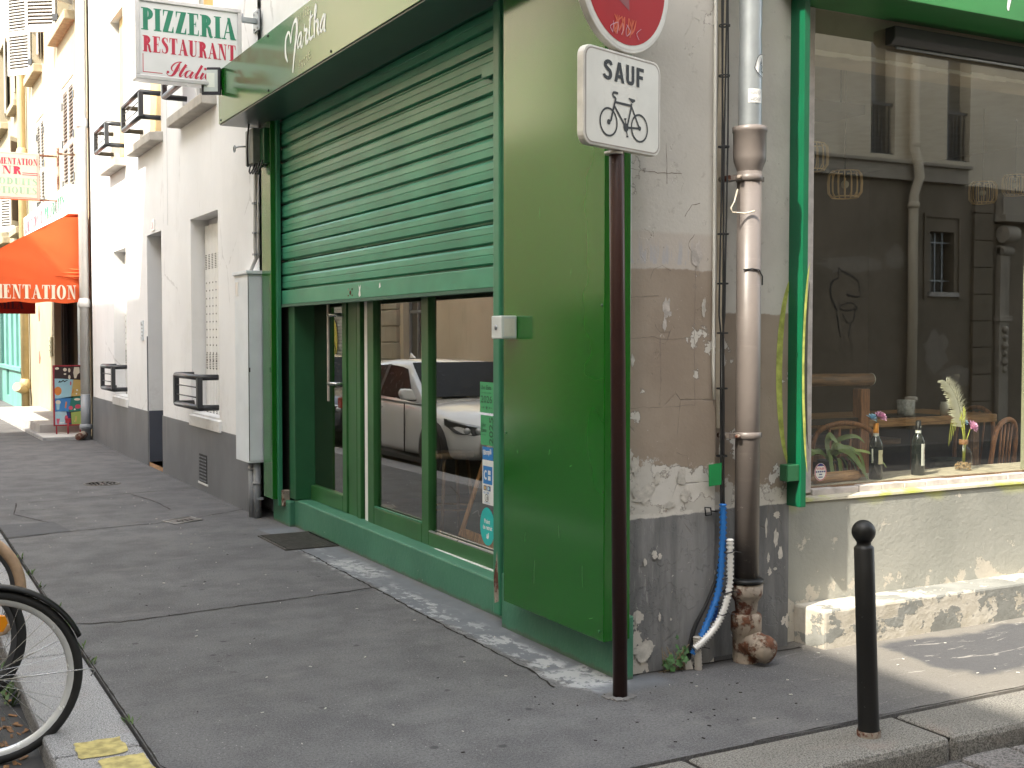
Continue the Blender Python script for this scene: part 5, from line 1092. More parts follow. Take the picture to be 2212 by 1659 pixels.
post([[(0,.42),(W*.60,.42),(W*.70,.72),(.12,.735),(0,.74)]], 'p_sky', .0022); post([[(W*.60,.42),(W,.46),(W,.71),(W*.70,.72)]], 'p_gold', .0022)
post([[(0,.215),(W*.5,.20),(W*.62,.45),(.1,.425),(0,.415)]], 'p_blue', .0022); post([[(W*.5,.20),(W,.215),(W,.455),(W*.62,.45)]], 'p_deep', .0022)
post([[(0,0),(W*.5,0),(W*.42,.215),(0,.21)]], 'p_pale', .0022); post([[(W*.5,0),(W*.62,0),(W*.55,.2),(W*.42,.215)]], 'p_navy', .0022); post([[(W*.62,0),(W,0),(W,.21),(W*.6,.19)]], 'p_green', .0022)
post([disc(.05,.54,.055,18,.07)], 'p_orange', .0035); post([disc(.16,.88,.028), disc(.16,.81,.02,16,.014), disc(.225,.87,.018,14,.035), disc(.225,.76,.018,14,.035), disc(.04,.90,.03,14,.02), [(.30,.74),(.33,.74),(.35,.80),(.385,.83),(.38,.92),(.30,.92),(.285,.83)]], 'p_cream', .0035)
post([disc(.05,.36,.04,16,.035), disc(.34,.40,.05,16,.02), disc(.30,.05,.008)], 'p_cream', .0036); post([[(.025,.24),(.065,.24),(.075,.33),(.02,.33)]], 'p_sky', .0037)
post([disc(.24,.265,.032), disc(.35,.285,.045,18,.035), disc(.17,.10,.025,14,.05), disc(.245,.66,.012,12,.035)], 'p_pink', .0036)
post([disc(.05,.13,.045,18,.035)], 'p_sky', .0037); post([[(.03,.02),(.05,0),(.075,.10),(.02,.10)]], 'p_pink', .0036); post([disc(.09,.03,.014), disc(.12,.01+.02,.012), disc(.34,.55,.014), disc(.33,.49,.012), disc(.30,.24,.014)], 'letwhite', .0039)
post([[(.17,.26),(.185,.36),(.165,.37),(.15,.27)], [(.28,.50),(.29,.56),(.275,.56),(.265,.50)]], 'p_orange', .0037); post([[(.30,.04),(.31,.13),(.33,.13),(.325,.04)]], 'p_gold', .0037)
post(rib(smooth([(.06,.675,.012),(.085,.70,.016),(.075,.68,.01),(.11,.69,.016),(.13,.71,.012),(.15,.69,.016),(.18,.705,.012),(.2,.71,.008)])), 'ink', .0042)
# teal shop further on
tl = thing('teal_shopfront', 'pale teal painted shopfront with narrow dark windows far down the street', 'shopfront', (2.95, 30, 0))
mb = MB(); wall_grid(mb, lambda u, v, d: (2.90+d, u, v), 28.15, 39, -.15, 2.75, [(28.9, 29.45, .95, 2.35), (30.0, 30.55, .95, 2.35), (31.2, 31.8, .2, 2.4), (32.3, 33.1, .95, 2.35)], .14); mb.build('wall', MT['teal'], tl)
mb = MB()
for a, b in ((28.9, 29.45), (30.0, 30.55), (31.2, 31.8), (32.3, 33.1)): mb.box((3.0, a, .2), (3.02, b, 2.4))
mb.build('pane', MT['wd'], tl)
mb = MB(); mb.box((2.84, 28.15, .85), (2.90, 39, .95)); mb.box((2.86, 28.15, 2.55), (2.90, 39, 2.75)); mb.build('moulding', MT['teal'], tl, .01)
# houses that close the street far off
for i, (y, x0, x1, h, m_) in enumerate(((40.5, 3.03, 12, 14, 'white_wall'), (55, 2.6, 12, 16, 'cream'))):
    t = thing('far_house', ('white' if i == 0 else 'cream') + ' rendered house standing ' + ('just beyond the teal shopfront' if i == 0 else 'at the far end of the street'), 'building', (x0, y, 0))
    mb = MB(); wall_grid(mb, (lambda u, v, d, X=x0: (X+d, u, v)), y-.45, y+14, -.2, h, [(y+1+k*2.6, y+2.2+k*2.6, 1+s_*3, 2.9+s_*3) for k in range(5) for s_ in range(4)], .2); mb.box((x0+.2, y-.4, -.2), (x1, y+14, h-.05)); mb.build('wall', MT[m_], t)
    mb = MB()
    for k in range(5):
        for s_ in range(4): mb.box((x0+.17, y+1+k*2.6, 1+s_*3), (x0+.199, y+2.2+k*2.6, 2.9+s_*3))
    mb.build('window', MT['wd'], t)
# ------------------------------------------------------------------ the sign on its brown pole
t = thing('street_sign', 'round red no-entry sign above a white SAUF bicycle plate on a brown pole', 'road sign', (2.908, 4.405, 0))
b = MB(); b.tube([(2.912, 4.405, -.02), (2.866, 4.402, 3.7)], .033, 20); b.build('pole', MT['pole'], t)
b = MB(); b.tube([(2.866, 4.402, 2.40), (2.866, 4.402, 2.412)], .042, 16); b.tube([(2.866, 4.402, 3.69), (2.866, 4.402, 3.72)], .040, 16); b.build('pole_collar', MT['signrim'], t)
b = MB()
for k in range(14):
    a = 2*math.pi*k/14; b.obox((2.912+random.uniform(.03,.065)*math.cos(a), 4.405+random.uniform(.03,.06)*math.sin(a), .002), (.022, 0, 0), (0, .02, 0), (0, 0, random.uniform(.002, .006)))
b.build('foot_mortar', plain('mortar', (.15,.145,.14), .9, bump=.5), t, .004)
sa = R(71); U = Vector((math.sin(sa), math.cos(sa), 0)); Nn = Vector((math.cos(sa), -math.sin(sa), 0)); Zv = Vector((0,0,1)); P0 = Vector((2.90, 4.36, 0))
def rrect(x0, z0, x1, z1, r, n=5):
    P = []
    for cx_, cz_, a0 in ((x1-r, z0+r, -90), (x1-r, z1-r, 0), (x0+r, z1-r, 90), (x0+r, z0+r, 180)):
        P += [(cx_+r*math.cos(R(a0+90*i/n)), cz_+r*math.sin(R(a0+90*i/n))) for i in range(n+1)]
    return P
def on(s, z, d=0): return P0 + U*s + Zv*z + Nn*d
b = MB(); b.prism([on(s, z, -.036) for s, z in rrect(-.289, 2.413, .257, 2.830, .05)], Nn*.036); pl = b.build('plate', MT['signrim'], t, .004)
fb = flat([rrect(-.272, 2.428, .240, 2.815, .04)], P0, U, Zv, .0012); sub(fb, 'plate_face', MT['signwhite'], pl)
g_ = rrect(-.278, 2.422, .246, 2.821, .044); h_ = rrect(-.272, 2.428, .240, 2.815, .04)
sub(flat([[g_[i], g_[(i+1) % len(g_)], h_[(i+1) % len(h_)], h_[i]] for i in range(len(g_))], P0, U, Zv, .001), 'plate_line', plain('brown_grey_line', (.30,.26,.22), .6), pl)
def bold(ch):
    w = .20
    if ch == 'S': return .60, rib(smooth([(.52,.76,.17),(.44,.88,.19),(.30,.91,.19),(.15,.83,.20),(.13,.68,.20),(.27,.55,.20),(.42,.44,.20),(.46,.27,.20),(.38,.12,.19),(.25,.09,.19),(.10,.14,.18),(.03,.25,.16)], 4))
    if ch == 'A': return .66, [[(0,0),(.19,0),(.42,1),(.24,1)], [(.47,0),(.66,0),(.42,1),(.24,1)], [(.14,.2),(.52,.2),(.48,.37),(.18,.37)]]
    if ch == 'U': return .60, rect(.02,.28,.21,1)+rect(.39,.28,.58,1)+rib(smooth([(.115,.30,.19),(.15,.14,.19),(.30,.09,.19),(.45,.14,.19),(.485,.30,.19)], 4))
    if ch == 'F': return .52, rect(.02,0,.22,1)+rect(.22,.82,.52,1)+rect(.22,.42,.46,.60)
x = 0; S = []
for ch in 'SAUF':
    w, g = bold(ch); S += [[((a+x), b_) for a, b_ in q] for q in g]; x += w+.10
k = .285/(x-.10); sub(flat([[(-.158+a*k, 2.700+b_*.085) for a, b_ in q] for q in S], P0, U, Zv, .0025), 'lettering', MT['ink'], pl)
def bk(x, y): return (-.122+(x-730)*.0002305, 2.522-(y-1020-(x-730)*.158)*.0001333)
def st(pts, w): return rib([(*bk(*p), w) for p in pts])
S = ring(*bk(730, 1020), .0625, .0625, .0085, .0085) + ring(*bk(1680, 1170), .0625, .0625, .0085, .0085)
S += st([(745, 1020), (800, 960), (850, 700), (900, 450), (935, 300), (945, 240)], .0105) + st([(940, 250), (870, 190), (850, 130), (870, 75), (920, 70), (1015, 90)], .0105)
S += st([(900, 370), (1440, 460)], .010) + st([(900, 500), (1230, 1110)], .010) + st([(1430, 380), (1420, 500), (1300, 1110)], .010) + st([(1430, 480), (1540, 790), (1670, 1150)], .0085) + st([(1290, 1170), (1690, 1175)], .0095)
S += [[bk(*p) for p in ((1330,220),(1360,200),(1530,245),(1545,300),(1450,370),(1420,340))]] + [[bk(*p) for p in ((1180,1060),(1230,1030),(1310,1040),(1335,1130),(1330,1250),(1270,1310),(1210,1280),(1180,1180))]]
S += [disc(*bk(735, 1020), .012, 14)] + [disc(*bk(1685, 1175), .0105, 14)] + st([(1230, 900), (1250, 1040)], .006) + st([(1280, 1290), (1300, 1430)], .006) + [[bk(*p) for p in ((1190,875),(1270,865),(1265,920),(1200,925))]] + [[bk(*p) for p in ((1270,1430),(1330,1425),(1335,1480),(1270,1485))]]
sub(flat(S, P0, U, Zv, .0027), 'bicycle_symbol', MT['ink'], pl)
dc = (.0, 3.153)
def dring(r, d, n=56): return [on(dc[0]+r*math.cos(2*math.pi*i/n), dc[1]+r*math.sin(2*math.pi*i/n), d) for i in range(n)]
b = MB(); b.prism(dring(.318, -.036), Nn*.036); ds = b.build('disc', MT['signrim'], t, .005)
sub(flat([disc(*dc, .302, 56)], P0, U, Zv, .001), 'white_ring', MT['signwhite'], ds); sub(flat([disc(*dc, .283, 56)], P0, U, Zv, .0022), 'red_face', MT['signred'], ds)
sub(flat([[(-.22,3.113),(.22,3.113),(.22,3.193),(-.22,3.193)]], P0, U, Zv, .0034), 'white_bar', MT['signwhite'], ds)
sub(flat([[(-.075,3.113),(.015,3.113),(.02,3.018),(-.07,3.06)]], P0, U, Zv, .0034), 'dark_sticker', plain('dull_red_sticker', (.22,.03,.03), .5), ds)
random.seed(4); G_ = []
for k in range(12):
    x0 = random.uniform(-.10, .04); G_ += rib(smooth([(x0, 2.90+random.uniform(0,.03), .006), (x0+random.uniform(-.02,.03), 2.94, .010), (x0+random.uniform(-.01,.05), 2.985, .005)], 3))
sub(flat(G_, P0, U, Zv, .0036), 'orange_scrawl', plain('orange_scrawl_paint', (.60,.10,.035), .6), ds)
G_ = []
for k in range(7):
    x0 = random.uniform(-.11, .09); G_ += rib(smooth([(x0, 2.905, .0025), (x0+random.uniform(-.03,.03), 2.93, .003), (x0+random.uniform(-.01,.05), 2.955, .002)], 3))
sub(flat(G_, P0, U, Zv, .0046), 'pale_scratch', plain('pink_scratch', (.62,.40,.48), .6), ds)
b = MB(); b.obox(on(-.055, 2.62, -.055), U*.05, Nn*.018, Zv*.014); b.obox(on(-.055, 3.15, -.055), U*.05, Nn*.018, Zv*.014); b.build('bracket', MT['galv'], t)
# ------------------------------------------------------------------ bollard
t = thing('bollard', 'black ball-topped iron bollard on the kerb of the cross street', 'bollard', (3.507, 3.495, 0))
def lean(z): return Vector((3.507-.050*z, 3.495, z))
ax = (lean(1)-lean(0))
b = MB(); b.lathe(lean(0), [(.0,0),(.044,0),(.044,.02),(.0425,.03),(.0405,.40),(.0395,.765),(.034,.772),(.029,.776),(.028,.788),(.034,.795)], 28, ax); b.build('post', MT['bollard'], t)
b = MB(); b.sphere(lean(.829), .047, 24, 16); b.build('ball', MT['bollard'], t)
b = MB(); b.lathe(lean(0), [(.047,-.01),(.047,.018),(.045,.026)], 24, ax); b.build('base_ring', MT['rust'], t)
# ------------------------------------------------------------------ drain pipe at the pier
t = thing('corner_drain_pipe', 'mauve cast iron drain pipe with a galvanised top against the peeling pier', 'drain pipe', (3.79, 4.6, 0))
pxc, pyc = 3.785, 4.602
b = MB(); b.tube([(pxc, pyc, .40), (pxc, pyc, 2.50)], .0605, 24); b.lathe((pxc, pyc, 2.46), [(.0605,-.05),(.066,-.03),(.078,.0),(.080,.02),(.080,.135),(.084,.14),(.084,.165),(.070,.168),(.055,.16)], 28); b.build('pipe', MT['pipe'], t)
b = MB(); b.lathe((pxc, pyc, 2.60), [(.056,0),(.056,.16),(.0565,.3),(.055,.42),(.0515,.47),(.056,.52),(.0545,.56),(.0565,.62),(.056,1.6)], 20); b.build('zinc_top', MT['galv'], t)
for z in (2.36, 1.105):
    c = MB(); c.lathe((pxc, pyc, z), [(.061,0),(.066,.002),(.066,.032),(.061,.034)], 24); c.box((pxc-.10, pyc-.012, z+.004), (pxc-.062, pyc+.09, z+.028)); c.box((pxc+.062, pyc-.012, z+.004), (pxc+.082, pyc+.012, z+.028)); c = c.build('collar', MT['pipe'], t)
    q = MB(); q.lathe((pxc-.083, pyc-.02, z+.016), [(0,.02),(.010,.018),(.012,0)], 8, (0,-1,0)); q.tube([(pxc-.105, pyc+.02, z+.016), (pxc-.105, pyc+.092, z+.016)], .014, 8); sub(q, 'screw', MT['rust'], c)
b = MB(); b.lathe((pxc, pyc, .36), [(.0605,.06),(.082,.055),(.088,.045),(.086,.035),(.064,.03)], 26); b.build('dark_collar', MT['black'], t)
b = MB(); b.lathe((pxc, pyc, .22), [(.048,-.02),(.050,0),(.058,.08),(.074,.105),(.080,.12),(.082,.165),(.060,.175)], 24); b.build('reducer', MT['rust'], t)
b = MB(); b.lathe((pxc, pyc, .02), [(.062,-.05),(.066,.0),(.066,.12),(.076,.135),(.076,.205),(.070,.22),(.045,.225)], 24); b.build('socket', MT['rustpale'], t)
b = MB(); b.tube([(pxc, pyc, .11), (pxc+.01, pyc-.06, .095), (pxc+.02, pyc-.115, .08)], [.060, .066, .066], 20); b.lathe((pxc+.02, pyc-.11, .083), [(.0,.048),(.045,.045),(.064,.03),(.070,.0),(.060,-.02)], 24, (.12, -1, -.15)); b.build('elbow', MT['rustpale'], t)
# stickers and wire on the pipe
def wrap(polys, r, a0, z0):
    mb = MB()
    for i, q in enumerate(polys):
        P = []
        for x, z in q:
            a = a0 + x/r; rr = r + .0012 + .00005*(i % 8); P.append((pxc+rr*math.cos(a), pyc+rr*math.sin(a), z0+z))
        mb.poly(P)
    return mb
a_ = R(-118)
def strip(w, h, n=8): return [[(w*i/n, 0), (w*(i+1)/n, 0), (w*(i+1)/n, h), (w*i/n, h)] for i in range(n)]
s = thing('pipe_label', 'small white paper label with grey print stuck on the galvanised pipe top', 'sticker', (pxc-.03, pyc-.05, 2.73))
wrap(strip(.074, .066), .0565, a_-.35, 2.735).build('paper', MT['whitepaint'], s)
wrap(move(sans_text('AGN VLF', .018, .058), .008, .040)+move(sans_text('AVGIMI', .018, .058), .066, .026, 180), .0585, a_-.35, 2.735).build('print', plain('grey_print', (.25,.25,.25), .6), s)
s = thing('drawing_sticker', 'white round drawn sticker with black strokes, above the paper label on the pipe', 'sticker', (pxc, pyc-.05, 2.9))
wrap([[(0,.03),(.02,.005),(.055,-.012),(.075,0),(.075,.095),(.05,.105),(.02,.085)]], .0568, a_+.15, 2.87).build('paper', MT['whitepaint'], s)
wrap(rib(smooth([(.0,.03,.003),(.025,.0,.003),(.06,-.012,.003)]))+rib(smooth([(0,.03,.003),(.02,.085,.003),(.05,.10,.003)]))+rib(smooth([(.035,.085,.003),(.045,.06,.006),(.035,.05,.003),(.05,.04,.006),(.04,.02,.003),(.06,.012,.006)])), .0585, a_+.15, 2.87).build('print', MT['ink'], s)
# cables beside the pipe
random.seed(11)
t = thing('cable_bundle', 'bundle of black cables running up the seam left of the drain pipe', 'cables', (3.64, 4.62, .8))
for k in range(4):
    b = MB(); P = []
    for i in range(36):
        z = .72+i*.09; P.append((3.634+.0085*k+.006*math.sin(z*3+k*2)+(.012 if z < 1.7 else 0)*math.sin(k+z), 4.632-.004*k, z))
    b.tube(P, .0042, 6); b.build('cable', MT['cable'], t)
b = MB(); b.tube([(3.606, 4.646, 1.35+i*.09) if i else (3.612, 4.646, 1.30) for i in range(30)], .008, 6); b.build('white_cable', MT['signwhite'], t)
b = MB()
for z in (1.02, 1.35, 1.62, 1.86, 2.1, 2.52, 2.86, 3.1): b.lathe((3.645, 4.626, z), [(.028,0),(.029,.004),(.028,.008)], 10)
b.build('tie', MT['cable'], t)
b = MB(); P = [(3.668+random.uniform(-.004,.004), 4.655, 1.02+i*.035) for i in range(16)]; b.tube(P, [.011+random.uniform(-.004,.003) for _ in P], 6); b.build('painted_trunking', MT['whitepaint'], t)
b = MB(); b.prism([(3.688+.006*math.sin(z*7), 4.730, z) for z in [1.15+i*.1 for i in range(26)]]+[(3.735, 4.730, 3.7), (3.735, 4.730, 1.15)], (0, .004, 0)); b.build('rough_sun_strip', plain('cream_sun_strip', (.62,.53,.40), .95, amt=.15, bump=1, bscale=90), cb)  # pale cream strip stands in for a sliver of sun on the wall
b = MB(); b.tube([(3.71, 4.60, 2.32), (3.68, 4.585, 2.26), (3.655, 4.58, 2.225), (3.66, 4.575, 2.205), (3.72, 4.555, 2.20), (3.76, 4.53, 2.212)], .004, 6); b.build('loose_wire', MT['letcream'], t)
b = MB(); b.tube([(pxc-.06, 4.57, 1.93), (pxc-.03, 4.542, 1.935), (pxc+.01, 4.537, 1.93), (pxc+.04, 4.548, 1.90), (pxc+.058, 4.57, 1.86)], .0035, 6); b.build('wire_and_shadow', MT['cable'], t)  # dark curve across the pipe, drawn for a cable's cast shadow
b = MB(); b.tube([(3.83, 4.73, 2.75), (3.87, 4.728, 2.88), (3.905, 4.73, 3.05)], .0028, 5); b.build('wire_and_shadow', plain('grey_green_wire', (.30,.33,.29), .6), t)
t = thing('green_tag', 'small bent green metal tag hooked on the cables', 'tag', (3.59, 4.62, .93))
b = MB(); b.prism([(3.565, 4.622, .985), (3.635, 4.612, .992), (3.638, 4.618, .885), (3.572, 4.628, .878)], (0, .003, 0)); b.build('plate', plain('tag_green', (.01,.26,.07), .5), t)
def ribbed(pts, r, step=.020, amp=.26):
    P = []; pts = [Vector(p) for p in pts]
    S_ = smooth([tuple(p) for p in pts], 12); acc = []
    for p, q in zip(S_, S_[1:]):
        p, q = Vector(p), Vector(q); n = max(1, int((q-p).length/(step/2)))
        for i in range(n): acc.append(p+(q-p)*i/n)
    return acc, [r*(1+amp*(1 if i % 2 else -1)) for i in range(len(acc))]
t = thing('blue_conduit', 'blue ribbed conduit curving down to the pavement beside the drain pipe', 'conduit', (3.6, 4.62, 0))
b = MB(); a, rr = ribbed([(3.652, 4.622, .79), (3.652, 4.62, .66), (3.640, 4.615, .50), (3.612, 4.605, .36), (3.555, 4.60, .24), (3.50, 4.60, .14), (3.462, 4.605, .07)], .0165); b.tube(a, rr, 10); b.build('hose', plain('conduit_blue', (.020,.16,.50), .45), t)
t = thing('white_conduit', 'white ribbed conduit in front of the blue one beside the drain pipe', 'conduit', (3.6, 4.58, 0))
b = MB(); a, rr = ribbed([(3.672, 4.59, .62), (3.672, 4.588, .50), (3.662, 4.582, .38), (3.625, 4.575, .28), (3.57, 4.572, .20), (3.50, 4.574, .14), (3.452, 4.58, .105)], .0165); b.tube(a, rr, 10); b.build('hose', MT['whitegloss'], t)
t = thing('black_hose', 'thin black hoses bending from the cables down to the pavement', 'hose', (3.5, 4.64, 0))
b = MB()
for k in range(2): b.tube([Vector(p) for p in [q for q in smooth([(3.655, 4.632, .62), (3.63, 4.628, .46), (3.56, 4.625, .31), (3.485+.008*k, 4.625, .20), (3.452+.010*k, 4.625, .10), (3.442+.010*k, 4.62, .045)], 6)]], .008, 6)
b.build('hose', MT['rubber'], t)
b = MB()
for (x_, y_, z_, d) in ((3.648, 4.605, .43, 1), (3.60, 4.598, .30, 1), (3.655, 4.585, .365, 1), (3.62, 4.575, .262, 1), (3.48, 4.59, .11, 1), (3.665, 4.588, .56, 1)):
    b.tube([Vector((x_+.024*math.cos(i*.785), y_-.0+.026*math.sin(i*.785), z_+.006*math.cos(i*.785))) for i in range(8)], .003, 5, closed=True); b.tube([(x_+.02, y_-.015, z_), (x_+.05, y_-.03, z_-.006)], .0025, 5)
b.build('tie', MT['cable'], t)
t = thing('grey_conduit_stub', 'short grey ribbed conduit stub rising from the pavement under the hoses', 'conduit', (3.5, 4.6, 0))
b = MB(); a, rr = ribbed([(3.478, 4.595, .16), (3.482, 4.592, .08), (3.485, 4.590, -.01)], .019, .012, .1); b.tube(a, rr, 10); b.build('hose', plain('dirty_conduit', (.38,.35,.31), .7), t)
t = thing('blue_tag', 'square blue plastic tag tied behind the conduits', 'tag', (3.58, 4.61, .27))
b = MB(); b.prism([(3.575, 4.606, .325), (3.62, 4.606, .295), (3.598, 4.606, .215), (3.55, 4.606, .235)], (0, .003, 0)); b.build('plate', plain('tag_blue', (.015,.07,.30), .5), t)
t = thing('foot_plate', 'small pale cement splash plate at the foot of the conduits', 'plate', (3.44, 4.6, 0))
b = MB(); b.prism([(3.425, 4.61, 0), (3.465, 4.60, 0), (3.455, 4.625, .085), (3.425, 4.63, .08)], (0, .02, 0)); b.build('plate', plain('cement_splash', (.42,.39,.35), .9), t, .004)
# small weed at the wall foot
t = thing('wall_weed', 'small green ivy-like weed with dry stems at the foot of the corner wall', 'weed', (3.37, 4.63, 0))
lm = plain('leaf_green', (.045,.115,.028), .6, amt=.4, scale=40)
for k in range(17):
    x = random.uniform(3.315, 3.43); z = random.uniform(.02, .17) if x > 3.36 else random.uniform(.02, .08); y = random.uniform(4.585, 4.64); s_ = random.uniform(.012, .024)
    c = Vector((x, y, z)); a = random.uniform(0, 6.28); n = Vector((random.uniform(-.5,.5), -1, random.uniform(.0,.9))).normalized(); u = n.cross(Vector((0,0,1))).normalized(); v = u.cross(n)
    b = MB(); b.poly([c+(u*math.cos(a+j*math.pi/5)+v*math.sin(a+j*math.pi/5))*s_*(1.15 if j % 2 == 0 else .72)+n*(.003 if j % 2 else 0) for j in range(10)]); b.build('leaf', lm, t)
b = MB()
for k in range(14): b.tube([(random.uniform(3.28, 3.44), 4.64, 0), (random.uniform(3.28, 3.44), 4.62, random.uniform(.0,.03)), (random.uniform(3.28, 3.46), 4.61, random.uniform(.01,.14))], .0018, 4)
b.build('stem', plain('dry_stem', (.22,.16,.09), .9), t)
# little clamp on the wall
t = thing('wall_clamp', 'small black square cable clamp on the corner wall', 'clamp', (3.58, 4.64, .74))
b = MB(); b.tube([(3.56, 4.645, .775), (3.595, 4.645, .77), (3.60, 4.645, .735), (3.565, 4.645, .735)], .004, 6, closed=True); b.tube([(3.598, 4.645, .755), (3.632, 4.64, .75)], .004, 6); b.build('ring', MT['black'], t)

# ------------------------------------------------------------------ bicycles at the kerb on the left
def bicycle(name, label, loc, yaw, r, tyre_m, tyre_w, rim_m, frame_m, fender=True, reflector=True, bead=None):
    """heading -x, rear wheel at +x; z = 0 is the road"""
    t = thing(name, label, 'bicycle', (0,0,0), 'bicycles parked against the left kerb')
    wb_ = .53
    for cx in (wb_, -wb_):
        c = Vector((cx, 0, r)); rt = r-tyre_w/2
        b = MB(); b.tube([c+Vector((rt*math.cos(2*math.pi*i/56), 0, rt*math.sin(2*math.pi*i/56))) for i in range(56)], tyre_w/2, 12, closed=True); w = b.build('wheel', tyre_m, t)
        ri = r-tyre_w-.004; b = MB(); hw = .012; V = []; n = 56
        for i in range(n):
            a = 2*math.pi*i/n
            for rr_, y in ((ri+.010,-hw),(ri-.012,-hw*.9),(ri-.017,0),(ri-.012,hw*.9),(ri+.010,hw)): V.append(c+Vector((rr_*math.cos(a), y, rr_*math.sin(a))))
        b.add(V, [(i*5+j, ((i+1) % n)*5+j, ((i+1) % n)*5+j+1, i*5+j+1) for i in range(n) for j in range(4)], True); sub(b, 'rim', rim_m, w)
        b = MB(); b.tube([c+Vector((0,-.045,0)), c+Vector((0,-.03,0)), c+Vector((0,-.029,0)), c+Vector((0,.03,0)), c+Vector((0,.045,0))], [.012,.012,.024,.024,.012], 12); sub(b, 'hub', MT['steel'], w)
        for i in range(32):
            a = 2*math.pi*i/32; ah = a+(.62 if i % 4 < 2 else -.62); sd = .028 if i % 2 else -.028
            b = MB(); b.tube([c+Vector((.022*math.cos(ah), sd, .022*math.sin(ah))), c+Vector(((ri-.014)*math.cos(a), 0, (ri-.014)*math.sin(a)))], .0011, 4, caps=False); sub(b, 'spoke', MT['steel'], w)
        if reflector:
            a = R(40) if cx > 0 else R(200); p = c+Vector((math.cos(a), 0, math.sin(a)))*ri*.62
            p = c+Vector((.035, 0, .215)); b = MB(); b.prism([p+Vector((q[0], -.012, q[1])) for q in ((-.045,-.028),(.02,-.034),(.038,0),(.028,.03),(-.03,.040),(-.05,.01))], (0, .024, 0)); sub(b, 'reflector', plain('amber_reflector', (.85,.30,.01), .18), w, .004)
        if fender and cx > 0:
            b = MB(); V = []; n = 26; rf = r+.016
            for i in range(n+1):
                a = R(22+128*i/n)
                for y, dr in ((-.024,-.012),(-.016,.0),(0,.005),(.016,.0),(.024,-.012)): V.append(c+Vector(((rf+dr)*math.cos(a), y, (rf+dr)*math.sin(a))))
            b.add(V, [(i*5+j, (i+1)*5+j, (i+1)*5+j+1, i*5+j+1) for i in range(n) for j in range(4)], True); m = b.build('mudguard', MT['black'], t); so = m.modifiers.new('solid', 'SOLIDIFY'); so.thickness = .003
            for sd in (-1, 1):
                b = MB(); b.tube([c+Vector((0, sd*.05, 0)), c+Vector((r+.025, sd*.03, .005)), c+Vector((r+.045, sd*.012, -.01)), c+Vector((r+.03, 0, -.035))] if sd < 0 else [c+Vector((0, sd*.05, 0)), c+Vector(((r+.01)*math.cos(R(24)), sd*.03, (r+.01)*math.sin(R(24))))], .0024, 6); b.build('mudguard_stay', MT['steel'], t)
    def V3(x, z, y=0): return Vector((x, y, z))
    bb, st_, hd, hd2 = V3(.10, .29), V3(.22, .74), V3(-.33, .80), V3(-.37, .66)
    b = MB(); b.tube([bb, st_], .016, 10); b.tube([hd2, bb], .018, 10); b.tube([hd+V3(.0,-.03), st_+V3(-.015,-.05)], .015, 10); b.tube([hd+V3(-.01,.03), hd2+V3(0,-.03)], .019, 10)
    for sd in (-1, 1): b.tube([bb+V3(0,0,sd*.02), V3(wb_, r, sd*.06)], .010, 8); b.tube([st_+V3(.0,-.03,sd*.015), V3(wb_, r, sd*.06)], .008, 8)
    b.build('frame', frame_m, t)
    b = MB()
    for sd in (-1, 1): b.tube([hd2+V3(-.01,-.03,sd*.03), V3(-.44,.52,sd*.045), V3(-wb_, r, sd*.05)], .011, 8)
    b.tube([hd2+V3(-.01,-.03,-.04), hd2+V3(-.01,-.03,.04)], .014, 8); b.build('fork', frame_m, t)
    b = MB(); b.tube([hd, hd+V3(.02,.12), hd+V3(-.04,.15)], .012, 8); b.tube([hd+V3(.16,.13,-.29), hd+V3(.02,.17,-.25), hd+V3(-.05,.15,-.08), hd+V3(-.05,.15,.08), hd+V3(.02,.17,.25), hd+V3(.16,.13,.29)], .011, 8); b.build('handlebar', MT['steel'], t)
    b = MB()
    for sd in (-1, 1): b.tube([hd+V3(.16,.13,sd*.29), hd+V3(.05,.163,sd*.26)], .016, 8)
    b.build('grip', MT['rubber'], t)
    b = MB(); b.tube([st_, st_+V3(.035,.16)], .013, 8); b.build('seat_post', MT['steel'], t)
    b = MB(); s0 = st_+V3(.035,.17); P = [(-.15,.018),(-.05,.03),(.04,.07),(.10,.075),(.13,.05)]
    b.prism([s0+V3(x, 0, -w) for x, w in P]+[s0+V3(x, 0, w) for x, w in P[::-1]], (0, 0, .05)); b.build('saddle', MT['rubber'], t, .015)
    b = MB(); b.tube([bb+V3(0,0,-.05), bb+V3(.06,-.15,-.06), bb+V3(.06,-.15,-.14)], .009, 6); b.tube([bb+V3(0,0,.05), bb+V3(-.06,.15,.06), bb+V3(-.06,.15,.14)], .009, 6); b.lathe(bb+V3(0,0,-.04), [(.0,0),(.09,.0),(.09,.004),(.0,.004)], 24, (0,-1,0)); b.build('crank', MT['steel'], t)
    b = MB(); b.tube([bb+V3(.0,.088,-.042), V3(wb_, r+.03, -.042)], .004, 5); b.tube([bb+V3(.0,-.088,-.042), V3(wb_, r-.03, -.042)], .004, 5); b.build('chain', MT['gap'], t)
    b = MB(); b.tube([V3(.14,.27,.03), V3(.08,.02,.17)], .007, 6); b.build('kickstand', MT['steel'], t)
    c, s_ = math.cos(yaw), math.sin(yaw)
    t.location = (loc[0]-c*wb_, loc[1]-s_*wb_, loc[2]); t.rotation_euler = (0, 0, yaw)
    return t
tan = plain('tan_tyre', (.46, .31, .20), .7, amt=.1, scale=20)
silver = plain('silver_rim', (.82, .84, .85), .25, .35); dark_rim = plain('dark_rim', (.10,.10,.105), .35, .5)
bicycle('bicycle', 'bicycle with black tyre, silver rim, black mudguard and amber reflector, nearest the camera', (.382, 5.10, -.101), R(-4.5), .352, MT['rubber'], .040, silver, MT['black'])
bicycle('bicycle', 'bicycle with plain black tyres and dark rims between the other two', (.26, 5.86, -.101), R(-5), .34, MT['rubber'], .045, dark_rim, plain('grey_bike_frame', (.16,.17,.18), .35), False, False)
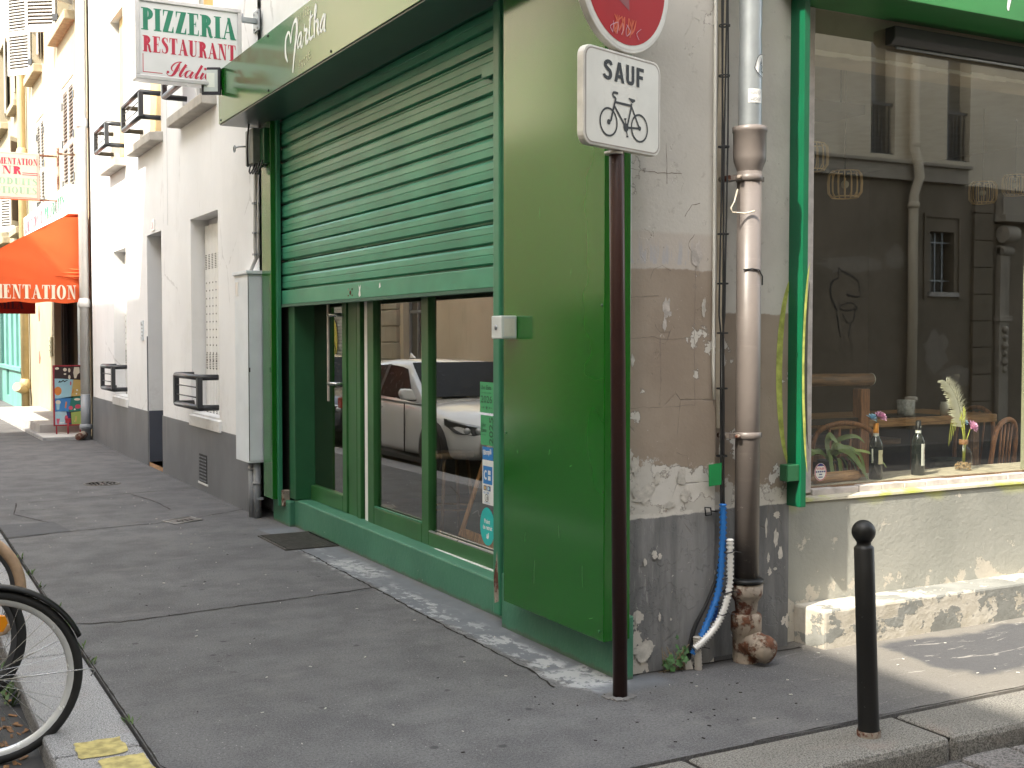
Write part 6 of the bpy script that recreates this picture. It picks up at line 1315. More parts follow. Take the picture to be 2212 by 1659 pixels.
bicycle('bicycle', 'bicycle with fat tan tyres, furthest along the kerb', (.37, 6.95, -.101), R(-6), .345, tan, .060, dark_rim, plain('cream_bike_frame', (.55,.50,.40), .35), False, False)
# leaves and dirt in the gutter
gt = MB()
for _ in range(60):
    x, y = random.uniform(.42, .56), random.uniform(4.9, 7); s_ = random.uniform(.008, .022); a = random.uniform(0, 3); gt.obox((x, y, -.096), (s_*math.cos(a), s_*math.sin(a), .004), (-s_*.5*math.sin(a), s_*.5*math.cos(a), 0), (0,0,.001))
tag(gt.build('gutter_leaves', plain('dry_leaf', (.20,.10,.04), .8, amt=.5, scale=30)), 'dry orange leaves and dirt lying in the gutter under the wheels', 'litter', kind='stuff')
wd = MB()
for y in (5.9, 6.05, 6.2, 6.5): tuft(wd, .53, y, -.1, 10, .10)
tag(wd.build('gutter_weeds', weed_m), 'green weeds growing in the gutter under the wheels', 'weeds', kind='stuff')
# ------------------------------------------------------------------ things on the window board and in the room
random.seed(21)
SB = .80
bot_prof = [(.0,0),(.034,.0),(.0375,.004),(.0375,.185),(.036,.205),(.028,.225),(.018,.242),(.0145,.252),(.0142,.300),(.0150,.302),(.0150,.316),(.0,.317)]
wine = Mat('dark_wine_glass'); wine.pbr((.010,.013,.009), .06, 0, None, spec=.6)
def bottle(label, x, y, neck_m, seal_m, label_m, name='wine_bottle'):
    t = thing(name, label, 'bottle', (x, y, SB), 'wine bottles on the window board')
    b = MB(); b.lathe((x, y, SB), bot_prof, 24); b.build('glass_body', wine.m, t)
    b = MB(); b.lathe((x, y, SB), [(.0152,.262),(.0152,.3185),(.0,.3195)], 20); b.build('neck_foil', neck_m, t)
    b = MB(); b.lathe((x, y, SB), [(.0165,.243),(.0160,.262)], 20); b.build('neck_seal', seal_m, t)
    return t
def onbot(polys, x, y, r, a0):
    mb = MB()
    for i, q in enumerate(polys): mb.poly([(x+(r+.00004*(i % 9))*math.cos(a0+px/r), y+(r+.00004*(i % 9))*math.sin(a0+px/r), SB+pz) for px, pz in q])
    return mb
def stripz(w, z0, z1, n=8): return [[(w*i/n, z0), (w*(i+1)/n, z0), (w*(i+1)/n, z1), (w*i/n, z1)] for i in range(n)]
fo = plain('orange_foil', (.72,.26,.01), .3, .2); pw = plain('paper_white', (.74,.73,.66), .6); pc = plain('paper_cream', (.72,.66,.42), .6)
b1 = (4.995, 4.95); t = bottle('dark wine bottle with orange neck foil and cream label, a pink flower in it', *b1, fo, pw, pc)
onbot(stripz(.060, .088, .168), *b1, .0378, R(-112)).build('front_label', pc, t); onbot([[(.036,.168),(.058,.168),(.058,.185),(.044,.185)]], *b1, .0379, R(-112)).build('label_tab', pc, t)
onbot(stripz(.010, .095, .175, 2), *b1, .0378, R(-172)).build('back_label', pw, t)
onbot(move(sans_text('FEU', .016, .028, .01), .026, .128)+rib([(.044,.095,.003),(.045,.125,.003)]), *b1, .0382, R(-112)).build('print', plain('brown_print', (.20,.10,.04), .6), t)
b2 = (5.365, 4.985); t = bottle('dark wine bottle with black neck foil and tall white label', *b2, MT['black'], pw, pw)
onbot(stripz(.058, .058, .185), *b2, .0378, R(-108)).build('front_label', pw, t)
onbot(rib(smooth([(.026,.165,.004),(.030,.150,.008),(.024,.135,.007),(.034,.12,.008),(.026,.10,.005),(.032,.09,.003)]))+rib([(.022,.148,.003),(.042,.155,.003)])+rect(.012,.074,.046,.077)+rect(.016,.067,.042,.069), *b2, .0381, R(-108)).build('print', plain('sepia_print', (.22,.12,.08), .6), t)
onbot([disc(.010,.283,.006,14)], *b2, .0154, R(-108)).build('foil_mark', pw, t)
# flowers
def flower(t, c, r, m, n=26, core=None, up=Vector((.1,-.5,.85))):
    up = up.normalized(); u = up.orthogonal().normalized(); v = up.cross(u)
    for k in range(n):
        a = k*2.399; e = .25+.75*(k/n); d = (u*math.cos(a)+v*math.sin(a))*e+up*(1.05-e); d.normalize(); s_ = up.cross(d).normalized()*r*.20; L = r*(.75+.35*e)
        b = MB(); b.poly([c, c+d*L*.45+s_, c+d*L*.85+s_*.9+up*r*.06, c+d*L, c+d*L*.85-s_*.9+up*r*.06, c+d*L*.45-s_]); b.build('petal', m, t)
    if core: b = MB(); b.sphere(c+up*r*.25, r*.22, 10, 6); b.build('flower_core', core, t)
pk = plain('petal_pink', (.78,.40,.60), .6, amt=.35, scale=40); pb = plain('petal_blue', (.36,.62,.82), .6, amt=.3, scale=40); yc = plain('flower_yellow', (.75,.55,.06), .6)
t = thing('silk_flower', 'pink and blue artificial flower stuck in the orange-necked bottle', 'flower', (*b1, SB+.31))
flower(t, Vector((5.015, 4.945, 1.150)), .042, pk, 30, yc); flower(t, Vector((4.965, 4.955, 1.145)), .034, pb, 22)
b = MB(); b.tube([(*b1, SB+.30), (4.998, 4.95, 1.14)], .003, 6); b.build('stem', plain('stem_green', (.10,.20,.05), .6), t)
# glass jar vase with gravel, feather grass and flower
vx, vy = 5.80, 5.035
t = thing('glass_vase', 'small clear glass jar with a cork-wrapped neck and gravel in it', 'vase', (vx, vy, SB))
b = MB(); b.lathe((vx, vy, SB), [(.0,.002),(.046,.002),(.050,.008),(.050,.10),(.044,.125),(.030,.145),(.024,.155),(.024,.188)], 24); b.build('glass_body', MT['glass2'], t)
b = MB(); b.lathe((vx, vy, SB), [(.0262,.158),(.0270,.16),(.0270,.186),(.0262,.188)], 20); b.build('neck_wrap', MT['osb'], t)
b = MB()
for _ in range(170):
    a = random.uniform(0, 6.28); r_ = .045*math.sqrt(random.random()); s_ = random.uniform(.003, .006); b.sphere((vx+r_*math.cos(a), vy+r_*math.sin(a), SB+random.uniform(.006,.048)), s_, 6, 4)
tag(b.build('gravel', plain('gravel', (.38,.24,.11), .8, amt=.6, scale=90), t), kind='stuff')
t = thing('feather_grass', 'pale feathery dried grass standing in the glass jar', 'dried grass', (vx, vy, SB+.02))
pl_ = plain('feather_cream', (.78,.76,.60), .8); yg = plain('grass_yellow_green', (.42,.44,.05), .7)
b = MB()
for k in range(7): b.tube([(vx-.004+.003*k, vy, SB+.03), (vx-.008+.004*k, vy+random.uniform(-.006,.006), SB+.2), (vx-.02+.006*k+random.uniform(-.02,.01), vy, SB+.33+.01*k)], .0022, 5)
b.build('stem', yg, t)
b = MB(); sp = smooth([(vx-.005, SB+.26, 0), (vx-.03, SB+.36, 0), (vx-.065, SB+.44, 0), (vx-.11, SB+.50, 0), (vx-.155, SB+.535, 0)], 14)
for i, (x, z, _) in enumerate(sp):
    f_ = i/len(sp)
    for sd in (-1, 1):
        for q in range(4):
            L = (.085+.03*math.sin(f_*3))*random.uniform(.6, 1.1)*(1-.35*f_); a = random.uniform(.25, .7)
            d = Vector((-.62+sd*.9*a+(.55 if sd > 0 else -.12), random.uniform(-.35,.35), .55)).normalized(); p = Vector((x, vy, z)); w = Vector((.0009, 0, 0))
            e = p+d*L+Vector((sd*.01, 0, -.02*L/.08)); mdl = p+d*L*.6
            b.poly([p-w, p+w, mdl+w, e, mdl-w])
tag(b.build('plume', pl_, t), kind='stuff')
b = MB()
for k in range(6):
    P = smooth([(vx, SB+.24, 0), (vx-.02-.012*k, SB+.31, 0), (vx-.035-.014*k, SB+.33-.018*k, 0), (vx-.05-.013*k, SB+.30-.03*k, 0)], 5); b.tube([(x, vy-.01+.004*k, z) for x, z, _ in P], .0014, 4)
b.build('curled_blade', yg, t)
t = thing('silk_flower', 'pink artificial flower leaning out of the glass jar to the right', 'flower', (vx, vy, SB+.1))
flower(t, Vector((vx+.055, vy-.01, SB+.262)), .044, pk, 28, yc, Vector((.3,-.75,.5))); flower(t, Vector((vx+.02, vy+.01, SB+.285)), .025, pb, 14)
b = MB(); b.tube([(vx+.01, vy, SB+.05), (vx+.02, vy, SB+.17), (vx+.05, vy-.005, SB+.25)], .0022, 5); b.build('stem', yg, t)
# trailing plant and rolling pin
lf = plain('long_leaf_green', (.15,.205,.05), .45, amt=.3, scale=12)
px_, py_ = 4.76, 5.07
t = thing('potted_plant', 'strap-leaved green plant drooping over the window board', 'plant', (px_, py_, SB))
b = MB(); b.lathe((px_, py_, SB), [(0,0),(.05,.0),(.065,.10),(.068,.11),(.06,.11),(.055,.09)], 18); b.build('pot', plain('dark_pot', (.06,.05,.045), .6), t)
def blade(pts, w, m=lf, tw=0):
    S_ = smooth([(*p[:2], p[2]) for p in pts], 6); n = len(S_); b = MB(); L = []
    for i, p in enumerate(S_):
        f_ = i/(n-1); ww = w*(math.sin(math.pi*min(1, .12+f_*.88))**.7)
        d = Vector(S_[min(i+1, n-1)])-Vector(S_[max(i-1, 0)]); s_ = d.cross(Vector((.35, -.9, .25))); s_ = (s_.normalized() if s_.length > 1e-6 else Vector((1,0,0)))*ww; up = Vector((0,-.25,1))*ww*.25; L.append((Vector(p)-s_+up, Vector(p), Vector(p)+s_+up))
    V = [q for r_ in L for q in r_]; b.add(V, [(i*3+j, i*3+j+1, (i+1)*3+j+1, (i+1)*3+j) for i in range(n-1) for j in (0, 1)], True); o = b.build('leaf', m, t); return o
Z = SB+.10
blade([(px_,py_,Z),(px_+.015,py_-.03,Z+.07),(px_+.06,py_-.08,Z+.055),(px_+.11,py_-.125,Z-.02),(px_+.150,py_-.150,Z-.098)], .034)
blade([(px_,py_,Z),(px_+.07,py_-.03,Z+.07),(px_+.14,py_-.08,Z+.045),(px_+.150,py_-.115,Z-.03),(px_+.135,py_-.14,Z-.085)], .020)
blade([(px_,py_,Z),(px_+.08,py_-.03,Z+.06),(px_+.18,py_-.10,Z+.055),(px_+.245,py_-.14,Z+.015),(px_+.285,py_-.155,Z-.035)], .009, plain('young_leaf', (.30,.36,.10), .5))
blade([(px_,py_,Z),(px_-.03,py_-.04,Z+.05),(px_-.075,py_-.09,Z-.0),(px_-.085,py_-.12,Z-.09)], .026)
blade([(px_,py_,Z),(px_-.08,py_-.03,Z+.05),(px_-.17,py_-.06,Z+.07),(px_-.26,py_-.08,Z+.115)], .010)
blade([(px_,py_,Z),(px_-.07,py_,Z+.06),(px_-.16,py_-.02,Z+.045),(px_-.22,py_-.03,Z-.01)], .014)
blade([(px_,py_,Z),(px_-.01,py_+.01,Z+.10),(px_+.01,py_,Z+.135),(px_+.045,py_-.02,Z+.10)], .030)
blade([(px_,py_,Z),(px_+.05,py_+.02,Z+.09),(px_+.11,py_-.0,Z+.13),(px_+.17,py_-.04,Z+.135),(px_+.21,py_-.06,Z+.10)], .015)
blade([(px_,py_,Z),(px_-.035,py_-.05,Z+.02),(px_-.045,py_-.09,Z-.06),(px_-.035,py_-.12,Z-.125)], .010)
blade([(px_,py_-.02,Z+.02),(px_+.01,py_-.06,Z+.02),(px_+.0,py_-.09,Z-.05),(px_-.02,py_-.10,SB+.01)], .022)
for k in range(7): blade([(px_,py_-.02,Z),(px_-.03+.02*k,py_-.05,Z+.02),(px_-.05+.03*k,py_-.07,Z-.04),(px_-.04+.025*k,py_-.075,SB+.02)], .010, MT['wood2'] if k % 2 else lf)
t = thing('rolling_pin', 'wooden rolling pin lying on the window board under the plant', 'rolling pin', (4.7, 4.97, SB))
b = MB(); b.lathe((4.43, 4.925, SB+.030), [(0,0),(.014,.004),(.018,.03),(.012,.06),(.014,.085),(.028,.10),(.030,.11),(.030,.43),(.027,.445),(.013,.455),(.016,.50),(.0,.52)], 20, (1, .10, .0)); b.build('roller', MT['woodx'], t)
# round sticker on the big pane
s = thing('round_sticker', 'small round white shop sticker with red and blue print low on the big window pane', 'sticker', (4.49, 4.86, .87)); O = (4.455, 4.8615, .826)
flat([disc(.045,.050,.043,30,.048)], O, (1,0,0), (0,0,1), .0012).build('paper', pw, s); flat(ring(.045,.050,.041,.046,.004,.004)+move(sans_text('VITRIER', .012, .058, .02), .016, .062), O, (1,0,0), (0,0,1), .002).build('print', MT['letred'], s)
flat([q for k in range(5) for q in rect(.010+.0145*k, .048, .021+.0145*k, .056)]+[[(.020,.082),(.070,.082),(.060,.092),(.045,.097),(.030,.092)]]+rect(.034,.034,.056,.040)+rect(.030,.020,.060,.025), O, (1,0,0), (0,0,1), .0023).build('print', MT['p_navy'], s)
# table, glasses, rail, chairs, stools
t = thing('high_table', 'honey-coloured wooden high table behind the big window', 'table', (6.6, 6.3, .1))
b = MB(); b.box((5.62, 6.0, .985), (7.26, 6.7, 1.045)); b.build('table_top', MT['woodx'], t, .006)
for x in (5.75, 7.1):
    for y in (6.08, 6.62): b = MB(); b.box((x-.03, y-.03, .1), (x+.03, y+.03, .985)); b.build('leg', MT['wood2'], t)
t = thing('crystal_tumbler', 'cut crystal tumbler on a small black tray on the high table', 'glass', (6.46, 6.12, 1.05))
b = MB(); b.lathe((6.46, 6.12, 1.05), [(0,.0),(.056,.0),(.060,.01),(.064,.11),(.060,.11),(.056,.02),(0,.018)], 20); b.build('glass_body', plain('cut_crystal', (.36,.37,.36), .12, amt=.25, scale=40), t)
b = MB(); b.box((6.2, 6.02, 1.046), (6.7, 6.3, 1.052)); b.build('tray', MT['black'], t)
t = thing('water_jug', 'clear water jug on the table behind the feather grass', 'jug', (7.02, 6.2, 1.046))
b = MB(); b.lathe((7.02, 6.2, 1.046), [(.05,0),(.065,.02),(.072,.09),(.055,.18),(.045,.24),(.058,.29)], 20); b.build('glass_body', MT['glass2'], t)
t = thing('salt_jar', 'small glass jar beside the jug on the table', 'jar', (6.80, 6.08, 1.046))
b = MB(); b.lathe((6.80, 6.08, 1.046), [(0,0),(.03,0),(.032,.07),(.026,.08),(.026,.095),(0,.096)], 16); b.build('glass_body', plain('pale_jar', (.5,.48,.42), .2), t)
t = thing('wood_railing', 'round wooden handrail on a square post inside the window', 'railing', (5.9, 6.0, .1))
b = MB(); b.box((5.875, 5.96, .1), (5.955, 6.04, 1.255)); b.build('post', MT['wood3'], t, .004)
b = MB(); b.tube([(4.9, 6.0, 1.325), (6.0, 6.0, 1.318)], .042, 18); b.build('handrail', MT['wood2x'], t)
b = MB(); b.lathe((6.0, 6.0, 1.318), [(.043,-.002),(.043,.004),(.036,.005),(0,.005)], 18, (1,0,0)); b.build('end_cap', pw, t)
b = MB(); b.lathe((6.003, 6.0, 1.318), [(.033,.003),(0,.0034)], 18, (1,0,0)); b.build('cap_mark', MT['gap'], t)
for z in (.78, 1.02): b = MB(); b.box((4.9, 5.985, z), (5.93, 6.015, z+.04)); b.build('bar', MT['black'] if z > 1 else MT['wood2'], t)
t = thing('wood_bench', 'brown wooden seat and shelf boards in the dim room behind the bottles', 'bench', (5.8, 6.6, .1))
b = MB(); b.box((4.6, 6.5, .80), (6.45, 6.9, .86)); b.box((4.5, 7.0, 1.06), (5.4, 7.3, 1.12)); b.box((6.0, 6.2, .84), (6.5, 6.4, .88)); b.build('board', MT['wood2x'], t, .004)
b = MB(); b.box((4.7, 6.6, .1), (4.8, 6.8, .80)); b.box((6.2, 6.6, .1), (6.3, 6.8, .80)); b.box((4.6, 7.05, .1), (4.7, 7.25, 1.06)); b.build('support', MT['wood2'], t)
cush = plain('green_cushion_cloth', (.10,.13,.10), .8, amt=.4, scale=14)
def chair(x, y, rz, label, cushion=True):
    t = thing('wooden_chair', label, 'chair', (0,0,0), 'bentwood chairs in the restaurant')
    for sx in (-.19, .19):
        for sy in (-.18, .18): b = MB(); b.tube([(sx, sy, 0), (sx*.9, sy*.9, .46)], .016, 8); b.build('leg', MT['wood3'], t)
    b = MB(); b.lathe((0, 0, .46), [(0,0),(.215,0),(.22,.02),(.21,.035),(0,.035)], 24); b.build('seat', MT['wood3'], t)
    b = MB(); b.tube([Vector(p) for p in smooth([(-.20, .19, .47), (-.215, .21, .70), (-.17, .23, .90), (0, .24, .96), (.17, .23, .90), (.215, .21, .70), (.20, .19, .47)], 5)], .017, 8); b.build('back_hoop', MT['wood3'], t)
    for sx in (-.10, -.035, .035, .10): b = MB(); b.tube([(sx*.8, .20, .49), (sx, .235, .93)], .008, 6); b.build('spindle', MT['wood3'], t)
    if cushion: b = MB(); b.lathe((0, 0, .495), [(0,0),(.18,0),(.205,.02),(.20,.05),(.15,.07),(0,.075)], 20); b.build('cushion', cush, t)
    t.location = (x, y, .10); t.rotation_euler = (0, 0, rz)
chair(7.35, 6.5, R(-100), 'bentwood chair at the right end of the high table')
chair(6.55, 5.62, R(200), 'bentwood chair with a green cushion before the high table')
chair(5.55, 5.85, R(150), 'bentwood chair in the shade behind the potted plant')
def stool(x, y, h, label):
    t = thing('bar_stool', label, 'stool', (0,0,0), 'dark stools behind the shop glass')
    b = MB(); b.lathe((0,0,h), [(0,0),(.17,0),(.175,.015),(.17,.035),(0,.035)], 22); b.build('seat', MT['wood2'], t)
    for k in range(4):
        a = R(45+90*k); b = MB(); b.tube([(.20*math.cos(a), .20*math.sin(a), 0), (.13*math.cos(a), .13*math.sin(a), h)], .014, 8); b.build('leg', MT['wood2'], t)
    b = MB(); b.tube([(.17*math.cos(R(15*k)), .17*math.sin(R(15*k)), h*.4) for k in range(24)], .009, 6, closed=True); b.build('ring', MT['wood2'], t)
    t.location = (x, y, .10)
stool(3.75, 7.95, .62, 'dark bar stool behind the middle shop pane, left of the mullion'); stool(3.95, 7.2, .62, 'dark bar stool behind the right shop pane, near the chalkboard')
MT['chalkwood'] = m_wood('orange_frame_wood', (.58,.26,.10))
# A-board with chalk writing
t = thing('chalkboard_sign', 'wooden-framed chalkboard menu leaning inside the shop glass', 'chalkboard', (3.5, 6.9, .1))
c0, c1, ct = Vector((3.46, 7.20, .27)), Vector((3.46, 6.50, .25)), Vector((3.60, 6.86, 1.16)); ct2 = Vector((3.60, 6.28, 1.16))
mid = (c0+c1+ct+ct2)/4; nb = (c1-c0).cross(ct-c0).normalized()
if nb.x > 0: nb = -nb
def qp(u, v): return c0*(1-u)*(1-v)+c1*u*(1-v)+ct*(1-u)*v+ct2*u*v
b = MB(); b.prism([qp(.04,.03), qp(.96,.03), qp(.96,.97), qp(.04,.97)], -nb*.012); b.build('board', MT['chalk'], t)
for a, e in (((0,0),(1,.065)), ((0,.94),(1,1)), ((0,.065),(.075,.94)), ((.925,.065),(1,.94))):
    b = MB(); b.prism([qp(a[0],a[1])+nb*.010, qp(e[0],a[1])+nb*.010, qp(e[0],e[1])+nb*.010, qp(a[0],e[1])+nb*.010], -nb*.03); b.build('frame_rail', MT['chalkwood'], t, .003)
S_ = []
for (z, y, L) in ((.50, .12, .20), (.43, .20, .20), (.36, .12, .24), (.20, .08, .48)):
    P = [(y+L*i/9+random.uniform(-.008,.008), z+random.choice((-.012, .0, .022)), .004) for i in range(10)]; S_ += rib(smooth(P, 3))
mb = MB()
for i, q in enumerate(S_): mb.poly([qp(a/.70+.02, b_)+nb*(.002+.00004*(i % 9)) for a, b_ in q])
mb.build('chalk_writing', plain('chalk_grey', (.34,.33,.31), .9), t)
# cage lamps
def lamp(x, y, z, label, w=.11, h=.17, top=3.52):
    t = thing('cage_lamp', label, 'lamp', (0,0,0), 'cage pendant lamps in the restaurant')
    b = MB(); b.tube([(0,0,h), (0,0,top-z)], .003, 5); b.build('cord', MT['black'], t)
    for k in range(16):
        a = R(22.5*k); b = MB(); b.tube([(w*.80*math.cos(a), w*.80*math.sin(a), 0), (w*math.cos(a), w*math.sin(a), .03), (w*1.03*math.cos(a), w*1.03*math.sin(a), h*.55), (w*.98*math.cos(a), w*.98*math.sin(a), h-.02), (w*.82*math.cos(a), w*.82*math.sin(a), h)], .0042, 5); b.build('rib', MT['cane'], t)
    for z_, r_ in ((0, .8), (h, .82)): b = MB(); b.tube([(w*r_*math.cos(R(15*k)), w*r_*math.sin(R(15*k)), z_) for k in range(24)], .005, 5, closed=True); b.build('hoop', MT['cane'], t)
    b = MB(); b.tube([(0,0,h), (0,0,h-.04)], .014, 8); b.tube([(-w*.82,0,h),(w*.82,0,h)], .003, 4); b.build('socket', MT['black'], t)
    b = MB(); b.sphere((0,0,h-.085), .028, 12, 8); b.build('bulb', MT['bulb'], t)
    t.location = (x, y, z)
MT['cane'] = plain('pale_cane', (.74,.52,.27), .6)
MT['bulb'] = plain('clear_bulb', (.6,.55,.42), .1)
lamp(5.745, 6.0, 2.54, 'cage pendant lamp hanging lower, second from the window edge'); lamp(5.49, 6.05, 2.71, 'cage pendant lamp cut by the left edge of the shop window'); lamp(8.25, 7.0, 2.735, 'cage pendant lamp deeper in the room, towards the right of the window'); lamp(8.9, 7.2, 2.86, 'cage pendant lamp furthest to the right behind the pane')
t = thing('hanging_shelf', 'dark board hung from the ceiling above the cage lamps', 'shelf', (5.6, 6.1, 3.1))
b = MB(); b.box((5.0, 5.9, 3.08), (5.82, 6.25, 3.14)); b.build('board', plain('dark_board', (.07,.06,.055), .6), t)
b = MB(); b.tube([(5.1, 6.05, 3.14), (5.1, 6.05, 3.52)], .005, 5); b.tube([(5.75, 6.05, 3.14), (5.75, 6.05, 3.52)], .005, 5); b.build('cord', MT['black'], t)
# ------------------------------------------------------------------ what stands across the two streets (seen mirrored in the glass)
plaster = m_facade('old_beige_plaster', (.56,.49,.38), (.64,.57,.45), (.34,.29,.23)); browngrey = m_facade('brown_grey_render', (.185,.155,.112), (.235,.195,.145), (.13,.11,.08)); creamf = m_facade('pale_cream_render', (.66,.58,.44), (.74,.66,.52), (.54,.46,.34))
warmf = m_facade('warm_cream_render', (.72,.64,.47), (.79,.71,.54), (.58,.50,.36)); stonem = m_facade('old_stone', (.34,.30,.24), (.42,.38,.31), (.20,.18,.15)); dw = MT['wd']
OX = -4.9
gx = lambda u, v, d: (OX-d, u, v)
# far pavement of the street
mb = MB(); mb.box((OX-.1, -60, -.3), (-3.6, 100, .0)); tag(mb.build('far_pavement', MT['asphalt']), kind='structure')
mb = MB(); mb.box((-3.6, -60, -.3), (-3.35, 100, -.004)); tag(mb.build('far_kerb', MT['kerb2']), kind='structure')
def house(name, label, y0, y1, h, m, holes, winm=True):
    t = thing(name, label, 'building', (OX, (y0+y1)/2, 0)); mb = MB()
    wall_grid(mb, gx, y0, y1, -.1, h, holes, .2); mb.box((OX-.201, y0+.002, -.1), (OX-9, y1-.002, h-.002)); mb.poly([(OX, y0, h), (OX, y1, h), (OX-9, y1, h), (OX-9, y0, h)]); mb.poly([(OX, y0, -.1), (OX, y0, h), (OX-9, y0, h), (OX-9, y0, -.1)]); mb.poly([(OX, y1, -.1), (OX-9, y1, -.1), (OX-9, y1, h), (OX, y1, h)])
    mb.build('wall', m, t)
    for a, b, c, d in holes:
        q = MB(); q.box((OX-.199, a, c), (OX-.17, b, d)); w = q.build('window', dw, t)
        q = MB(); mdl = (a+b)/2
        for p, r_, s_, e in ((a, a+.06, c, d), (b-.06, b, c, d), (mdl-.03, mdl+.03, c, d), (a, b, c, c+.06), (a, b, d-.06, d)): q.box((OX-.169, p, s_), (OX-.14, r_, e))
        sub(q, 'frame', MT['whitepaint'], w)
    return t
def rows(y0, y1, zs, step=2.4, w=1.1, h=1.9, off=.8): return [(y, y+w, z, z+h) for z in zs for y in [y0+off+step*k for k in range(int((y1-y0-off)/step))]]
house('corner_house', 'house across the narrow street with a low roof, behind the camera', -16, 1.57, 10.55, creamf, rows(-16, 1.4, (.9, 4.2, 7.3)))
house('tall_house', 'tall cream house across the narrow street from the pizzeria', 1.59, 12.25, 13.9, warmf, rows(1.575, 12.25, (1.0, 4.4, 7.6, 10.7)))
th = bpy.data.objects['tall_house']
dkbase = plain('added_band_dark', (.060,.054,.047), .7, 0, .3, 2, bump=.3)  # unseen dark band, added to darken what the green panel mirrors
def base_band(t, y0, y1, z1, gaps):
    mb = MB(); y = y0
    for a, b in gaps+[(y1, y1)]:
        if a > y: mb.box((OX-.01, y, -.1), (OX+.06, a, z1))
        y = b
    mb.build('added_dark_band', dkbase, t)
base_band(th, 1.62, 12.24, 2.35, [(1.59+.8+2.4*k, 1.59+1.9+2.4*k) for k in range(4)])
house('middle_house', 'beige house across the narrow street, lower than its tall neighbour', 12.27, 18.4, 11.3, warmf, rows(12.27, 18.4, (4.2, 7.4), off=1.0))
house('yellow_house', 'warm cream house further along across the narrow street, above the graffitied shutter', 30.2, 48, 13, warmf, [(31.0, 34.8, .0, 2.75)]+rows(30.2, 48, (4.2, 7.4, 10.2)))
base_band(bpy.data.objects['middle_house'], 12.29, 18.38, 2.2, [])
lw = thing('low_building', 'low plastered building across the street with a rough stone pier', 'building', (OX, 26, 0))
mb = MB(); wall_grid(mb, gx, 18.42, 30.18, -.1, 5.4, [(25.9, 27.0, .9, 3.6)], .25); mb.box((OX-.26, 18.43, -.1), (OX-6, 30.17, 5.39)); mb.poly([(OX, 18.42, 5.4), (OX, 30.18, 5.4), (OX-6, 30.18, 5.4), (OX-6, 18.42, 5.4)]); mb.build('wall', plaster, lw)
mb = MB(); mb.box((OX-.24, 25.9, .9), (OX-.2, 27.0, 3.6)); w = mb.build('window', dw, lw)
mb = MB()
for p in ((25.9, 25.97, .9, 3.6), (26.93, 27.0, .9, 3.6), (26.45, 26.5, .9, 3.6), (25.9, 27.0, .9, .97), (25.9, 27.0, 2.2, 2.27), (25.9, 27.0, 2.9, 2.95)): mb.box((OX-.199, p[0], p[2]), (OX-.15, p[1], p[3]))
sub(mb, 'frame', MT['grey'], w)
z = -.05; random.seed(3)
for k in range(9):
    h = random.uniform(.32, .45); mb = MB(); mb.box((OX-.05, 27.2+random.uniform(-.03,.03), z+.01), (OX+.10+random.uniform(-.02,.03), 28.4+random.uniform(-.05,.05), z+h)); mb.build('stone', stonem, lw, .03); z += h
mb = MB()
for k in range(28): mb.box((OX-.13, 31.0, .02+k*.095), (OX-.10-(k % 2)*.012, 34.8, .105+k*.095))
sht = tag(mb.build('graffitied_shutter', plain('grey_corrugated_shutter', (.42,.41,.38), .5, .2, .12, 3)), 'grey corrugated shop shutter with yellow graffiti across the street', 'shutter')
yel = plain('yellow_graffiti', (.66,.56,.06), .6)
sub(flat([disc(.9,1.55,.38,18,.62), disc(1.75,1.75,.36,18,.60), disc(1.3,1.15,.62,20,.45), disc(2.35,1.2,.40,18,.55)], (OX-.099, 31.4, 0), (0,1,0), (0,0,1), .004), 'graffiti_fill', yel, sht)
sub(flat([q for c_ in ((.9,1.55,.38,.62),(1.75,1.75,.36,.60),(1.3,1.15,.62,.45),(2.35,1.2,.40,.55)) for q in ring(c_[0], c_[1], c_[2]+.02, c_[3]+.02, .05, .05, n=20)], (OX-.099, 31.4, 0), (0,1,0), (0,0,1), .009), 'graffiti_outline', MT['ink'], sht)
t = thing('shield_sign', 'small white shield sign with a red mark beside the graffitied shutter across the street', 'sign', (OX+.05, 33, 2.5))
mb = MB(); mb.prism([(OX+.06, 32.6, 2.95), (OX+.06, 33.2, 2.95), (OX+.06, 33.2, 2.5), (OX+.06, 32.9, 2.2), (OX+.06, 32.6, 2.5)], (.03, 0, 0)); mb.build('board', MT['whitegloss'], t)
mb = MB(); mb.prism([(OX+.091, 32.8, 2.85), (OX+.091, 33.0, 2.85), (OX+.091, 33.0, 2.7), (OX+.091, 32.9, 2.6), (OX+.091, 32.8, 2.7)], (.004, 0, 0)); mb.build('mark', MT['letred'], t)
# facade across the wide street, behind the camera
BY = -5.5
gy = lambda u, v, d: (u, BY-d, v)
t = ob = thing('opposite_house', 'long brown and cream house across the cross street with carved doorway and drain pipe', 'building', (15, BY, 0))
lowh = [(16.62, 17.22, 2.42, 3.50), (19.15, 20.3, .05, 3.55), (10.5, 11.6, 1.2, 3.3), (7.2, 8.3, 1.2, 3.3), (3.5, 4.6, .05, 3.0), (0, 1.1, 1.2, 3.3)]
uph = [(a, a+.58, 4.78, 7.2) for a in (15.15, 17.0, 13.0, 10.8, 8.6, 6.4, 4.2, 2, -.2, 20, 22)] + [(a, a+.58, 8.4, 10.4) for a in (15.15, 17.0, 13.0, 10.8, 8.6, 6.4, 4.2, 2, -.2, 20, 22)]
mb = MB(); wall_grid(mb, gy, -4.9, 30, -.1, 4.35, lowh, .28); mb.build('lower_wall', browngrey, t)
mb = MB(); wall_grid(mb, gy, -4.9, 30, 4.35, 12, uph, .28); mb.poly([(-4.9, BY, 12), (30, BY, 12), (30, BY-9, 12), (-4.9, BY-9, 12)]); mb.build('upper_wall', creamf, t)
mb = MB(); mb.box((-4.9, BY-.29, -.1), (30, BY-9, 11.99)); mb.build('core', MT['dark'], t)
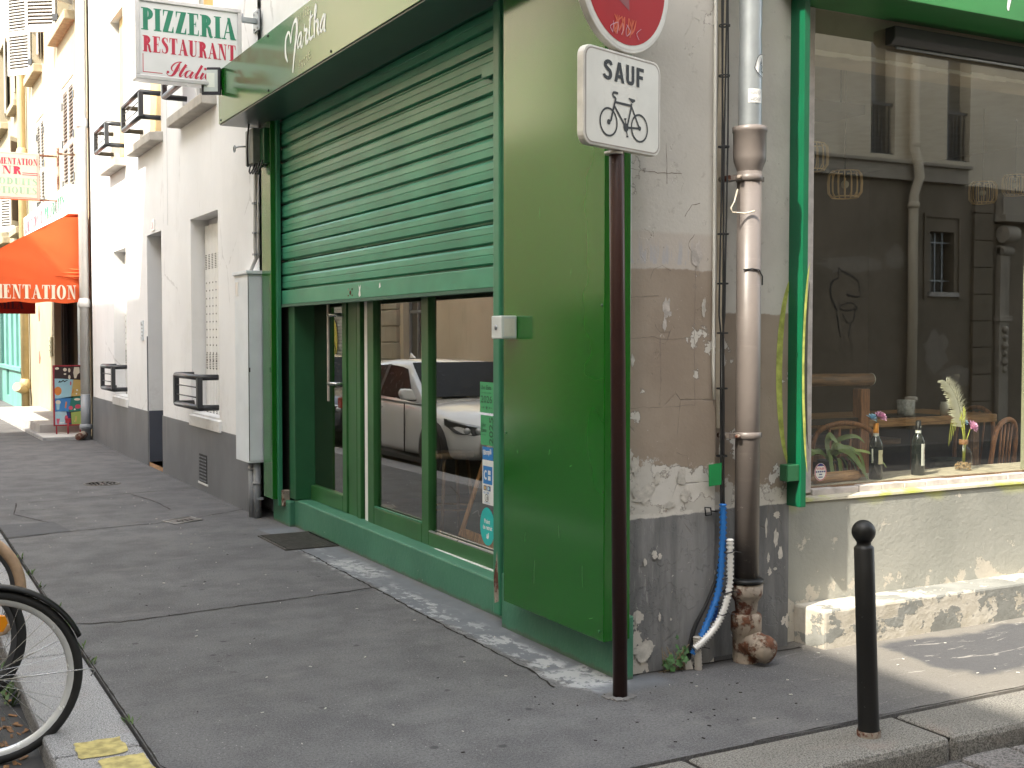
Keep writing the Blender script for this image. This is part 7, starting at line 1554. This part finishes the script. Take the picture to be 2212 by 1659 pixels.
mb = MB(); mb.box((-4.9, BY, 4.35), (17.45, BY+.10, 4.62)); mb.box((-4.9, BY, 4.62), (17.5, BY+.16, 4.68)); mb.build('cornice', stonem, t, .01)
for (a, b, c, d) in lowh+uph:
    q = MB(); q.box((a, BY-.28, c), (b, BY-.24, d)); w = q.build('window', dw, t)
    if c > 4:
        q = MB(); q.box((a, BY-.10, c+.0), (b, BY-.06, c+.03)); q.box((a, BY-.10, c+.85), (b, BY-.06, c+.9))
        for k in range(6): q.box((a+.05+k*.09, BY-.09, c+.03), (a+.065+k*.09, BY-.07, c+.85))
        sub(q, 'balustrade', MT['rail'], w)
q = MB()
for x in (16.72, 16.86, 17.04): q.box((x, BY-.14, 2.42), (x+.022, BY-.12, 3.50))
for z in (2.62, 3.30): q.box((16.60, BY-.13, z), (17.24, BY-.11, z+.022))
q.build('window_bars', MT['galv'], t); q = MB(); q.box((16.55, BY-.02, 2.34), (17.3, BY+.06, 2.42)); q.build('sill', MT['sill'], t)
q = MB(); q.box((16.45, BY, 2.3), (16.52, BY+.03, 3.75)); q.box((17.32, BY, 2.3), (17.39, BY+.03, 3.75)); q.box((16.45, BY, 3.75), (17.39, BY+.03, 3.82)); q.build('window_surround', browngrey, t)
for k in range(9): q = MB(); q.box((17.66, BY, -.05+k*.49), (18.15, BY+.07, .43+k*.49)); q.build('quoin_block', browngrey, t, .012)
q = MB(); q.box((18.3, BY, 0), (18.55, BY+.12, 3.3)); q.box((18.25, BY, 1.9), (18.6, BY+.16, 2.0)); q.box((18.2, BY, 3.72), (20.9, BY+.30, 3.86)); q.box((18.25, BY, 3.86), (20.85, BY+.2, 4.25)); q.box((20.6, BY, 0), (20.85, BY+.12, 3.3)); q.tube([(18.28, BY+.16, 3.5), (18.62, BY+.16, 3.5)], .16, 16); q.tube([(18.30, BY+.10, 3.2), (18.60, BY+.10, 3.2)], .09, 12); q.build('door_surround', stonem, t, .01)
for x in (18.42, 20.72):
    for k in range(6): q = MB(); q.sphere((x, BY+.14, 1.0+k*.15), .055+.015*(k % 2), 8, 6); q.build('carved_boss', stonem, t)
q = MB(); q.tube([(16.07, BY+.12, 0), (16.07, BY+.12, 4.1), (16.12, BY+.20, 4.4), (16.05, BY+.22, 4.65), (16.05, BY+.14, 4.9), (16.05, BY+.14, 12)], .085, 12)
for z in (.5, 3.9, 4.95, 8): q.lathe((16.06, BY+.13, z), [(.085,-.03),(.11,-.02),(.11,.05),(.085,.08)], 12)
q.build('drain_pipe', creamf, t)
# line drawing and pale patches painted on the lower wall
G_ = rib(smooth([(0,.42,.022),(.08,.60,.022),(.42,.74,.022),(.50,.78,.022),(.50,.62,.022)], 4)) + rib(smooth([(0,.44,.022),(.02,.30,.022),(.32,.34,.022)], 4)) + rib(smooth([(.50,.62,.03),(.66,.52,.03),(.66,.28,.03),(.52,.06,.03)], 4)) + rib(smooth([(.06,.12,.02),(.20,.20,.02),(.46,.14,.02),(.34,.06,.02),(.06,.10,.02)], 4)) + rib(smooth([(.10,.10,.02),(.14,-.10,.02),(.28,-.14,.02),(.40,.02,.02)], 4)) + rib([(.20,-.16,.02),(.26,-.40,.02)]) + rib([(.52,-.02,.02),(.44,-.4,.02)])
flat(G_, (14.95, BY, 2.0), (-1,0,0), (0,0,1), .006).build('wall_drawing', MT['ink'], t)
pp = plain('pale_wall_patch', (.27,.235,.185), .9)
def blob(cx, cz, rx, rz, n=18): return [(cx+rx*random.uniform(.6,1.15)*math.cos(2*math.pi*i/n), cz+rz*random.uniform(.6,1.15)*math.sin(2*math.pi*i/n)) for i in range(n)]
flat([blob(.2,2.85,.75,.16), blob(-.9,3.0,.3,.22), blob(-1.9,1.35,.35,.45), blob(-2.4,.9,.45,.25)], (14.9, BY, 0), (-1,0,0), (0,0,1), .004).build('plaster_patch', pp, t)
mb = MB(); mb.box((-4.9, BY, -.3), (60, -3.4, .0)); tag(mb.build('near_pavement', MT['asphalt']), kind='structure')
mb = MB(); mb.box((-4.9, -3.4, -.3), (60, -3.1, -.005)); tag(mb.build('near_kerb', MT['kerb2']), kind='structure')

# ------------------------------------------------------------------ parked cars (seen mirrored in the shop glass)
def car_paint(name, col):
    M = Mat(name); return M.pbr(M.vary(col, .03, 2), .22, 0, None, spec=.5, coat=1.0, coat_rough=.04)
tint = plain('dark_car_glass', (.008,.009,.010), .25, spec=.05); lens = plain('lamp_lens', (.55,.56,.56), .08, .3); blk = plain('black_car_plastic', (.02,.02,.02), .5); redl = plain('red_lamp_lens', (.35,.012,.012), .15)
def car(name, label, paint, loc, heading):
    t = thing(name, label, 'car', (0,0,0), 'cars parked along the narrow street')
    ST = [(-2.13,.66,.40,.72,.74),(-2.08,.76,.30,.84,.86),(-1.85,.85,.22,.92,.93),(-1.5,.875,.19,.94,.95),(-.6,.885,.17,.93,.95),(.5,.885,.17,.90,.95),(.95,.88,.18,.88,.94),(1.4,.87,.19,.82,.90),(1.8,.83,.21,.74,.82),(2.02,.75,.23,.66,.72),(2.14,.60,.27,.56,.60)]
    V = []; F = []
    for (y, w, zb, zs, zt) in ST:
        half = [(w*.86, zb), (w*.985, zb+.10), (w*1.0, zb+(zs-zb)*.55), (w*.975, zs-.06), (w*.90, zs), (w*.5, zt-.01), (0, zt)]
        row = half + [(-x, z) for x, z in half[-2::-1]]
        V += [(x, y, z) for x, z in row]
    m = len(row)
    for i in range(len(ST)-1):
        for j in range(m-1): F.append((i*m+j, i*m+j+1, (i+1)*m+j+1, (i+1)*m+j))
        F.append((i*m+m-1, i*m, (i+1)*m, (i+1)*m+m-1))
    F.append(tuple(range(m))); F.append(tuple((len(ST)-1)*m+k for k in range(m-1, -1, -1)))
    b = MB(); b.add(V, F, True); body = b.build('body', paint, t); s_ = body.modifiers.new('sub', 'SUBSURF'); s_.levels = s_.render_levels = 2
    GH = [(-2.0,.70,.86,.66,.90,.92),(-1.72,.79,.90,.60,1.28,1.31),(-1.45,.82,.91,.61,1.36,1.395),(-.5,.845,.91,.63,1.405,1.44),(.10,.845,.90,.61,1.375,1.41),(.92,.80,.88,.70,.92,.95)]
    V = []; F = []
    for (y, wb2, zb, wr, zr, zc) in GH:
        half = [(wb2, zb), (wb2-.02, zb+(zr-zb)*.08), (wr+(wb2-wr)*.06, zr-(zr-zb)*.10), (wr-.06, zr+(zc-zr)*.55), (0, zc)]
        V += [(x, y, z) for x, z in half+[(-x, z) for x, z in half[-2::-1]]]
    m = 9
    for i in range(len(GH)-1):
        for j in range(m-1): F.append((i*m+j, i*m+j+1, (i+1)*m+j+1, (i+1)*m+j))
    F.append(tuple(range(m))); F.append(tuple((len(GH)-1)*m+k for k in range(m-1, -1, -1)))
    b = MB(); b.add(V, F, True); b.build('cabin', paint, t)
    def side(y, f):
        for a, c in zip(GH, GH[1:]):
            if a[0] <= y <= c[0]:
                k = (y-a[0])/(c[0]-a[0]); g = [a[i]+(c[i]-a[i])*k for i in range(6)]
                return Vector((g[1]+(g[3]-g[1])*f+.006, y, g[2]+(g[4]-g[2])*f))
    for sd in (1, -1):
        for (pts) in (((-1.42,.10),(-.50,.08),(-.52,.90),(-1.30,.90),(-1.52,.62)), ((-.42,.08),(.62,.10),(.10,.86),(-.10,.90),(-.43,.90))):
            P = [side(y, f) for y, f in pts]; P = [Vector((p.x*sd, p.y, p.z)) for p in P]; b = MB(); b.prism(P, (.008*sd, 0, .002)); b.build('side_window', tint, t)
        P = [side(-.50,.06), side(-.42,.06), side(-.43,.92), side(-.52,.92)]; b = MB(); b.prism([Vector((p.x*sd, p.y, p.z)) for p in P], (.010*sd, 0, .002)); b.build('door_pillar', blk, t)
        b = MB(); b.prism([(sd*.80,.62,.93),(sd*.98,.60,.93),(sd*1.02,.60,1.02),(sd*.98,.60,1.08),(sd*.86,.61,1.07)], (0,-.13 if False else .13,0)); mi = b.build('mirror', paint, t, .025)
        b = MB(); b.box((sd*.80,.64,.915),(sd*.90,.72,.935)); sub(b, 'mirror_foot', blk, mi)
        for y in (-.30, -1.22): b = MB(); b.tube([(sd*.885,y-.09,.80),(sd*.915,y-.04,.805),(sd*.915,y+.05,.805),(sd*.885,y+.09,.80)], .012, 6); b.build('door_handle', paint, t)
        b = MB()
        for y in (.52, -.46): b.box((sd*.878, y-.003, .25), (sd*.893, y+.003, .88))
        b.build('door_gap', blk, t)
        b = MB(); b.box((sd*.80,-1.0,.16),(sd*.892,1.0,.215)); b.build('side_sill', blk, t)
        b = MB(); b.prism([(sd*.50,2.05,.66),(sd*.72,1.93,.70),(sd*.84,1.62,.75),(sd*.85,1.66,.67),(sd*.80,1.90,.58),(sd*.66,2.06,.56),(sd*.50,2.12,.58)], (0,.018,.004)); h = b.build('headlight', blk, t, .004)
        for x, y in ((.60, 2.08), (.71, 2.0)): q = MB(); q.sphere((sd*x, y, .615), .042, 12, 8); sub(q, 'projector', lens, h)
        q = MB(); q.prism([(sd*.51,2.10,.665),(sd*.72,1.98,.70),(sd*.83,1.70,.745),(sd*.83,1.71,.725),(sd*.72,2.0,.68),(sd*.51,2.12,.645)], (0,.012,0)); sub(q, 'daylight_strip', lens, h)
        b = MB(); b.box((sd*.60,-2.14,.68),(sd*.83,-1.98,.84)); b.build('tail_lamp', redl, t, .02)
        for y in (1.35, -1.34):
            b = MB(); b.lathe((sd*.60, y, .33), [(0,0),(.372,0),(.372,.292),(.32,.292),(.32,.2)], 36, (sd,0,0)); b.build('wheel_arch', blk, t)
            b = MB(); b.lathe((sd*.70, y, .315), [(.19,0),(.30,.0),(.315,.03),(.315,.17),(.30,.20),(.225,.205),(.215,.18)], 36, (sd,0,0)); w = b.build('wheel', MT['rubber'], t)
            q = MB(); q.lathe((sd*.70, y, .315), [(.222,.198),(.212,.20),(.205,.14),(.05,.15),(.04,.19),(.0,.195)], 30, (sd,0,0)); sub(q, 'rim_dish', plain('dark_alloy', (.10,.10,.10), .5), w)
            for k in range(7):
                a = 2*math.pi*k/7; d = Vector((0, math.cos(a), math.sin(a))); e = Vector((0, -math.sin(a), math.cos(a))); c = Vector((sd*.895, y, .315)); q = MB(); q.prism([c+d*.03+e*.02, c+d*.21+e*.026, c+d*.21-e*.026, c+d*.03-e*.02], (sd*.012,0,0)); sub(q, 'spoke', MT['alu'], w)
            q = MB(); q.lathe((sd*.893, y, .315), [(.222,0),(.222,.014),(.205,.014),(.205,0)], 30, (sd,0,0)); sub(q, 'rim_lip', MT['alu'], w)
    b = MB(); P = [Vector((.60,.115,1.365)), Vector((-.60,.115,1.365)), Vector((-.735,.90,.945)), Vector((.735,.90,.945))]
    b.prism([p+Vector((0,.02,.022)) for p in P]+[], (0,.006,.008)); b.build('windscreen', tint, t)
    b = MB(); b.prism([Vector((.56,-1.78,1.27)), Vector((-.56,-1.78,1.27)), Vector((-.62,-2.0,.96)), Vector((.62,-2.0,.96))], (0,-.02,.01)); b.build('rear_window', tint, t)
    b = MB(); b.prism([(-.55,2.10,.30),(.55,2.10,.30),(.62,2.06,.42),(-.62,2.06,.42)], (0,.06,0)); b.build('bumper_intake', blk, t, .01)
    for sd in (1, -1): b = MB(); b.prism([(sd*.05,2.10,.50),(sd*.40,2.08,.50),(sd*.42,2.06,.62),(sd*.05,2.08,.62)], (0,.06,0)); b.build('grille', blk, t, .01)
    b = MB(); b.prism([(0,-1.36,1.43),(0,-1.16,1.43),(0,-1.33,1.50)], (.02,0,0)); b.build('roof_fin', paint, t)
    b = MB(); b.box((-.26,2.14,.42),(.26,2.165,.53)); b.build('number_plate', MT['whitegloss'], t)
    b = MB()
    for k in (-1, 1): b.tube([(k*.05,.93,.965),(k*.35-.2,.86,.985),(k*.35-.25,.55,1.15)], .008, 5)
    b.build('wiper', blk, t)
    t.location = loc; t.rotation_euler = (0, 0, heading)
wp = car_paint('white_car_paint', (.80,.79,.76)); np_ = car_paint('dark_blue_car_paint', (.018,.022,.034))
car('parked_car', 'white hatchback with dark headlights parked beside the left kerb', wp, (-.33, 14.65, -.12), math.pi)
car('parked_car', 'dark blue hatchback parked behind the white one', np_, (-.38, 19.6, -.12), math.pi)
